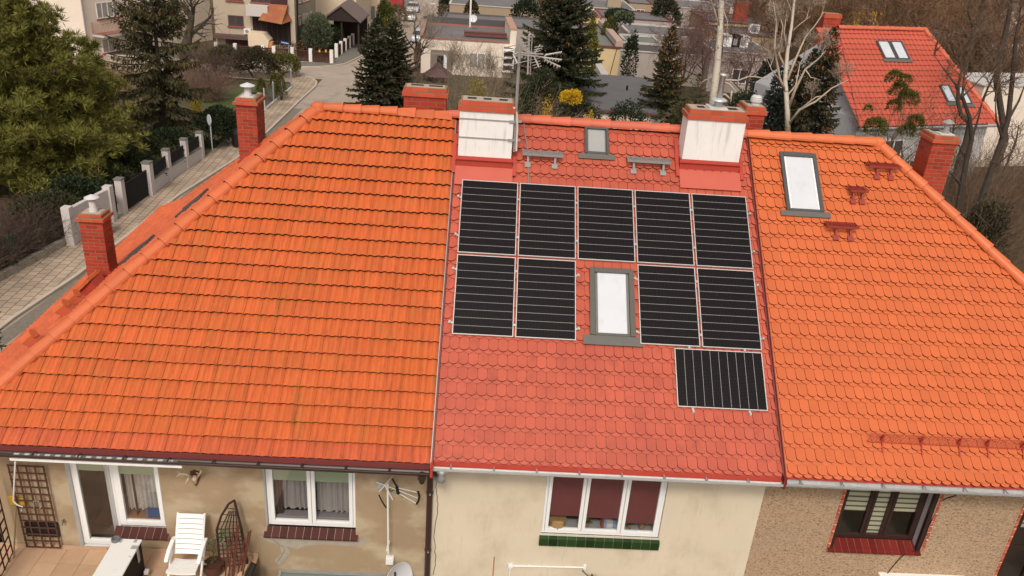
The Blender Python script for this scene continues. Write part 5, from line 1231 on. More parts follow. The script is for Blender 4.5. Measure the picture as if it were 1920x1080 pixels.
t = thing('street_lamp', 'slim grey street lamp with a flat head up the main street', 'street lamp', G(811, 34)); b0 = G(811, 34); q = A(811, 8, b0.y)
m = MB(); m.tube([b0, (b0.x, b0.y, q.z)], [.07, .04], 6); m.build('lamp_post', steel, t); m = MB(); m.lathe((b0.x, b0.y, q.z), [(.05, 0), (.42, .06), (.40, .12), (.001, .16)], 12); m.build('lamp_head', white_paint, t)
# ------------------------------------------------------------------ houses beyond
class Fac:
    """an upright facade through p along d; picks pixels as (s along it, z)"""
    def __init__(f, p, d):
        f.p = Vector((p.x, p.y, 0)); f.d = Vector((d[0], d[1], 0)).normalized(); f.n = Vector((f.d.y, -f.d.x, 0))
    def pick(f, px, py): q = onplane(px, py, f.n, f.p.dot(f.n)); return (q - f.p).dot(f.d), q.z
    def W(f, s, z, o=0): return f.p + f.d * s + f.n * o + Vector((0, 0, z))
    def slab(f, mb, s0, s1, z0, z1, o0, o1, mi=0, tint=.5): mb.para(f.W(s0, z0, o0), f.d * (s1 - s0), f.n * (o1 - o0), Vector((0, 0, z1 - z0)), mi, tint)
    def rect(f, x0, y0, x1, y1):
        xm, ym = (x0 + x1) / 2, (y0 + y1) / 2
        s0 = f.pick(x0, ym)[0]; s1 = f.pick(x1, ym)[0]; z1 = f.pick(xm, y0)[1]; z0 = f.pick(xm, y1)[1]; return s0, s1, z0, z1
pane_far = M('far_window_pane', (.055, .055, .06), .15, spec=.6, noise=(.9, .4)); pane_light = M('far_window_curtain', (.36, .33, .30), .3, noise=(2, .3))
def win_far(house, f, r, frame=white_pvc, pane=pane_far, mull=1, sillm=None, t=.07, name='window', o=.0):
    s0, s1, z0, z1 = r; m = MB()
    f.slab(m, s0, s0 + t, z0, z1, o + .004, o + .05); f.slab(m, s1 - t, s1, z0, z1, o + .004, o + .05); f.slab(m, s0 + t, s1 - t, z0, z0 + t, o + .004, o + .05); f.slab(m, s0 + t, s1 - t, z1 - t, z1, o + .004, o + .05)
    for k in range(mull): c = s0 + (s1 - s0) * (k + 1) / (mull + 1); f.slab(m, c - t / 2, c + t / 2, z0 + t, z1 - t, o + .004, o + .05)
    w_ = m.build(name, frame, house); g = MB(); f.slab(g, s0 + t * .5, s1 - t * .5, z0 + t * .5, z1 - t * .5, o + .002, o + .025); g.build('pane', pane, w_)
    if sillm: g = MB(); f.slab(g, s0 - .08, s1 + .08, z0 - .1, z0 - .004, o + .004, o + .16); g.build('window_sill', sillm, w_)
    return w_
def box_house(label, f, w_, dep, z0, z1, wallm, roofm, copm, par=.22, cat='house', group=None, slope=0, name='flat_roofed_house', cop=.08):
    h = thing(name, label, cat, f.W(w_ / 2, z0), group); m = MB()
    f.slab(m, 0, w_, z0 - 3, z1, -dep, 0); m.build('wall', wallm, h)
    r = MB(); r.quad(f.W(.18, z1 + .004 + .0, -.18), f.W(w_ - .18, z1 + .004, -.18), f.W(w_ - .18, z1 + .004 + slope, -dep + .18), f.W(.18, z1 + .004 + slope, -dep + .18)); rr = r.build('roof', roofm, h)
    if par:
        c = MB(); p = par
        f.slab(c, -cop, w_ + cop, z1 + .002, z1 + p * .6, -.2, cop); f.slab(c, -cop, w_ + cop, z1 + .002, z1 + p + slope, -dep - cop, -dep + .2)
        f.slab(c, -cop, .2, z1 + .002, z1 + p, -dep + .2, -.2); f.slab(c, w_ - .2, w_ + cop, z1 + .002, z1 + p, -dep + .2, -.2); c.build('parapet', copm, rr)
    return h, rr
roof_grey = M('bitumen_roof', (.155, .145, .145), .85, noise=(.7, .18), stains=[((.24, .225, .215), .4, .5, .75, (1, 1, 1), .5)])
roof_dark = M('dark_bitumen_roof', (.085, .078, .078), .85, noise=(.7, .18)); roof_green = M('greenish_felt_roof', (.17, .18, .155), .9, noise=(.8, .15))
render_cream = M('cream_render', (.72, .58, .43), .9, noise=(.8, .08), stains=[((.45, .37, .28), .9, .6, .85, (1, 1, .4), .4)])
render_white = M('off_white_render', (.76, .66, .56), .9, noise=(.8, .08), stains=[((.42, .36, .31), .9, .58, .85, (1, 1, .3), .4)])
render_beige = M('beige_render', (.44, .37, .28), .9, noise=(1, .1)); render_tan = M('tan_render', (.36, .275, .19), .9, noise=(1, .12)); render_pink = M('pinkish_grey_render', (.40, .345, .315), .9, noise=(1, .12)); render_yellow = M('pale_yellow_render', (.62, .47, .27), .9, noise=(1, .1))
red_trim = M('faded_red_coping', (.33, .13, .10), .7, noise=(4, .15)); pale_trim = M('pale_coping', (.50, .47, .44), .7, noise=(3, .15)); brown_trim = M('brown_coping', (.14, .05, .04), .6); sill_red = M('red_brown_sill', (.26, .09, .075), .6)
# cream apartment house, top left
P = G(168, 108); z_s = A(168, 62, P.y).z; Q = onplane(280, 44, (0, 0, 1), z_s); dd = Q - P; fB = Fac(P, (dd.x, dd.y)); L_ = fB.pick(398, 60)[0]
fS = Fac(fB.p - Vector((fB.n.x, fB.n.y, 0)) * 16, (fB.n.x, fB.n.y)); fS = Fac(P, (-fB.n.x, -fB.n.y))
bh = thing('apartment_house', 'tall cream apartment house with a railed balcony at the upper left', 'apartment house', gp(P.x, P.y))
m = MB(); fB.slab(m, 0, L_, P.z - 3, 10.5, -18, 0); m.build('wall', render_white, bh)
m = MB(); fB.slab(m, -.3, L_ + .3, 10.5, 10.8, -18.3, .3); m.build('roof', roof_dark, bh)
for r in ((180, 3, 222, 33), (262, -12, 292, 16), (312, 2, 338, 30)): win_far(bh, fB, fB.rect(*r), mull=3 if r[0] == 180 else 1, pane=pane_light, sillm=sill_red)
for r in ((191, 70, 226, 97), (262, 62, 275, 78), (325, 20, 338, 52)): win_far(bh, fB, fB.rect(*r), mull=2, pane=pane_light, sillm=sill_red)
s0, s1 = fB.pick(172, 62)[0], fB.pick(265, 50)[0]; zb = fB.pick(210, 62)[1] + .15
bal = MB(); fB.slab(bal, s0, s1, zb - .18, zb, 0.004, 1.25, 0); b_ = bal.build('balcony', M('balcony_slab', (.50, .46, .44), .8), bh)
bal = MB(); fB.slab(bal, s0 + .05, s1 - .05, zb + .003, zb + .03, 0.006, 1.2, 0); bal.build('balcony_floor', M('balcony_tiles', (.27, .115, .08), .8), b_)
bal = MB()
k = int((s1 - s0) / .16)
for i in range(k + 1): c = fB.W(s0 + .05 + (s1 - s0 - .1) * i / k, zb, 1.2); bal.tube([c, c + Vector((0, 0, 1))], .018, 4)
for i in range(9): c = fB.W(s0 + .05, zb, .05 + 1.15 * i / 8); bal.tube([c, c + Vector((0, 0, 1))], .018, 4)
bal.tube([fB.W(s0 + .05, zb + 1, .02), fB.W(s0 + .05, zb + 1, 1.2), fB.W(s1 - .05, zb + 1, 1.2)], .03, 4); bal.build('balcony_railing', M('pale_red_railing', (.42, .25, .20), .6), b_)
dp = MB(); dp.tube([fB.W(-.1, P.z, .12), fB.W(-.1, 10.4, .12)], .07, 6); dp.build('downpipe', zinc, bh)
c = A(227, 20, fB.W(fB.pick(227, 20)[0], 0, .3).y)
sat_dish('dark satellite dish with a yellow mark beside the upper windows of the cream apartment house', fB.W(fB.pick(228, 20)[0], fB.pick(228, 20)[1], .55), .36, (.35, -.9, .25), M('dark_dish', (.10, .10, .10), .5), base=fB.W(fB.pick(228, 24)[0], fB.pick(228, 24)[1], .02), logo=False)
# terrace wing with railing right of it
P2 = G(352, 70); f2 = Fac(P2, (1, .12)); s1 = f2.pick(396, 60)[0]; zt = f2.pick(375, 46)[1]
h2, rr = box_house('low cream garage wing with a pale red terrace deck behind the dark bare trunk', f2, s1, 6, P2.z, zt, render_cream, M('terrace_deck_red', (.42, .27, .22), .8), pale_trim, par=.0, name='garage_wing', cat='garage')
m = MB()
for i in range(14): c = f2.W(s1 * i / 13, zt, -.3 - 5.2 * i / 13); m.tube([c, c + Vector((0, 0, 1.1))], .03, 4)
m.tube([f2.W(0, zt + 1.1, -.3), f2.W(s1, zt + 1.1, -5.5)], .035, 4); m.build('railing', black, h2)
# beige house with garage, porch and skirt roof
Y2 = 68.0; pA, pC = A(404, 60, Y2), A(553, 40, Y2); f = Fac(pA, (1, 0)); w_ = pC.x - pA.x
bb = thing('beige_house', 'beige house with a sunken garage, dark porch and orange brown skirt roof', 'house', gp(pA.x + w_ / 2, Y2))
fR = Fac(pC, (.10, 1)); dR = fR.pick(597, 20)[0]; zg_ = gz(Y2)
m = MB(); f.slab(m, 0, w_, zg_ - 3, 10, -dR, 0); m.build('wall', render_beige, bb)
m = MB(); f.slab(m, -.4, w_ + .4, 10, 10.3, -dR - .4, .4); m.build('roof', roof_dark, bb)
fr_b = M('brown_window_frame', (.18, .05, .03), .5)
win_far(bb, f, f.rect(428, 29, 457, 49), frame=fr_b, sillm=sill_red); win_far(bb, f, f.rect(424, -18, 455, 1), frame=fr_b, sillm=sill_red); win_far(bb, f, f.rect(470, -8, 507, 5), frame=fr_b, mull=2, sillm=sill_red)
s0, s1, z0, z1 = f.rect(459, 53, 472, 63); m = MB(); f.slab(m, s0, s1, z0, z1, .01, .35, 0); c = f.W((s0 + s1) / 2 - .03, (z0 + z1) / 2, .352); m.lathe(c, [((z1 - z0) * .36, 0), ((z1 - z0) * .36, .01)], 14, 1, axis=(0, -1, 0)); m.build('air_conditioner', [white_paint, zinc], bb)
s0, s1, z0, z1 = f.rect(405, 64, 474, 71); m = MB(); f.slab(m, s0, s1, z0, z1, .01, .9); m.build('garage_canopy', M('canopy_brown', (.13, .075, .065), .7), bb)
s0, s1, z0, z1 = f.rect(424, 74, 467, 95); m = MB(); f.slab(m, s0, s1, z0 - .8, z1, .005, .05); m.build('garage_door', M('garage_dark_red', (.045, .017, .017), .6), bb)
s0, s1, z0, z1 = f.rect(475, 30, 545, 82); m = MB(); f.slab(m, s0, s1, z0, z1, .005, .06, 0); 
for i in range(7): x = s0 + (s1 - s0) * (i + .5) / 7; f.slab(m, x, x + .06, z0, z1, .062, .10, 1)
m.build('porch', [M('dark_porch', (.020, .010, .010), .8), M('porch_post', (.05, .02, .017), .7)], bb)
s0, s1, z0, z1 = f.rect(467, 8, 507, 28); m = MB(); f.slab(m, s0, s1, z0, z1, .005, 1.1); m.build('balcony', M('pale_balcony', (.55, .50, .47), .8), bb)
s0, s1, z0, z1 = f.rect(474, 58, 512, 92); m = MB(); m.prism([f.W(s0, z0 - 1, 1.6), f.W(s0, z1, 1.6), f.W(s0 + (s1 - s0) * .75, z1, 1.6), f.W(s1, z1 - .6, 1.6), f.W(s1 - .3, z0 - 1, 1.6)], -f.n * 1.5, 0); m.prism([f.W(s1 - .25, z0 - 1, 1.62), f.W(s1 + .05, z1 - .7, 1.62), f.W(s1 + .35, z1 - .7, 1.62), f.W(s1 + .05, z0 - 1, 1.62)], -f.n * .6, 1)
s2, s3, z2, z3 = f.rect(489, 80, 499, 94); f.slab(m, s2, s3, z2 - .5, z3, 1.605, 1.64, 2); m.build('entrance_stair', [render_cream, M('orange_coping', (.55, .25, .09), .7), dark], bb)
# bay with its skirt roof
s0, s1, z0, z1 = f.rect(492, 8, 559, 35); sa_, sb_ = f.rect(506, 8, 541, 9)[:2]
m = MB(); T = [f.W(sa_, z1, .3), f.W(sb_, z1, .3), f.W(sb_, z1, -1.2), f.W(sa_, z1, -1.2)]; B = [f.W(s0, z0, 1.7), f.W(s1 - 1.2, z0 - .25, 1.7), f.W(s1, z0 + .0, -1.6), f.W(s0, z0, -1.6)]
m.add(T + B, [(0, 1, 2, 3), (7, 6, 5, 4), (4, 5, 1, 0), (5, 6, 2, 1), (7, 4, 0, 3), (6, 7, 3, 2)])
m.build('skirt_roof', M('orange_brown_shingles', (.30, .095, .045), .8, noise=(3, .15), stains=[((.36, .19, .035), 1.2, .5, .7, (1, 1, 1), .8)]), bb)
m = MB(); f.slab(m, sa_ + .1, sb_ - .1, z1 + .002, z1 + 2.6, -1.1, .25); m.build('bay', M('dark_timber', (.05, .018, .017), .7), bb)
for (x0, y0, x1, y1) in ((559, 29, 563, 47), (567.5, 25, 571, 45), (573.5, 24, 577, 42), (581, 21, 584, 38), (560, -2, 564, 6), (568, -4, 572, 4), (574, -5, 578, 2)):
    win_far(bb, fR, fR.rect(x0, y0, x1, y1), frame=render_white, pane=pane_light, mull=0, sillm=sill_red, t=.1)
m = MB(); s = fR.pick(556.5, 40)[0]; m.tube([fR.W(s, zg_, .1), fR.W(s, 9, .1)], .08, 6); m.build('downpipe', black, bb)
# cream house to its right, with the steps and grey door
Y3 = 80.0; p0, p1 = A(592, 20, Y3), A(668, 20, Y3); f3 = Fac(p0, (1, 0)); w3 = p1.x - p0.x; f4 = Fac(p1, (-.02, 1)); d4 = f4.pick(693, 20)[0]
h3 = thing('cream_house', 'long cream house with narrow windows behind the timber carport', 'house', gp(p0.x + w3 / 2, Y3)); m = MB(); f3.slab(m, 0, w3, gz(Y3) - 3, 8, -d4 - 5, 0); m.build('wall', render_cream, h3)
m = MB(); f3.slab(m, -.4, w3 + .4, 8, 8.3, -d4 - 5.4, .4); m.build('roof', roof_dark, h3)
for r in ((672, 14, 675.5, 30), (679.5, 11, 682.5, 30), (685, 8, 687.5, 28)): win_far(h3, f4, f4.rect(*r), frame=render_white, pane=pane_light, mull=0, t=.12)
q = A(692, 25, f4.W(d4, 0).y); f5 = Fac(q, (1, 0)); s5 = f5.pick(713, 20)[0]; m = MB(); f5.slab(m, 0, s5, gz(q.y) - 2, 7, -8, 0.3); m.build('wing_wall', render_cream, h3)
s0, s1, z0, z1 = f5.rect(694, 11, 703.5, 36); m = MB(); f5.slab(m, s0, s1, z0, z1, .31, .36); m.build('door', M('grey_door', (.20, .20, .21), .5), h3)
m = MB()
for i in range(6): f5.slab(m, s0 - .8, s1 + .5, z0 - .2 * (i + 1), z0 - .2 * i - .004, .305, .6 + .35 * i)
m.build('entrance_steps', pale_trim, h3)
win_far(h3, f5, f5.rect(708, 4, 711, 24), frame=render_white, pane=pane_light, mull=0, t=.1, o=.3)
# timber carport
Y4 = 73.0; fc = Fac(A(600, 34, Y4), (1, 0)); e0, ez = fc.pick(602, 33); ap, az = fc.pick(639, 8); e1, ez1 = fc.pick(674, 42)
cp = thing('carport', 'dark timber carport with a grey brown gabled roof before the cream house', 'carport', gp(fc.p.x + ap, Y4)); ez = (ez + ez1) / 2; hw_ = max(ap - e0, e1 - ap)
m = MB(); dk = M('dark_carport_timber', (.030, .018, .015), .85, noise=(3, .3))
for s_ in (-1, 1): m.prism([fc.W(ap, az, .2), fc.W(ap + s_ * hw_, ez, .2), fc.W(ap + s_ * hw_, ez - .16, .2), fc.W(ap, az - .16, .2)], -fc.n * 6.0, 0)
m.build('roof', M('grey_brown_felt', (.165, .125, .115), .85, noise=(1, .12)), cp)
m = MB(); m.prism([fc.W(ap, az - .2, .0), fc.W(ap + hw_ * .95, ez - .12, .0), fc.W(ap - hw_ * .95, ez - .12, 0)], -fc.n * .1, 0); m.build('gable', dk, cp)
m = MB(); fc.slab(m, ap - hw_ * .9, ap + hw_ * .9, gz(Y4), ez - .2, -5.9, -5.7); 
m.build('plank_wall', dk, cp)
for s_ in (-.85, 0, .85): m = MB(); fc.slab(m, ap + s_ * hw_ - .08, ap + s_ * hw_ + .08, gz(Y4), ez - .1 if s_ else az - .4, -.35, -.2); m.build('post', dk, cp)
# red canvas shelter up the street
q = G(742, 20); rs = thing('red_shelter', 'red sheeted shelter up the main street behind the conifers', 'shelter', q); m = MB(); m.para(q + Vector((-1.0, 0, 0)), (2.0, .2, 0), (0, 3, 0), (0, 0, 2.6)); m.build('shelter_wall', M('red_sheet', (.38, .03, .035), .6, noise=(1, .2)), rs)
m = MB(); m.prism([q + Vector((-1.1, -.2, 2.6)), q + Vector((0, -.1, 3.3)), q + Vector((1.1, 0, 2.6))], (0, 3.5, 0)); m.build('roof', MATS['red_sheet'], rs)
# white bungalow with the flat roof
yb = G(795, 137).y; TL, TR = A(790, 72, yb), A(962, 80.5, yb + .4); fb = Fac(TL, (TR.x - TL.x, TR.y - TL.y)); wb = (TR - TL).length; zt = (TL.z + TR.z) / 2
qb = onplane(845, 42, (0, 0, 1), zt + .3); db = abs((qb - TL).dot(fb.n))
bg_, rr = box_house('white flat roofed bungalow with a red roof edge behind the brown gazebo', fb, wb, db, gz(yb), zt, render_white, roof_grey, red_trim, par=.18, name='bungalow')
m = MB(); fb.slab(m, -.1, wb + .1, zt + .19, zt + .75, -db - .3, -db + .15); m.build('rear_upstand', roof_dark, rr)
m = MB(); s0, s1, z0, z1 = fb.rect(871, 62, 953, 72); fb.slab(m, s0, s1, zt + .15, zt + .45, -2.2, -1.9, 0); fb.slab(m, s0, s1, zt + .46, zt + .52, -2.6, -1.85, 0); m.build('roof_light_strip', M('rusty_roof_strip', (.15, .055, .045), .7), rr)
m = MB(); fb.slab(m, wb - .3, wb + .25, zt - .4, zt + 1.2, -db * .9, .1, 0); fb.slab(m, wb - .36, wb + .3, zt + 1.2, zt + 1.3, -db * .9, .15, 1); m.build('end_parapet', [render_white, M('brick_coping', (.45, .26, .19), .8)], bg_)
m = MB(); fb.slab(m, -.15, .25, zt + .19, zt + .5, -db, .0); m.build('side_coping', M('pink_coping', (.40, .235, .18), .8), rr)
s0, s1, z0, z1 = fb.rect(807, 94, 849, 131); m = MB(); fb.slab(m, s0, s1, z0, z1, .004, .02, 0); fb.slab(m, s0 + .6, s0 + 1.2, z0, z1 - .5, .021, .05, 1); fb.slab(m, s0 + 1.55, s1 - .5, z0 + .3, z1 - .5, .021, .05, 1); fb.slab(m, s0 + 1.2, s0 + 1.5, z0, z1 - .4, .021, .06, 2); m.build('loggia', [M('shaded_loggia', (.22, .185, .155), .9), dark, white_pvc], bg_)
win_far(bg_, fb, fb.rect(880, 99, 910, 128), pane=pane_light)
m = MB(); fb.slab(m, .1, wb - .1, zt - 1.32, zt - 1.27, .004, .03); m.build('wall_band', M('grey_band', (.36, .32, .30), .8), bg_)
s0, s1, z0, z1 = fb.rect(941, 88, 962, 132); m = MB()
for k in range(4): fb.slab(m, s0 + .05, s1 - .05, z0 + (z1 - z0) * k / 3.4, z0 + (z1 - z0) * k / 3.4 + .07, .006, 1.0, 0)
fb.slab(m, s0, s0 + .08, z0, z1, .005, 1.02, 0); fb.slab(m, s1 - .08, s1, z0, z1, .005, 1.02, 0); fb.slab(m, s0 + .1, s1 - .1, z0, z1, .003, .006, 1); m.build('wall_shelves', [white_paint, M('shelf_shade', (.18, .14, .13), .9)], bg_)
c = A(888, 35, yb + db * .8); sat_dish('pale satellite dish on a grey foot on the flat bungalow roof', c, .36, (-.2, -.9, .3), dish_m, base=(c.x - .25, c.y + .3, zt + .2), logo=False)
m = MB(); c0 = A(882, 34, yb + db); m.tube([(c0.x, c0.y, zt), A(884, -30, yb + db)], .09, 8); o = m.build('flagpole', white_paint); tag(o, 'tall white pole rising behind the flat bungalow roof', 'pole'); top(o, (c0.x, c0.y, zt))
# second flat roof behind
y_ = yb + db + 1.5; TL, TR = A(828, 43, y_), A(885, 45, y_); fb2 = Fac(TL, (TR.x - TL.x, 0)); q2 = onplane(836, 25, (0, 0, 1), TL.z)
h_, rr2 = box_house('low grey flat roofed house directly behind the white bungalow', fb2, (TR - TL).length + 9.5, max(4, q2.y - y_), gz(y_), TL.z, render_pink, roof_grey, M('dark_coping', (.10, .09, .09), .8), par=.16)
# gazebo
q = G(824, 152); gb = thing('gazebo', 'small gazebo with a brown shingled pyramid roof before the white bungalow', 'gazebo', q)
ap = A(822, 121, q.y); m = MB(); r_ = abs(A(851, 141, q.y).x - ap.x) * 1.02; ze = A(822, 140, q.y).z
ring = [Vector((ap.x + r_ * math.cos(R_(60 * k + 10)), q.y + r_ * math.sin(R_(60 * k + 10)), ze)) for k in range(6)]; ir = [Vector((ap.x + .35 * math.cos(R_(60 * k + 10)), q.y + .35 * math.sin(R_(60 * k + 10)), ap.z - .12)) for k in range(6)]
m.add(ring + ir, [(k, (k + 1) % 6, 6 + (k + 1) % 6, 6 + k) for k in range(6)] + [tuple(range(6, 12)), (5, 4, 3, 2, 1, 0)]); m.lathe((ap.x, q.y, ap.z - .12), [(.42, 0), (.38, .1), (.05, .3), (.001, .45)], 6); m.build('roof', M('brown_shingles', (.115, .065, .06), .85, noise=(4, .15)), gb)
for k in range(6): m = MB(); p = ring[k].lerp(Vector((ap.x, q.y, ze)), .12); m.tube([(p.x, p.y, gz(q.y)), (p.x, p.y, ze + .05)], .06, 6); m.build('post', dk, gb)
# beige block with green grey roof, its grey annex
y_ = 62.0; TL, TR = A(1082, 86, y_), A(1164, 88, y_); fb = Fac(TL, (1, 0)); q = onplane(1122, 50, (0, 0, 1), TL.z)
h_, rr = box_house('beige block with a greenish flat roof and brown eaves behind the big spruce', fb, TR.x - TL.x, q.y - y_, gz(y_), TL.z, render_yellow, roof_green, brown_trim, par=.30, name='beige_block')
m = MB(); w_ = TR.x - TL.x; fb.slab(m, w_ - .5, w_ + .15, TL.z + .19, TL.z + .7, -(q.y - y_), .1); m.build('side_parapet', M('pinkish_parapet', (.45, .32, .27), .8), rr)
m = MB(); s = fb.pick(1148, 110)[0]; m.tube([fb.W(s + .3, TL.z, .06), fb.W(s - .25, gz(y_), .06)], .03, 4); m.build('wall_cable', black, h_)
y_ = 41.0; p = A(1128, 204, y_); q_ = A(1178, 207, y_); fb = Fac(p, (1, 0)); rq = onplane(1140, 148, (0, 0, 1), p.z + .3); w_ = q_.x - p.x + 2.6
an = thing('grey_annex', 'low annex with a dark grey roof and white wall just beyond the ridge', 'house', gp(p.x + w_ / 2, y_)); m = MB(); fb.slab(m, -1.2, w_, gz(y_) - 1, p.z - .1, -(rq.y - y_), -.2); m.build('wall', render_white, an)
m = MB(); m.prism([fb.W(-1.6, p.z, 0), fb.W(-1.6, p.z - .1, 0), fb.W(-1.6, p.z + .5, -(rq.y - y_)), fb.W(-1.6, p.z + .6, -(rq.y - y_))], fb.d * (w_ + 1.8)); m.build('roof', M('slate_felt_roof', (.125, .12, .125), .85, noise=(.8, .2)), an)
m = MB(); fb.slab(m, -1.6, w_ + .2, p.z - .22, p.z - .11, -.1, .05); m.build('eave_board', brown_trim, an)
m = MB(); c = A(1176, 163, y_ + 5); m.tube([c + Vector((0, 0, -.4)), c + Vector((0, 0, .1))], .08, 6); m.build('roof_vent', black, an)
y_ = 50.0; p = A(1128, 140, y_); fb = Fac(p, (1, 0)); w_ = A(1138, 140, y_).x - p.x
h_, rr = box_house('small white shed wall between the spruce and the grey annex', fb, w_, 4, gz(y_), p.z, render_white, roof_grey, pale_trim, par=.1, name='white_shed', cat='shed')
# rows of flat roofs
ROWS = [(1161, 95, 1335, 107, 66, 5, render_pink, roof_dark, pale_trim, 'pinkish grey flat roofed house behind the small cone covered spruce'),
        (1172, 80, 1240, 84, 72, 5, render_pink, roof_green, pale_trim, 'low greenish roofed garage row behind the pinkish grey house'),
        (1178, 63, 1345, 75, 80, 8, render_pink, roof_grey, pale_trim, 'long grey flat roof with a pale edge behind the red twigged birches'),
        (1335, 96, 1452, 104, 64, 7, render_pink, roof_grey, pale_trim, 'grey flat roofed house right of the white birch trunk with two white roof boxes'),
        (1345, 64, 1455, 70, 76, 6, render_yellow, roof_grey, M('dark_coping', (.1, .09, .09)), 'low yellow walled flat roof carrying an air conditioner'),
        (1325, 42, 1456, 48, 90, 9, render_yellow, roof_grey, brown_trim, 'pale yellow flat roofed house with a red brick chimney'),
        (1128, 34, 1260, 40, 92, 8, render_pink, roof_grey, brown_trim, 'long grey flat roof with brown eaves behind the dark shrubs'),
        (1060, 30, 1126, 32, 90, 6, render_yellow, roof_dark, red_trim, 'cream flat roofed house half hidden by the big spruce'),
        (843, 11, 1045, 18, 98, 12, render_tan, roof_grey, pale_trim, 'long tan walled flat roofed house behind the bungalow'),
        (948, 4, 1010, 6, 118, 10, render_white, roof_dark, pale_trim, 'white flat roofed house peeping over the long tan wall'),
        (1085, 14, 1190, 19, 112, 12, render_white, roof_grey, pale_trim, 'grey roofed white house with a cream roof stack'),
        (1180, 6, 1225, 8, 125, 10, render_tan, roof_grey, brown_trim, 'tan house with a brown roof edge far behind the grey roofs'),
        (1255, 14, 1360, 20, 115, 12, render_pink, roof_grey, pale_trim, 'grey roof far behind the birch twigs'),
        (1370, 12, 1400, 13, 118, 10, render_white, roof_grey, pale_trim, 'small pale house behind the red brick chimney'),
        (822, 6, 842, 7, 112, 8, render_tan, roof_green, pale_trim, 'small tan garage with a greenish roof beside the street lamp')]
RH_ = {}
for (x0, y0, x1, y1, y_, d_, wm, rm, cm, lab) in ROWS:
    TL, TR = A(x0, y0, y_), A(x1, y1, y_); zt = (TL.z + TR.z) / 2; f_ = Fac(TL, (1, 0))
    h_, rr = box_house(lab, f_, TR.x - TL.x, d_, gz(y_), zt, wm, rm, cm, par=.16, group='flat roofed houses of the quarter behind'); RH_[lab] = (h_, rr, f_, zt, TR.x - TL.x, d_)
    n = max(1, int((TR.x - TL.x) / 5))
    for k in range(n):
        s = (k + .5) * (TR.x - TL.x) / n
        if zt - gz(y_) > 2.2: win_far(h_, f_, (s - .7, s + .7, gz(y_) + .9, min(zt - .5, gz(y_) + 2.2)), pane=pane_far)
h_, rr, f_, zt, w_, d_ = RH_['pale yellow flat roofed house with a red brick chimney']
c = f_.pick(1400, 35); brick_stack(h_, f_.p.x + c[0] - .8, f_.p.x + c[0] + .8, f_.p.y + 2.5, f_.p.y + 3.6, zt - .2, zt + 2.3, bl=.6, bh=.2, captop=False)
h_, rr, f_, zt, w_, d_ = RH_['grey roofed white house with a cream roof stack']
m = MB(); s = f_.pick(1157, 10)[0]; f_.slab(m, s - 1.0, s + 1.0, zt, zt + 1.9, -4.5, -3.0, 0); f_.slab(m, s - 1.1, s + 1.1, zt + 2.2, zt + 2.4, -4.6, -2.9, 0)
for k in range(4): f_.slab(m, s - .95 + k * .55, s - .75 + k * .55, zt + 1.9, zt + 2.2, -4.4, -3.1, 0)
m.build('chimney', render_tan, h_)
h_, rr, f_, zt, w_, d_ = RH_['grey flat roofed house right of the white birch trunk with two white roof boxes']
for px, py in ((1393, 78), (1406, 92)):
    m = MB(); s = f_.pick(px, py)[0]; f_.slab(m, s - .8, s + .8, zt, zt + 1.0, -4.5, -3.4, 0); f_.slab(m, s - .9, s + .9, zt + 1.0, zt + 1.08, -4.6, -3.3, 0); f_.slab(m, s + .1, s + .5, zt + .2, zt + .8, -3.395, -3.38, 1); m.build('roof_box', [white_paint, zinc], rr)
h_, rr, f_, zt, w_, d_ = RH_['low yellow walled flat roof carrying an air conditioner']
m = MB(); s = f_.pick(1421, 66)[0]; f_.slab(m, s - .55, s + .55, zt + .1, zt + 1.0, -2.0, -1.5, 0); m.lathe(f_.W(s - .1, zt + .55, -1.495), [(.34, 0), (.34, .02)], 14, 1, axis=(0, -1, 0)); m.build('air_conditioner', [white_paint, zinc], rr)
# red roofed house on the right
e0 = onplane(1611, 238, (0, 0, 1), 2.6); e1 = onplane(1872, 232, (0, 0, 1), 2.6); r0 = A(1571, 53, 40.2); dE = (e1 - e0); dE.z = 0; dE.normalize(); nE = Vector((-dE.y, dE.x, 0))
r1 = A(1735, 63, 42.3); r1 = r0 + dE * (r1 - r0).dot(dE); run = (r0 - e0).dot(nE); rise = r0.z - e0.z; slen = math.hypot(run, rise)
rh = thing('red_roofed_house', 'detached house with a red tiled roof and pale grey gable wall on the right', 'house', Vector((e0.x + 4, e0.y + 5, gz(38))))
V_ = (nE * run + Vector((0, 0, rise))) / slen
def tile_face(o, U, V, w_, L_, co, pitch=.40, tw=.34):
    fr = Frame(o, U, V); mb = MB(); n = int(L_ / pitch); rnd = random.Random(4); k = int(w_ / tw * 4); flare = lambda v: .0
    ts = [i * w_ / k for i in range(k + 1)]
    for r in range(n):
        vb, vt = r * L_ / n, (r + 1) * L_ / n + .02; vs = []
        for i, u in enumerate(ts):
            hh = .025 * math.cos(i * math.pi / 2); vs += [fr.P(u, vt, hh), fr.P(u, vb, .045 + hh), fr.P(u, vb + .005, .0 + hh)]
        mb.add(vs, [(3 * i, 3 * i + 1, 3 * i + 4, 3 * i + 3) for i in range(k)], 0, rnd.random()); mb.add(vs, [(3 * i + 1, 3 * i + 2, 3 * i + 5, 3 * i + 4) for i in range(k)], 1)
    for c_, n_ in co: mb.bisect(c_, n_)
    return mb
R1 = Vector(r1); H0 = Vector((e1.x, e1.y, e1.z))
hipn = (H0 - R1).cross(Vector((0, 0, 1))).normalized()
if hipn.dot(dE) < 0: hipn = -hipn
ext = 1.0
mb = tile_face(e0, dE, V_, (e1 - e0).length + ext, slen, [(R1, hipn)])
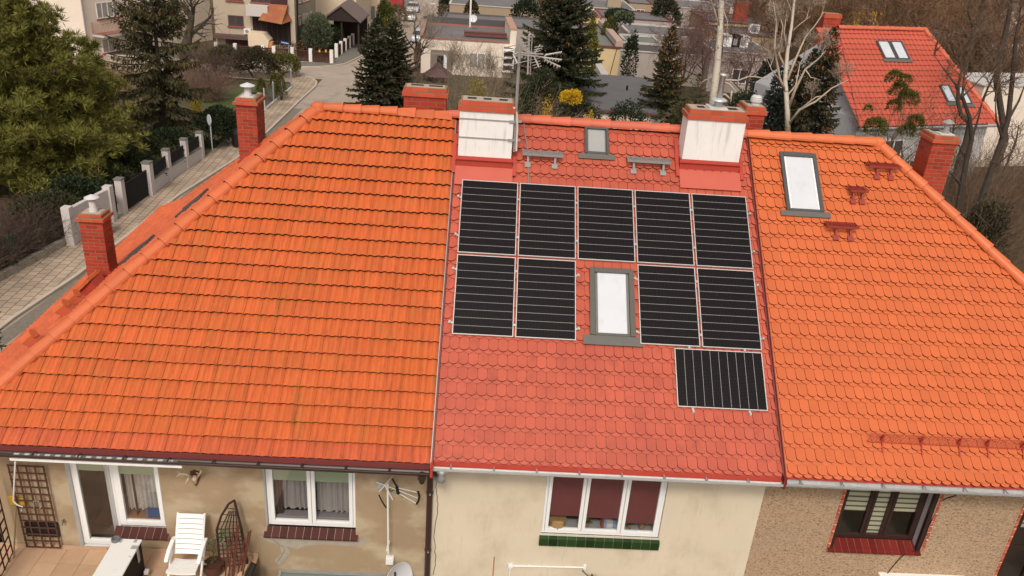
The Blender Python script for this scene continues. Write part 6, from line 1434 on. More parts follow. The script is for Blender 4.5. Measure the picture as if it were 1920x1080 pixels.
eb = r0 + nE * run; mb2 = MB(); mb2.poly([r0, r1, Vector((H0.x, H0.y, 0)) + nE * 2 * run + Vector((0, 0, e1.z)), Vector((eb.x, eb.y, e0.z))]); mb2.poly([r1, H0, H0 + nE * 2 * run]); mb.join(mb2)
roof_ = mb.build('roof', [M('pale_red_tile', (.46, .085, .050), .6, tint=.06, noise=(.8, .12)), M('pale_red_tile_butt', (.10, .02, .014), .9)], rh)
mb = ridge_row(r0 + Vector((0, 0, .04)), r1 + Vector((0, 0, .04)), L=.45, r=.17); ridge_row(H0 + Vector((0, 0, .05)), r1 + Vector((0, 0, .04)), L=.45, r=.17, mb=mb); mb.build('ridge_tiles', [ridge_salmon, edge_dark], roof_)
m = MB(); m.tube([e0 + Vector((0, 0, -.02)), r0 + Vector((0, 0, -.02))], .07, 4); m.build('verge_board', M('dark_verge', (.10, .045, .04), .6), roof_)
g0 = e0 + dE * .25 + nE * .4; g1 = e0 + nE * (2 * run - .4) + dE * .25; zg_ = gz(36)
m = MB(); gw = M('pale_grey_gable', (.47, .46, .47), .9, noise=(.7, .08))
m.poly([Vector((g0.x, g0.y, zg_ - 1)), Vector((g0.x, g0.y, e0.z + .3)), r0 + dE * .25 + Vector((0, 0, -.1)), Vector((g1.x, g1.y, e0.z + .3)), Vector((g1.x, g1.y, zg_ - 1))])
LL = (e1 - e0).length - .6; m.quad(Vector((g0.x, g0.y, zg_ - 1)), Vector((g0.x, g0.y, zg_ - 1)) + dE * LL, Vector((g0.x, g0.y, e0.z + .3)) + dE * LL, Vector((g0.x, g0.y, e0.z + .3)))
m.quad(Vector((g0.x, g0.y, zg_ - 1)) + dE * LL, Vector((g1.x, g1.y, zg_ - 1)) + dE * LL, Vector((g1.x, g1.y, e0.z + .3)) + dE * LL, Vector((g0.x, g0.y, e0.z + .3)) + dE * LL); m.build('wall', gw, rh)
m = MB(); m.tube([e0 + Vector((0, 0, -.1)) - nE * .1, e0 + dE * ((e1 - e0).length) - nE * .1 + Vector((0, 0, -.1))], .09, 6); m.build('gutter', zinc, rh)
ff = Fac(g0, (dE.x, dE.y))
for r in ((1655, 262, 1690, 300), (1790, 275, 1810, 320), (1795, 360, 1818, 395), (1690, 300, 1712, 330)): win_far(rh, ff, ff.rect(*r), mull=1)
frh = Frame(e0, dE, V_)
def pick_r(px, py): q = onplane(px, py, frh.N, frh.o.dot(frh.N)) - frh.o; return q.dot(frh.U), q.dot(frh.V)
def sky_r(tl, tr, bl):
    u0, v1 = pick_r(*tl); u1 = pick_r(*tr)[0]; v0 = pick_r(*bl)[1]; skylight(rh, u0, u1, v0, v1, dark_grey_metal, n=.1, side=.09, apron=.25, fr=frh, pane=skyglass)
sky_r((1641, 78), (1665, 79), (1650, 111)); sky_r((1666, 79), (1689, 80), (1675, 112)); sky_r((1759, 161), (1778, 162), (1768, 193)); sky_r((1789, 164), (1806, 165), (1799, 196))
ck = r0 + dE * .35 + nE * .6; brick_stack(rh, ck.x - .75, ck.x + .35, ck.y + .3, ck.y + 1.1, r0.z - 2.2, r0.z + .75, bl=.4, bh=.14, captop=False)
# yellow and white buildings among the trees on the far right
for (x0, y0, x1, y1, y_, d_, wm, lab) in ((1606, 18, 1662, 22, 78, 8, M('ochre_render', (.52, .30, .06), .9, noise=(.6, .15)), 'ochre yellow building behind the red roof'),
                                  (1858, 78, 1990, 86, 52, 10, render_white, 'white rendered building among the bare trees at the right edge'),
                                  (1835, -20, 1890, -18, 84, 8, M('orange_ochre_render', (.50, .26, .07), .9, noise=(.5, .25)), 'orange ochre building high at the right edge'),
                                  (1890, -40, 1990, -38, 86, 9, render_pink, 'pinkish building in the upper right corner'),
                                  (1800, 60, 1840, 62, 66, 5, render_pink, 'small grey building between trunks right of the red roof')):
    TL, TR = A(x0, y0, y_), A(x1, y1, y_); f_ = Fac(TL, (1, .15)); h_, rr = box_house(lab, f_, TR.x - TL.x, d_, gz(y_), TL.z, wm, roof_dark, brown_trim, par=.12, name='building', cat='building')
    n = max(1, int((TR.x - TL.x) / 3.5))
    for k in range(n): s = (k + .5) * (TR.x - TL.x) / n; win_far(h_, f_, (s - .6, s + .6, TL.z - 2.6, TL.z - 1.0), pane=pane_far)
y_ = 33; TL = A(1850, 150, 40); f_ = Fac(TL, (1, .3)); h_, rr = box_house('low white garage roofed in pale felt behind the bare trees at the right edge', f_, 8, 4, gz(40), TL.z - .4, render_white, M('pale_felt', (.5, .48, .46), .8), pale_trim, par=.1, name='white_garage', cat='garage')
# ------------------------------------------------------------------ trees and shrubs
def leafmat(name, col, tint=.45, rough=.7): return M(name, col, rough, tint=tint, spec=.2)
bark_dark = M('dark_bark', (.060, .045, .035), .95, noise=(6, .35)); bark_brown = M('brown_bark', (.10, .070, .050), .95, noise=(6, .35)); bark_pine = M('pine_bark', (.16, .085, .050), .95, noise=(6, .3))
twig_brown = M('brown_twigs', (.15, .095, .06), .9, tint=.35); twig_pale = M('pale_twigs', (.24, .185, .135), .9, tint=.3); twig_red = M('reddish_twigs', (.15, .078, .062), .9, tint=.3)
birch_bark = M('birch_bark', (.66, .58, .48), .8, noise=(3, .1), stains=[((.06, .045, .035), 5, .60, .66, (.6, .6, 2.2), .85)]); birch_branch = M('pale_birch_branch', (.50, .40, .31), .85, noise=(4, .15))
def kites(P, D, L, W_, rng, roll=None):
    """one flat kite per row: base P, direction D, length L, width W"""
    P = np.asarray(P, float); D = np.asarray(D, float); n = len(P)
    D = D / (np.linalg.norm(D, axis=1, keepdims=True) + 1e-9)
    r = rng.normal(size=(n, 3)); S = np.cross(D, r); S /= (np.linalg.norm(S, axis=1, keepdims=True) + 1e-9)
    L = np.broadcast_to(np.asarray(L, float), (n,))[:, None]; W_ = np.broadcast_to(np.asarray(W_, float), (n,))[:, None]
    V = np.empty((n, 4, 3)); V[:, 0] = P; V[:, 1] = P + D * L * .45 + S * W_ * .5; V[:, 2] = P + D * L; V[:, 3] = P + D * L * .45 - S * W_ * .5
    return V.reshape(-1, 3), np.arange(n * 4).reshape(-1, 4)
def tubes_np(P0, P1, r0, r1, n=3):
    P0 = np.asarray(P0, float); P1 = np.asarray(P1, float); k = len(P0); r0 = np.asarray(r0, float); r1 = np.asarray(r1, float)
    D = P1 - P0; D /= (np.linalg.norm(D, axis=1, keepdims=True) + 1e-9)
    ref = np.where(np.abs(D[:, 2:3]) < .9, np.array([[0, 0, 1.]]), np.array([[1., 0, 0]])); A_ = np.cross(D, ref); A_ /= np.linalg.norm(A_, axis=1, keepdims=True); B = np.cross(D, A_)
    V = np.empty((k, 2 * n, 3))
    for j in range(n):
        t = 2 * math.pi * j / n; o = A_ * math.cos(t) + B * math.sin(t)
        V[:, j] = P0 + o * r0[:, None]; V[:, n + j] = P1 + o * r1[:, None]
    b = (np.arange(k) * 2 * n)[:, None, None]
    F = np.array([[j, (j + 1) % n, n + (j + 1) % n, n + j] for j in range(n)])[None] + b
    return V.reshape(-1, 3), F.reshape(-1, 4)
def merge(*VF):
    V, F, k = [], [], 0
    for v, f in VF: V.append(v); F.append(f + k); k += len(v)
    return np.concatenate(V), np.concatenate(F)
def plant(name, label, cat, base, parts, group=None, rot=0, sc=1.0):
    t = thing(name, label, cat, base, group)
    for nm, V, F, mats, tint in parts:
        o = np_mesh(nm, V, F, mats, None, tint, mi=(np.asarray(tint) > 1.5).astype(np.int32) if isinstance(mats, list) else None); o.parent = t; ORG[o.name] = None
    t.rotation_euler = (0, 0, rot); t.scale = (sc, sc, sc); return t
def spruce(seed, H, Rb, dens=1.0, droop=.25, up=.35, needle=.30, nw=.07, gap=.0, low=.04, power=.85, col='g', curtain=0., cones=0):
    rng = np.random.default_rng(seed); P, D, L, W_, T = [], [], [], [], []; S0, S1, q0, q1 = [], [], [], []
    lv = low
    C_ = []
    while lv < .985:
        z0 = H * lv; rad = Rb * (1 - lv) ** power + .12; nb = max(4, int(rng.integers(5, 8) * (1 if lv < .8 else .8)))
        a0 = rng.uniform(0, 6.28)
        for b in range(nb):
            if rng.random() < gap: continue
            az = a0 + 6.283 * b / nb + rng.normal(0, .18); l = rad * rng.uniform(.72, 1.12); h = np.array([math.cos(az), math.sin(az), 0]); side = np.array([-h[1], h[0], 0])
            el = .45 * lv - .12 + rng.normal(0, .06)
            def pt(s): return np.array([0, 0, z0]) + h * (l * s) + np.array([0, 0, l * (el * s - droop * s * s * (1.1 - lv) + up * .5 * s ** 3)])
            k = max(3, int(l / (.11 / dens)))
            ss = (np.arange(k) + rng.uniform(0, 1)) / k
            prev = pt(0)
            for i in range(4): q = pt((i + 1) / 4); S0.append(prev); S1.append(q); q0.append(.012 * l * (1 - i / 4) + .008); q1.append(.012 * l * (1 - (i + 1) / 4) + .006); prev = q
            for s in ss:
                if s < .10: continue
                p = pt(s); dirn = pt(min(1, s + .05)) - pt(max(0, s - .05)); dirn /= np.linalg.norm(dirn) + 1e-9
                bl = (.20 + .55 * min(1, l / 2.2) * (1 - s) ** .7 * (s ** .3)) * rng.uniform(.7, 1.2)
                for sg in (-1, 1):
                    d = dirn * .65 + side * sg * .85 + np.array([0, 0, -curtain * .9 - .10 + rng.normal(0, .15)])
                    d /= np.linalg.norm(d); m_ = max(1, int(bl / .16))
                    for j in range(m_):
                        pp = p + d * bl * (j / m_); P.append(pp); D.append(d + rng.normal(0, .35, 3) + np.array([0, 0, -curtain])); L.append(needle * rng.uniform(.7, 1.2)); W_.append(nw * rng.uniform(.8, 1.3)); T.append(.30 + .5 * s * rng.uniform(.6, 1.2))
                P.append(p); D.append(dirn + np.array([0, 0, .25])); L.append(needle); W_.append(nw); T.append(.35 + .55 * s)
            if cones and lv > .45 and rng.random() < cones:
                for c in range(rng.integers(2, 6)): C_.append(pt(rng.uniform(.4, 1)))
        lv += (.30 + .2 * rng.random()) / H * (1.0 / dens ** .5) * (1.2 - .5 * lv)
    k = 40; P += [np.array([0, 0, H * .985])] * k; D += list(rng.normal(0, .5, (k, 3)) + np.array([0, 0, 1.0])); L += [needle] * k; W_ += [nw] * k; T += [.7] * k
    V, F = kites(P, D, np.array(L), np.array(W_), rng)
    zt = np.linspace(0, H, 9); tv = tubes_np([[0, 0, a] for a in zt[:-1]], [[0, 0, b] for b in zt[1:]], .02 * H * (1 - zt[:-1] / H) + .02, .02 * H * (1 - zt[1:] / H) + .015, 8)
    tb = tubes_np(S0, S1, q0, q1, 3)
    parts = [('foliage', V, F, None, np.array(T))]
    parts.append(('trunk', *merge(tv, tb), bark_dark, None))
    if C_:                                            # hanging cones belong to the foliage's surface, in a brown of their own
        C_ = np.array(C_); n = len(C_); cv = tubes_np(C_, C_ - np.array([0, 0, .20]), np.full(n, .045), np.full(n, .028), 5); nf = len(F); V, F = merge((V, F), cv); parts[0] = ('foliage', V, F, None, np.concatenate([np.array(T), np.full(len(F) - nf, 2.0)]))
    return parts
CONE = M('spruce_cones', (.30, .125, .05), .8)
def setleaf(parts, m): return [(a, b, c, ([m, CONE] if e is not None and np.max(e) > 1.5 else m) if d is None else d, e) for a, b, c, d, e in parts]
def pine(seed, H, Rb, nb=95, tuft=.34):
    rng = np.random.default_rng(seed); P, D, L, W_, T = [], [], [], [], []; S0, S1, q0, q1 = [], [], [], []
    def tuftat(c, d, r, t):
        n = 26; dd = rng.normal(0, .75, (n, 3)) + d * .9; P.extend(np.repeat(c[None], n, 0) - d * r * .25); D.extend(dd); L.extend(r * rng.uniform(.75, 1.25, n)); W_.extend(np.full(n, .034)); T.extend(np.clip(t + rng.normal(0, .13, n), 0, 1))
    for b in range(nb):
        f = (b + rng.random()) / nb; z0 = H * (.05 + .93 * f); prof = Rb * (1 - f) ** .72 * (.75 + .25 * min(1, f / .15)); l = prof * rng.uniform(.55, 1.1) + .3
        az = b * 2.39996 + rng.normal(0, .3); h = np.array([math.cos(az), math.sin(az), 0]); el = .15 + .8 * f * f + rng.normal(0, .12)
        def pt(s): return np.array([0, 0, z0]) + h * l * s + np.array([0, 0, l * (el * s - .35 * s * s * (1 - f) + .25 * s ** 3)])
        prev = pt(0)
        for i in range(5): q = pt((i + 1) / 5) + rng.normal(0, .04, 3); S0.append(prev); S1.append(q); q0.append(.018 * l * (1 - i / 5) + .012); q1.append(.018 * l * (1 - (i + 1) / 5) + .010); prev = q
        for s in np.arange(.30, 1.01, .30 / max(1.2, l)):
            p = pt(s); wdt = l * .34 * (1.15 - .6 * s)
            for c in range(int(4 + wdt * 5)):
                o = rng.normal(0, .5, 3) * np.array([wdt, wdt, wdt * .42]); o[2] += .15 * wdt; e = p + o; d = o / (np.linalg.norm(o) + .1) * .5 + h * .35 + np.array([0, 0, .85]); d /= np.linalg.norm(d)
                tuftat(e, d, tuft * rng.uniform(.7, 1.15), .38 + .28 * (o[2] / (wdt * .5 + .1)) + rng.normal(0, .10) + .12 * s)
                if rng.random() < .35: S0.append(p); S1.append(e); q0.append(.014); q1.append(.007)
    V, F = kites(P, D, np.array(L), np.array(W_), rng); zt = np.linspace(0, H * .97, 9); off = np.stack([np.sin(zt * .7) * .12, np.cos(zt * .9) * .1 - .1, zt], 1)
    tv = tubes_np(off[:-1], off[1:], .022 * H * (1 - zt[:-1] / H) + .03, .022 * H * (1 - zt[1:] / H) + .03, 8)
    return [('foliage', V, F, None, np.array(T)), ('trunk', *merge(tv, tubes_np(S0, S1, q0, q1, 3)), bark_pine, None)]
def bare(seed, H, r0, spread=.6, levels=5, lean=(0, 0), first=.25, wob=.18, droop=0., kids=(3, 5), ratio=(.55, .8), twig=.006, upw=.35, leaves=0, minlen=.25):
    """a leafless tree: trunk, boughs and twigs as tapered tubes"""
    rng = np.random.default_rng(seed); A0, A1, R0, R1, LV = [], [], [], [], []; ends = []
    def grow(p, d, l, r, lev):
        n = max(2, int(l / (.55 if lev < 2 else .35))); pts = [p]; dirs = [d]
        for i in range(n):
            d = d + rng.normal(0, wob, 3) * (.5 if lev == 0 else 1) + np.array([0, 0, (upw if lev else .15) * .25 - droop * (.35 if lev >= levels - 2 else 0)]); d /= np.linalg.norm(d)
            q = p + d * l / n; ra, rb = max(twig, r * (1 - .75 * i / n)), max(twig, r * (1 - .75 * (i + 1) / n)); A0.append(p); A1.append(q); R0.append(ra); R1.append(rb); LV.append(lev); p = q; pts.append(p); dirs.append(d)
        if lev >= levels - 1 or l < minlen: ends.append((p, d)); return
        k = int(rng.integers(*kids)) + (5 if lev == 0 else 1)
        for c in range(k):
            f = first + (1 - first) * (c + rng.random()) / k if lev == 0 else .2 + .8 * (c + rng.random()) / k
            i = min(n - 1, int(f * n)); o = pts[i] + (pts[i + 1] - pts[i]) * (f * n - i if f < 1 else 1); dd = dirs[i + 1]; s = rng.normal(0, 1, 3); s -= s.dot(dd) * dd; s /= np.linalg.norm(s) + 1e-9
            nd = dd * (1 - spread * .6) + s * spread * rng.uniform(.7, 1.3) + np.array([0, 0, upw * .4]); nd /= np.linalg.norm(nd)
            grow(o, nd, l * rng.uniform(*ratio) * (1.05 - .45 * f if lev == 0 else 1), max(twig, r * (1 - .75 * f) * .62), lev + 1)
    grow(np.zeros(3), np.array([lean[0], lean[1], 1.0]), H * .62, r0, 0)
    A0, A1, R0, R1, LV = map(np.array, (A0, A1, R0, R1, LV)); z = A1[:, 2].max(); s_ = H / z; A0 = A0 * s_; A1 = A1 * s_
    big = (R0 > .030)
    out = [('trunk', *tubes_np(A0[big], A1[big], R0[big], R1[big], 6), None, None)]
    sm = ~big; nt_ = sm.sum(); out.append(('crown', *tubes_np(A0[sm], A1[sm], R0[sm], R1[sm], 3), 'twig', np.repeat(rng.random(nt_), 3)))
    return out
def setbare(parts, b, t): return [(a, v, f, b if m is None else t, e) for a, v, f, m, e in parts]
def shrub(seed, rx, ry, h, n, leaf, lw=.6, shape='egg', lump=.25, stems=8, updir=.4):
    rng = np.random.default_rng(seed); u = rng.normal(size=(n, 3)); u /= np.linalg.norm(u, axis=1, keepdims=True); u[:, 2] = np.where(u[:, 2] < -.5, -u[:, 2], u[:, 2])
    rad = rng.uniform(.45, 1.0, n) ** .5; bl = rng.normal(size=(9, 3)); bl /= np.linalg.norm(bl, axis=1, keepdims=True)
    bump = 1 + lump * (np.max(u @ bl.T, axis=1) - .75) * 2 + rng.normal(0, .06, n); rr = rad * bump
    if shape == 'cone': zz = (u[:, 2] * .5 + .5); k = np.sqrt(np.clip(1 - zz, 0, 1)) * 1.15; P = np.stack([u[:, 0] * rx * rr * k / (np.hypot(u[:, 0], u[:, 1]) + .05), u[:, 1] * ry * rr * k / (np.hypot(u[:, 0], u[:, 1]) + .05), zz * h * (.9 + .1 * bump)], 1)
    else: P = np.stack([u[:, 0] * rx * rr, u[:, 1] * ry * rr, h * .48 + u[:, 2] * h * .52 * rr], 1)
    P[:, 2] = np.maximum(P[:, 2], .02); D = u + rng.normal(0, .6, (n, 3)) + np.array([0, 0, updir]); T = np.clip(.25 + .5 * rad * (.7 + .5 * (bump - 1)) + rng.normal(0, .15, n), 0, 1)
    V, F = kites(P, D, leaf * rng.uniform(.7, 1.3, n), leaf * lw * rng.uniform(.7, 1.3, n), rng)
    a = rng.uniform(0, 6.28, stems); e = np.stack([np.cos(a) * rx * .6, np.sin(a) * ry * .6, np.full(stems, h * .6)], 1)
    return [('foliage', V, F, None, T), ('stems', *tubes_np(np.zeros((stems, 3)), e, np.full(stems, .03), np.full(stems, .012), 4), bark_dark, None)]
def thicket(seed, rx, ry, h, n, r=.010, arch=.5):
    """leafless shrub: arching twigs from the ground"""
    rng = np.random.default_rng(seed); A0, A1, R0, R1, T = [], [], [], [], []
    for i in range(n):
        a = rng.uniform(0, 6.28); s = rng.random() ** .5; p = np.array([math.cos(a) * rx * s * .55, math.sin(a) * ry * s * .55, 0]); d = np.array([math.cos(a) * s * .55 + rng.normal(0, .25), math.sin(a) * s * .55 + rng.normal(0, .25), 1.0]); d /= np.linalg.norm(d); l = h * rng.uniform(.5, 1.1); t = rng.random()
        for k in range(6):
            q = p + d * l / 6; A0.append(p); A1.append(q); R0.append(r * (1.2 - k * .17)); R1.append(r * (1.03 - k * .17)); T.append(t)
            if k > 1:
                for b in range(2): e = d + rng.normal(0, .6, 3); e /= np.linalg.norm(e); w_ = q + e * l * rng.uniform(.12, .25); A0.append(q); A1.append(w_); R0.append(r * .55); R1.append(r * .4); T.append(t)
            d = d + rng.normal(0, .13, 3) + np.array([d[0] * .1, d[1] * .1, -arch * .18]); d /= np.linalg.norm(d); p = q
    V, F = tubes_np(A0, A1, R0, R1, 3); return [('twigs', V, F, None, np.repeat(np.array(T), 3))]
def size(px0, px1, y): return abs(A(px1, 300, y).x - A(px0, 300, y).x)
def hgt(px, py, base): return A(px, py, base.y).z - base.z

# big pine, left
pine_leaf = leafmat('pine_needles', (.135, .132, .028), .68); b = gp(A(78, 380, 23.5).x, 23.5); H = hgt(62, -8, b)
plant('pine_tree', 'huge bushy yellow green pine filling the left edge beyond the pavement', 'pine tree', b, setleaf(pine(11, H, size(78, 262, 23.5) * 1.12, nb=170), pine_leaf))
# drooping sparse spruce beside it
sp_leaf = leafmat('spruce_needles_olive', (.052, .046, .018), .6); b = gp(A(312, 250, 33).x, 33); H = hgt(300, -75, b)
plant('spruce_tree', 'tall ragged dark spruce with long drooping arms beside the big pine', 'spruce tree', b, setleaf(spruce(21, H, size(312, 425, 33), dens=1.5, droop=.55, up=.65, needle=.28, nw=.085, gap=.30, curtain=.6, power=.55, cones=.25), sp_leaf))
b = gp(A(172, 130, 30).x, 30); plant('pine_sapling', 'small slender pine top with separate tufts right of the huge pine', 'pine tree', b, setleaf(pine(12, hgt(170, 82, b), 1.3, nb=26, tuft=.42), pine_leaf))
# twin spruce behind the ridge
tw_leaf = leafmat('twin_spruce_needles', (.036, .037, .017), .7)
b = gp(A(703, 190, 41).x, 41); plant('spruce_tree', 'left one of two dense dark spruces standing together beyond the left ridge', 'spruce tree', b, setleaf(spruce(31, hgt(708, 46, b), size(703, 655, 41) * 1.15, dens=2.4, droop=.2, needle=.25, nw=.09, power=.7), tw_leaf), 'twin spruces')
b = gp(A(738, 190, 42).x, 42); plant('spruce_tree', 'right one of two dense dark spruces standing together, a little taller', 'spruce tree', b, setleaf(spruce(32, hgt(736, 40, b), size(738, 790, 42) * 1.22, dens=2.4, droop=.2, needle=.25, nw=.09, power=.7), tw_leaf), 'twin spruces')
# big cone bearing spruce behind the antenna
bs_leaf = leafmat('big_spruce_needles', (.034, .038, .018), .6); b = gp(A(1042, 190, 44).x, 44)
plant('spruce_tree', 'broad tall spruce hung with brown cones behind the television antenna', 'spruce tree', b, setleaf(spruce(41, hgt(1042, -60, b), size(1042, 1148, 44), dens=2.2, droop=.35, up=.5, needle=.28, nw=.10, gap=.08, curtain=.2, power=.62, cones=.8), bs_leaf))
b = gp(A(1240, 200, 42).x, 42); plant('spruce_tree', 'slim spruce with a rusty cone covered top above the middle ridge', 'spruce tree', b, setleaf(spruce(42, hgt(1250, 50, b), size(1240, 1178, 42), dens=2.0, droop=.3, up=.4, needle=.26, nw=.09, gap=.12, curtain=.15, power=.95, cones=.95), leafmat('slim_spruce_needles', (.040, .040, .016), .55)))
b = gp(A(1300, 215, 41).x, 41); plant('young_spruce', 'small thin olive green conifer between the slim spruce and the white birch', 'spruce tree', b, setleaf(spruce(43, hgt(1290, 140, b), size(1300, 1345, 41), dens=.9, droop=.05, up=.3, needle=.25, nw=.06, gap=.2), leafmat('young_spruce_needles', (.060, .058, .020), .5)))
b = gp(A(1422, 215, 46).x, 46); plant('spruce_tree', 'dark bluish spruce between the white birch and the pale branching birch', 'spruce tree', b, setleaf(spruce(44, hgt(1420, 112, b), size(1422, 1478, 46), dens=2.2, droop=.3, needle=.27, nw=.10, curtain=.2), leafmat('bluish_spruce_needles', (.028, .034, .026), .6)))
b = gp(A(1522, 240, 31).x, 31); plant('spruce_tree', 'dark spruce with brown hanging cones before the grey gable of the red roofed house', 'spruce tree', b, setleaf(spruce(45, hgt(1512, 50, b), size(1522, 1592, 31), dens=2.0, droop=.35, needle=.26, nw=.085, curtain=.35, cones=.9), leafmat('gable_spruce_needles', (.034, .034, .018), .6)))
b = gp(A(1470, 240, 33).x, 33); plant('spruce_tree', 'dark spruce directly behind the pale branching birch', 'spruce tree', b, setleaf(spruce(46, hgt(1468, 108, b), size(1470, 1528, 33), dens=2.0, droop=.35, needle=.26, nw=.09, curtain=.25, cones=.5), leafmat('gable_spruce_needles', (.034, .034, .018), .6)))
b = gp(A(1442, 240, 32).x, 32); plant('spruce_tree', 'low dark spruce just left of the pale branching birch trunk', 'spruce tree', b, setleaf(spruce(47, hgt(1442, 128, b), size(1442, 1490, 32), dens=2.0, droop=.35, needle=.26, nw=.09, curtain=.25), leafmat('bluish_spruce_needles', (.028, .034, .026), .6)))
b = gp(A(1497, 240, 32).x, 32); plant('spruce_tree', 'dark spruce between the pale birch trunk and the cone hung gable spruce', 'spruce tree', b, setleaf(spruce(48, hgt(1497, 92, b), size(1497, 1552, 32), dens=2.0, droop=.35, needle=.26, nw=.09, curtain=.3, cones=.6), leafmat('gable_spruce_needles', (.034, .034, .018), .6)))
# other conifers of the quarter
cy_leaf = leafmat('cypress_foliage', (.080, .095, .055), .45); dk_leaf = leafmat('dark_yew_foliage', (.022, .032, .014), .6); br_leaf = leafmat('brown_beech_leaves', (.085, .045, .022), .5); ol_leaf = leafmat('olive_foliage', (.075, .078, .020), .55); thu_leaf = leafmat('thuja_foliage', (.10, .095, .022), .45)
b = gp(A(595, 100, 70).x, 70); plant('cypress', 'egg shaped grey green cypress behind the picket fence', 'cypress', b, setleaf(shrub(51, size(595, 620, 70), 2.0, hgt(595, 30, b), 5200, .26, .35, 'egg', .2, updir=1.6), cy_leaf))
def bush(label, px, y, top_, half, leafm, seed, n=2600, leaf=.16, shape='egg', name='shrub', cat='shrub', group=None, deep=1.0, lw=.6, base=None, lump=.3):
    b = gp(A(px, 200, y).x, y) if base is None else base; r = size(px, px + half, y)
    return plant(name, label, cat, b, setleaf(shrub(seed, r, r * deep, max(.4, hgt(px, top_, b)), n, leaf, lw, shape, lump), leafm), group)
bush('dark red brown conical shrub at the porch of the beige house', 558, 70.5, 48, 13, leafmat('red_brown_foliage', (.075, .030, .022), .5), 52, 1800, .2, 'cone')
bush('round brown clipped shrub behind the blue street name plate', 546, 69, 72, 32, leafmat('brown_clipped_foliage', (.13, .085, .042), .4), 53, 3200, .16)
bush('dark green ground shrub before the timber carport', 624, 74, 50, 22, leafmat('ground_juniper', (.030, .042, .018), .6), 54, 3000, .2)
bush('reddish brown hedge behind the picket fence along the main street', 645, 80, 50, 22, br_leaf, 55, 3400, .18)
bush('yellow green bush at the corner behind the picket fence', 619, 72, 76, 9, ol_leaf, 56, 1200, .16)
bush('brown hedge behind the pickets of the side street', 580, 70, 86, 40, br_leaf, 57, 2400, .16)
bush('tall yellow green hedge left of the red shelter', 722, 92, 2, 15, leafmat('bright_hedge', (.075, .095, .016), .5), 58, 2400, .25)
bush('dark bush by the grey door steps', 708, 84, 36, 10, dk_leaf, 59, 900, .2)
bush('brown bush before the red shelter', 746, 98, 10, 16, leafmat('brown_bush', (.16, .10, .05), .45), 60, 1200, .25)
# hedge corner by the pavement: dark, brown and green shrubs, thujas
bush('large brown green shrub at the street corner above the wire fence', 480, 55, 92, 34, leafmat('brown_green_foliage', (.050, .040, .020), .6), 61, 6000, .15, lump=.4)
bush('yellow green spreading shrub at the very corner of the pavement', 535, 57, 104, 30, leafmat('corner_foliage', (.085, .080, .018), .55), 62, 4600, .14, lump=.4)
bush('dark green shrub left of the brown green corner shrub', 430, 56, 90, 30, leafmat('deep_olive', (.045, .048, .018), .6), 63, 4600, .15)
bush('yellow flowering shrub patch above the lawn', 433, 60, 106, 14, leafmat('dull_yellow_flowers', (.24, .18, .02), .5), 64, 500, .14)
for px, tp in ((492, 148), (516, 138), (528, 142)): bush('small pointed yellowish thuja behind the wire fence', px, 47, tp, 12, thu_leaf, 65 + px, 1500, .14, 'cone', name='thuja', cat='thuja', group='thujas behind the wire fence', lw=.3)
bush('dark hedge overhanging the green wire fence', 402, 34, 205, 36, dk_leaf, 66, 7000, .15, lump=.4, deep=1.4)
bush('dark mixed hedge behind the pillared fence', 335, 33, 235, 48, leafmat('mixed_hedge_leaf', (.036, .040, .016), .6), 67, 6000, .15, lump=.4)
bush('small bright yellow bush by the lawn behind the dark hedge', 368, 38, 190, 9, leafmat('bright_yellow_flowers', (.50, .37, .02), .4), 68, 500, .12)
# leafless reddish brown shrubs on the left
rb = M('reddish_bare_twigs', (.19, .115, .085), .9, tint=.4); pb = M('pale_dry_twigs', (.30, .20, .135), .9, tint=.4); dkb = M('dark_bare_twigs', (.095, .060, .045), .9, tint=.4)
def bare_bush(label, px, y, top_, half, mt, seed, n=150, group=None, r=.012, deep=1.0):
    b = gp(A(px, 200, y).x, y); rr = size(px, px + half, y); plant('bare_shrub', label, 'shrub', b, [(a, v, f, mt, t) for a, v, f, m_, t in thicket(seed, rr, rr * deep, hgt(px, top_, b), n, r)], group)
bare_bush('big reddish leafless shrub left of the lawn', 390, 46, 125, 48, rb, 71, 320); bare_bush('grey brown leafless shrub right of the ragged spruce', 385, 52, 75, 48, dkb, 72, 300); bare_bush('brown leafless shrub before the terrace wing', 405, 62, 84, 40, M('brown_bare_twigs', (.14, .10, .07), .9, tint=.4), 73, 260)
bare_bush('dry orange brown leafless shrub under the balcony', 240, 44, 112, 34, pb, 74, 260); bare_bush('pale dry shrub between the pine and the ragged spruce', 250, 38, 165, 30, pb, 75, 220); bare_bush('pinkish dry shrub behind the ragged spruce', 345, 50, 128, 30, pb, 76, 220)
bare_bush('dark brown leafless hedge behind the low concrete wall at the left edge', 22, 19.5, 372, 70, M('hedge_bare_twigs', (.15, .095, .065), .9, tint=.4), 77, 900, r=.009, deep=.8); bare_bush('dark leafless hedge behind the mesh fence under the pine', 98, 20.5, 395, 52, dkb, 78, 700, r=.009, deep=.8)
q = G(0, 620, .1); b = gp(A(-38, 600, 7.2).x, 7.2)
plant('street_tree_branch', 'dark leafy branch tips reaching in over the street at the left edge', 'tree', Vector((b.x, b.y, 0)), setleaf(spruce(79, hgt(-30, 520, Vector((b.x, b.y, 0))), size(-38, 15, 7.2), dens=1.0, needle=.2, nw=.07, droop=.3), leafmat('edge_branch_leaf', (.05, .06, .02), .5)))
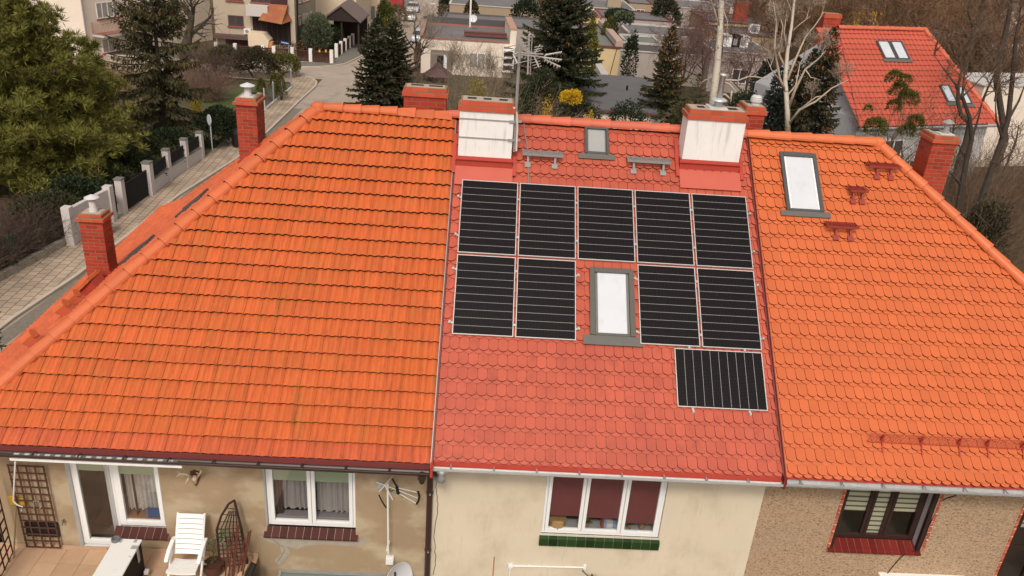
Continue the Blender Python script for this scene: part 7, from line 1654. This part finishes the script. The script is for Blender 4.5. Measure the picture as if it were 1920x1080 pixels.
for k in range(6):                                     # bare hedge plants close behind the mesh fence
    p_ = A0.lerp(A1, .30 + .13 * k) + Vector((-1.1, .35, 0)); p_ = gp(p_.x, p_.y)
    plant('bare_hedge', 'dark brown leafless hedge plant close behind the mesh fence on the concrete wall', 'hedge', p_, [(a, v, f, dkb, t) for a, v, f, m_, t in thicket(300 + k, 1.2, 1.0, 1.7, 330, .009)], 'bare hedge behind the mesh fence')
for k in range(6):
    p_ = pg[0].lerp(pl[-1], -.35 + .25 * k) + Vector((-1.6, .5, 0)); p_ = gp(p_.x, p_.y)
    plant('evergreen_hedge', 'dark evergreen hedge plant close behind the pale wall and pillared fence', 'hedge', p_, setleaf(shrub(310 + k, 1.5, 1.2, 1.7, 2200, .13), dk_leaf if k % 2 else leafmat('mixed_hedge_leaf', (.036, .040, .016), .6)), 'evergreen hedge behind the pillared fence')
# red and white garden toy between pine and spruce
b = gp(A(170, 150, 34).x, 34); t = thing('garden_swing', 'bright red garden swing frame glimpsed between the pine and the ragged spruce', 'swing', b); m = MB(); z1 = A(168, 115, 34).z; x0, x1 = A(160, 130, 34).x, A(183, 130, 34).x
m.tube([(x0, 34, b.z), ((x0 + x1) / 2 - .1, 34, z1)], .09, 6); m.tube([(x1, 34, b.z), ((x0 + x1) / 2 - .1, 34, z1)], .09, 6); m.tube([((x0 + x1) / 2 - .1, 33.9, z1 - .03), ((x0 + x1) / 2 - .1, 35.8, z1 - .03)], .07, 6); m.build('swing_frame', M('swing_red', (.48, .03, .03), .5), t); m = MB(); m.box((x0 + x1) / 2 - .35, (x0 + x1) / 2 + .12, 34.4, 34.9, A(170, 122, 34).z - .25, A(170, 122, 34).z - .2); m.build('swing_seat', white_paint, t)

# bare trees
def bt(label, px, y, toppx, toppy, seed, bark, tw, r0, group=None, name='bare_tree', **k):
    b = gp(A(px, 200, y).x, y); H = hgt(toppx, toppy, b); return plant(name, label, 'tree', b, setbare(bare(seed, H, r0, **k), bark, tw), group)
# dark trunk, top left
b = gp(A(355, 62, 66).x, 66); bt('thick dark leafless trunk before the cream apartment house', 357, 62, 350, -60, 81, bark_dark, twig_brown, .55, levels=4, spread=.7, first=.45)
bt('grey brown leafless street tree before the white bungalow', 778, 58, 775, -30, 82, bark_brown, twig_pale, .20, levels=5, spread=.75, first=.3, kids=(2, 5))
for k, (px, tp, y, sd) in enumerate(((850, 55, 47, 83), (885, 62, 45, 84), (925, 72, 46, 85))):
    bt(('thin many-stemmed leafless tree beside the brown gazebo', 'thin leafless tree before the right window of the bungalow', 'thin leafless tree beside the wall shelves of the bungalow')[k], px, y, px, tp, sd, twig_pale, twig_pale, .07, levels=5, spread=.6, first=.1, minlen=.2)
bare_bush('tangled leafless shrubs behind the wide brick chimney', 858, 30, 140, 34, M('warm_bare_twigs', (.17, .10, .07), .9, tint=.4), 86, 110); bare_bush('leafless shrubs left of the antenna mast', 905, 30, 150, 30, M('olive_bare_twigs', (.20, .165, .085), .9, tint=.4), 87, 130)
bare_bush('thin leafless shrubs under the big spruce', 1000, 36, 165, 46, pb, 88, 160)
bush('yellow green shrub left of the white chimney', 893, 33, 150, 20, leafmat('mossy_yellow', (.22, .18, .03), .5), 89, 1200, .12)
bush('bright yellow forsythia before the big spruce, largest of three', 1068, 31, 166, 18, leafmat('forsythia_yellow', (.52, .32, .012), .35), 90, 2000, .09, name='forsythia', cat='forsythia', base=A(1068, 199, 31)); bush('small sparse forsythia left of the largest one', 1026, 32, 186, 11, leafmat('forsythia_dull', (.42, .28, .03), .4), 91, 500, .10, name='forsythia', cat='forsythia'); bush('dull yellow low forsythia just above the middle ridge', 1106, 30, 200, 13, leafmat('forsythia_dull', (.42, .28, .03), .4), 92, 700, .10, name='forsythia', cat='forsythia')
bush('green shrubs under the slim spruce above the ridge', 1180, 36, 195, 40, dk_leaf, 93, 2200, .15); bush('olive shrub between the birches above the ridge', 1300, 38, 185, 40, leafmat('olive_dark', (.060, .056, .022), .55), 94, 3200, .15); bush('dark shrub behind the small brick chimney with the white cowl', 1400, 40, 175, 34, dk_leaf, 95, 2600, .16)
bush('dark evergreen shrub before the big spruce', 1010, 40, 130, 40, leafmat('evergreen_dark', (.036, .042, .02), .6), 193, 3600, .16); bush('dark evergreen mass below the big spruce', 1085, 38, 165, 46, leafmat('evergreen_dark', (.036, .042, .02), .6), 194, 3600, .16); bush('dark shrub right of the white chimney with the mast', 985, 34, 178, 18, dk_leaf, 195, 1500, .14)
# birches
b = gp(A(1337, 205, 42).x, 42); H = hgt(1352, -10, b); pts = [b, A(1340, 160, 42), A(1345, 120, 42), A(1350, 60, 42), A(1353, 0, 42), A(1358, -90, 42)]
t = thing('birch_tree', 'white birch trunk with bent pale branches left of the small brick chimney', 'birch', b); m = MB()
m.tube(pts, [.27, .25, .22, .19, .17, .12], 12)
br = lambda L, r: m.tube([A(x, y, 42 + d) for x, y, d in L], [r * (1 - .75 * i / (len(L) - 1)) for i in range(len(L))], 6, 1)
br([(1346, 152, 0), (1362, 150, 0), (1384, 151, -.2), (1405, 143, -.4), (1440, 147, -.6)], .10); br([(1346, 155, 0), (1335, 148, .2), (1322, 150, .4), (1312, 158, .4)], .08); br([(1347, 150, 0), (1334, 145, .1), (1326, 146, .2)], .06)
br([(1348, 150, 0), (1368, 158, -.4), (1380, 172, -.6), (1388, 184, -.6)], .08); br([(1345, 178, 0), (1360, 177, -.3), (1372, 188, -.4), (1384, 200, -.5)], .09); br([(1372, 170, -.5), (1370, 190, -.5), (1368, 210, -.5)], .07); br([(1384, 162, -.5), (1395, 163, -.5), (1400, 178, -.5)], .04)
br([(1344, 180, 0), (1333, 176, .1), (1326, 180, .2)], .06); br([(1349, 55, 0), (1343, 30, .1), (1335, 5, .3), (1325, -20, .4)], .06); br([(1350, 60, 0), (1347, 30, -.3), (1348, 10, -.5)], .05); br([(1353, 10, 0), (1364, 40, -.4), (1362, 80, -.6)], .04)
m.build('trunk', [birch_bark, birch_branch], t, smooth=True)
tw = bare(96, 7.5, .05, levels=5, spread=.8, droop=1.2, upw=.1, first=.1, kids=(3, 6)); 
for a, v, f, mt, ti in tw: o = np_mesh('twigs', v + np.array([0, 0, hgt(1350, 110, b)]), f, twig_red, None, ti); o.parent = t
b = gp(A(1478, 245, 27).x, 27); t = thing('birch_tree', 'pale many branched birch right of the dark bluish spruce', 'birch', b); m = MB(); br = lambda L, r: m.tube([A(x, y, 27 + d) for x, y, d in L], [.72 * r * (1 - .8 * i / (len(L) - 1)) for i in range(len(L))], 7, MI_[0])
MI_ = [0]
br([(1477, 248, 0), (1476, 200, 0), (1472, 150, 0), (1476, 100, 0), (1484, 50, 0), (1490, -5, 0), (1494, -60, 0)], .20); MI_[0] = 1
for L, r in (([(1473, 170, 0), (1462, 148, -.2), (1452, 90, -.4), (1456, 40, -.5), (1450, 5, -.5)], .10), ([(1474, 130, 0), (1460, 100, .3), (1468, 50, .5), (1458, 15, .5), (1440, 8, .5)], .08), ([(1478, 205, 0), (1490, 170, -.3), (1510, 130, -.5), (1535, 110, -.7), (1548, 95, -.8)], .11),
             ([(1476, 150, 0), (1492, 110, .3), (1510, 70, .5), (1530, 45, .6), (1545, 22, .6)], .09), ([(1484, 60, 0), (1500, 45, -.2), (1520, 30, -.3)], .05), ([(1478, 235, 0), (1500, 205, -.6), (1530, 190, -.9), (1560, 165, -1.1), (1590, 150, -1.2)], .11), ([(1500, 205, -.6), (1530, 182, -.9), (1550, 178, -1)], .07),
             ([(1476, 95, 0), (1470, 60, .3), (1476, 20, .4)], .06), ([(1487, 30, 0), (1480, 10, .2), (1472, -10, .2)], .05), ([(1462, 150, -.2), (1446, 130, -.3), (1438, 110, -.4)], .05), ([(1510, 130, -.5), (1520, 145, -.6), (1540, 150, -.7)], .05), ([(1476, 180, 0), (1492, 160, .4), (1500, 120, .6), (1515, 90, .7)], .07)): br(L, r)
m.build('trunk', [birch_bark, birch_branch], t, smooth=True)
pbt = M('pale_birch_twigs', (.36, .28, .21), .9, tint=.3)
for k, (x, yy, d, h) in enumerate(((1456, 60, -.4, 1.6), (1442, 18, .5, 1.6), (1540, 106, -.7, 1.5), (1540, 30, .6, 1.8), (1575, 158, -1.1, 1.3), (1476, 40, .4, 1.6), (1444, 125, -.3, 1.4), (1512, 36, -.3, 1.6), (1506, 110, .6, 1.6), (1488, 30, 0, 2.2), (1460, 110, .3, 1.4), (1520, 190, -.8, 1.2))):
    c = A(x, yy, 27 + d) - gp(A(1478, 245, 27).x, 27)
    for a, v, f, mt, ti in bare(400 + k, h, .03, levels=5, spread=.75, first=.1, kids=(2, 4), minlen=.2, twig=.006, upw=.45): o = np_mesh('twigs', v + np.array(c), f, pbt, None, ti); o.parent = t
# red twigged birches before the flat roofs
for px, tp, y, sd, lab in ((1268, 2, 58, 101, 'leafless reddish birch with hanging twigs before the grey roofs, leftmost of three'), (1310, -10, 60, 102, 'leafless reddish birch with hanging twigs before the grey roofs, middle of three'), (1392, 20, 57, 103, 'leafless reddish birch with hanging twigs right of the white birch trunk')):
    bt(lab, px, y, px + 4, tp, sd, M('red_brown_bark', (.11, .065, .05), .9), twig_red, .14, levels=5, spread=.7, droop=.9, first=.2, upw=.25, kids=(3, 5), twig=.011, group='reddish birches before the flat roofs')
bush('dark evergreen shrubs on the flat roofs, left clump', 1195, 85, 22, 22, dk_leaf, 104, 1400, .3, base=Vector((A(1160, 40, 78).x, 78, A(1160, 42, 78).z)))
bush('large dark conifer clump behind the grey roofs', 1225, 98, -14, 26, dk_leaf, 105, 2600, .35); bush('greyish green shrub before the long grey roof', 1172, 70, 24, 16, cy_leaf, 106, 1500, .25, base=Vector((A(1165, 44, 70).x, 70, A(1165, 48, 70).z)))
bush('bright yellow green thuja behind the big spruce', 1098, 55, 28, 13, leafmat('bright_thuja', (.15, .14, .015), .45), 107, 1700, .2, 'egg'); bush('olive young conifers behind the beige block', 1128, 70, 35, 16, ol_leaf, 108, 1400, .25); bush('dark shrub beside the beige block', 1170, 60, 62, 12, dk_leaf, 109, 1400, .2)
bush('brown conifer on the tan wall behind the flagpole', 876, 93, 2, 18, leafmat('brown_conifer', (.07, .05, .022), .5), 110, 1700, .3, 'cone'); bush('dark pine bush before the tan wall', 975, 90, -2, 26, dk_leaf, 111, 2200, .3); bush('green hedge on the roof terrace behind the satellite dish', 946, 84, 36, 18, leafmat('terrace_hedge', (.045, .07, .02), .5), 112, 1100, .22, base=Vector((A(944, 44, 82).x, 82, A(944, 47, 82).z)))
bush('dark hedge beside the street lamp', 832, 108, -6, 14, dk_leaf, 113, 1200, .35); bush('olive shrub by the flat roofed house at the street', 806, 84, 30, 12, ol_leaf, 114, 1000, .25); bush('brown dry hedge at the corner of the white bungalow', 786, 66, 82, 10, leafmat('dry_hedge', (.16, .10, .05), .4), 115, 1300, .18)
# mistletoe covered tree and bare trees on the right
b = gp(A(1668, 262, 24).x, 24); t = thing('mistletoe_tree', 'leafless tree carrying olive green mistletoe clumps before the red roof', 'tree', b)
for a, v, f, mt, ti in setbare(bare(121, hgt(1690, 120, b), .16, levels=4, spread=.65, lean=(.10, 0), first=.3), bark_dark, twig_brown): o = np_mesh(a, v, f, mt, None, ti); o.parent = t
ml = leafmat('mistletoe_leaf', (.085, .085, .016), .5)
for k, (px, py, r) in enumerate(((1676, 147, 13), (1698, 150, 9), (1685, 172, 15), (1703, 186, 17), (1676, 200, 12), (1640, 240, 20), (1716, 232, 15), (1700, 246, 14), (1628, 205, 7))):
    c = A(px, py, 24); r_ = size(px, px + r, 24); v, f, ti = (lambda q: (q[0][1], q[0][2], q[0][4]))(shrub(130 + k, r_, r_, r_ * 2, int(900 * (r / 14) ** 2), .11, .35)); o = np_mesh('mistletoe', v + np.array(c - b) - np.array([0, 0, r_]), f, ml, None, ti); o.parent = t
def drawn_tree(label, y, trunk, r0, boughs, seed, crown_at, tw=None):
    b = A(trunk[0][0], trunk[0][1], y); t = thing('bare_tree', label, 'tree', (b.x, b.y, gz(y))); m = MB(); n = len(trunk)
    m.tube([Vector((b.x, b.y, gz(y)))] + [A(x, yy, y) for x, yy in trunk], [r0 * 1.1] + [r0 * (1 - .6 * k / n) for k in range(n)], 8)
    for L in boughs: m.tube([A(x, yy, y + d) for x, yy, d in L], [r0 * .42 * (1 - .75 * k / (len(L) - 1)) for k in range(len(L))], 6)
    m.build('trunk', bark_dark, t)
    for k, (x, yy, h) in enumerate(crown_at):
        c = A(x, yy, y) - Vector((b.x, b.y, gz(y)))
        for a, v, f, mt, ti in bare(seed + k, h, .05, levels=5, spread=.8, first=.1, kids=(2, 4), minlen=.3, twig=.008):
            o = np_mesh('crown', v + np.array(c), f, tw or twig_brown, None, ti if ti is not None else None); o.parent = t
    return t
drawn_tree('dark leafless trunk just right of the tall right chimney, before the pale house wall', 17, [(1790, 440), (1800, 370), (1812, 300), (1822, 262), (1818, 220), (1804, 180)], .125, [[(1812, 300, 0), (1800, 275, .3), (1785, 262, .5)], [(1800, 345, 0), (1784, 325, -.3), (1776, 322, -.4)], [(1822, 262, 0), (1835, 220, .3), (1842, 190, .4)]], 141, [(1804, 180, 2.4), (1842, 190, 2.0), (1785, 262, 1.3), (1776, 322, .9)])
drawn_tree('leaning dark leafless trunk right of the straighter one, before the pale house wall', 16, [(1818, 440), (1838, 380), (1858, 320), (1876, 270), (1890, 225), (1898, 150), (1905, 70)], .14, [[(1858, 320, 0), (1880, 300, .3), (1900, 280, .6)], [(1880, 262, 0), (1868, 225, -.4), (1866, 190, -.6)], [(1842, 370, 0), (1868, 340, .5), (1884, 318, .8)], [(1890, 225, 0), (1910, 190, .4), (1925, 150, .6)]], 145, [(1905, 70, 2.2), (1900, 280, 1.3), (1866, 190, 1.8), (1884, 318, 1.1), (1925, 150, 1.8)])
drawn_tree('forked dark leafless tree standing before the lower skylights of the red roof', 24, [(1812, 262), (1818, 230), (1802, 215), (1796, 190), (1797, 160)], .14, [[(1797, 165, 0), (1785, 150, .3), (1770, 130, .5), (1752, 105, .7)], [(1797, 160, 0), (1803, 130, -.3), (1812, 100, -.5)], [(1800, 185, 0), (1822, 165, .3), (1850, 135, .6)], [(1818, 230, 0), (1832, 215, .3), (1840, 195, .5)]], 151, [(1752, 105, 1.2), (1812, 100, 1.8), (1850, 135, 1.5)])
drawn_tree('dark leafless trunk high at the right edge before the white building', 34, [(1885, 260), (1868, 150), (1878, 90), (1890, 40), (1898, -20)], .20, [[(1872, 120, 0), (1850, 90, .4), (1838, 50, .6)], [(1882, 75, 0), (1905, 50, .4), (1925, 20, .6)]], 161, [(1838, 50, 3), (1925, 20, 3), (1898, 0, 3)])
drawn_tree('tall forked leafless tree right of the red roof ridge, cut at the top', 44, [(1800, 200), (1810, 120), (1826, 60), (1840, 20), (1850, -30)], .22, [[(1815, 100, 0), (1838, 60, .4), (1866, 35, .6)], [(1826, 60, 0), (1815, 20, -.4), (1822, -20, -.6)]], 166, [(1866, 35, 4), (1822, -10, 3), (1815, 100, 3), (1850, 0, 3)])
b = gp(A(1720, 300, 27).x, 27); plant('bare_tree', 'slim leafless tree before the eaves of the red roof, left of the forked tree', 'tree', b, setbare(bare(145, hgt(1715, 150, b), .10, levels=5, spread=.6, first=.35, kids=(2, 4), minlen=.35), bark_dark, twig_brown))
for px, y, tp, hw_, sd, lab in ((1892, 18.5, 322, 66, 151, 'dense brown thicket at the right edge below the leaning trunks'), (1910, 13, 420, 70, 152, 'brown bramble thicket in the lower right corner of the trees'), (1846, 23, 262, 46, 156, 'thin brown brush veiling the pale house wall between the two leaning trunks'), (1895, 25, 225, 44, 157, 'tall thin brown brush beside the white garage at the right edge'), (1780, 24, 300, 34, 158, 'thin brown brush at the foot of the pale house wall by the chimney'), (1940, 26, 290, 60, 155, 'tall brown thicket cut by the right picture edge')):
    bare_bush(lab, px, y, tp, hw_, twig_brown, sd, 620 if sd < 156 else 200, r=.010)
bush('dark evergreen undergrowth at the lower right behind the hip', 1915, 14, 380, 50, leafmat('undergrowth', (.040, .034, .018), .6), 154, 5000, .12)
# the wood, upper right: one tree of each shape, then copies
protos = []
for k in range(5):
    p = plant('wood_tree', 'brown leafless tree of the wood behind the red roofed house', 'tree', (0, 0, 0), setbare(bare(160 + k, 11 + k * .6, .30, levels=5, spread=.60 + .05 * k, first=.25, kids=(3, 5), twig=.017), bark_brown, M('wood_twigs', (.20, .112, .06), .9, tint=.55)), 'leafless trees of the wood'); protos.append(p)
rnd = random.Random(77); W_ = []
for px, y in ((1440, 88), (1462, 78), (1480, 96), (1500, 72), (1520, 84), (1538, 66), (1556, 92), (1572, 76), (1605, 88), (1645, 94), (1680, 58), (1695, 82), (1715, 66), (1735, 90), (1750, 56), (1765, 74), (1785, 62), (1800, 84), (1815, 52), (1830, 68), (1850, 58), (1865, 76), (1885, 50), (1905, 64), (1925, 56), (1945, 70), (1410, 100), (1385, 108), (1470, 112), (1530, 112), (1600, 112), (1670, 112), (1740, 110), (1810, 104), (1880, 96), (1912, 48), (1840, 52)):
    W_.append((A(px, 60, y).x, y))
for i, (x, y) in enumerate(W_):
    o = protos[i] if i < 5 else copy_tree(protos[i % 5]); o.location = gp(x, y); o.rotation_euler = (0, 0, rnd.uniform(0, 6.28)); s = rnd.uniform(.8, 1.12); o.scale = (s, s, s)
def twigmass(seed, pts, h, n, r=.02):
    rng = np.random.default_rng(seed); A0, A1, T = [], [], []
    for i in range(n):
        x, y = pts[int(rng.integers(len(pts)))]; p = np.array([x + rng.normal(0, 3.2), y + rng.normal(0, 3.2), 0]); p[2] = gz(p[1]) + rng.random() ** 1.3 * h * .8; d = rng.normal(0, .6, 3) + np.array([0, 0, .8]); d /= np.linalg.norm(d); t = rng.random()
        for k in range(3): q = p + d * rng.uniform(.4, .8); A0.append(p); A1.append(q); T.append(t); d = d + rng.normal(0, .35, 3); d /= np.linalg.norm(d); p = q
    n = len(A0); V, F = tubes_np(A0, A1, np.full(n, r), np.full(n, r * .6), 3); return V, F, np.repeat(np.array(T), 3)
V, F, T = twigmass(170, [p_ for p_ in W_ if p_[1] > 60], 4.5, 9000); o = np_mesh('undergrowth', V, F, M('wood_undergrowth', (.17, .098, .052), .95, tint=.5), None, T); o['kind'] = 'stuff'; o['label'] = 'brown tangled undergrowth of the leafless wood'; o['category'] = 'undergrowth'
for px, y, tp, hw_, sd in ((1590, 70, 60, 14, 181), (1765, 56, 92, 16, 182), (1722, 78, 20, 14, 183)): bush(('dark ivy covered stump among the wood left of the red roof', 'dark ivy column right of the red roof ridge', 'olive ivy clump high in the wood')[sd - 181], px, y, tp, hw_, leafmat('ivy_dark', (.040, .045, .015), .6), sd, 1600, .25, 'cone')
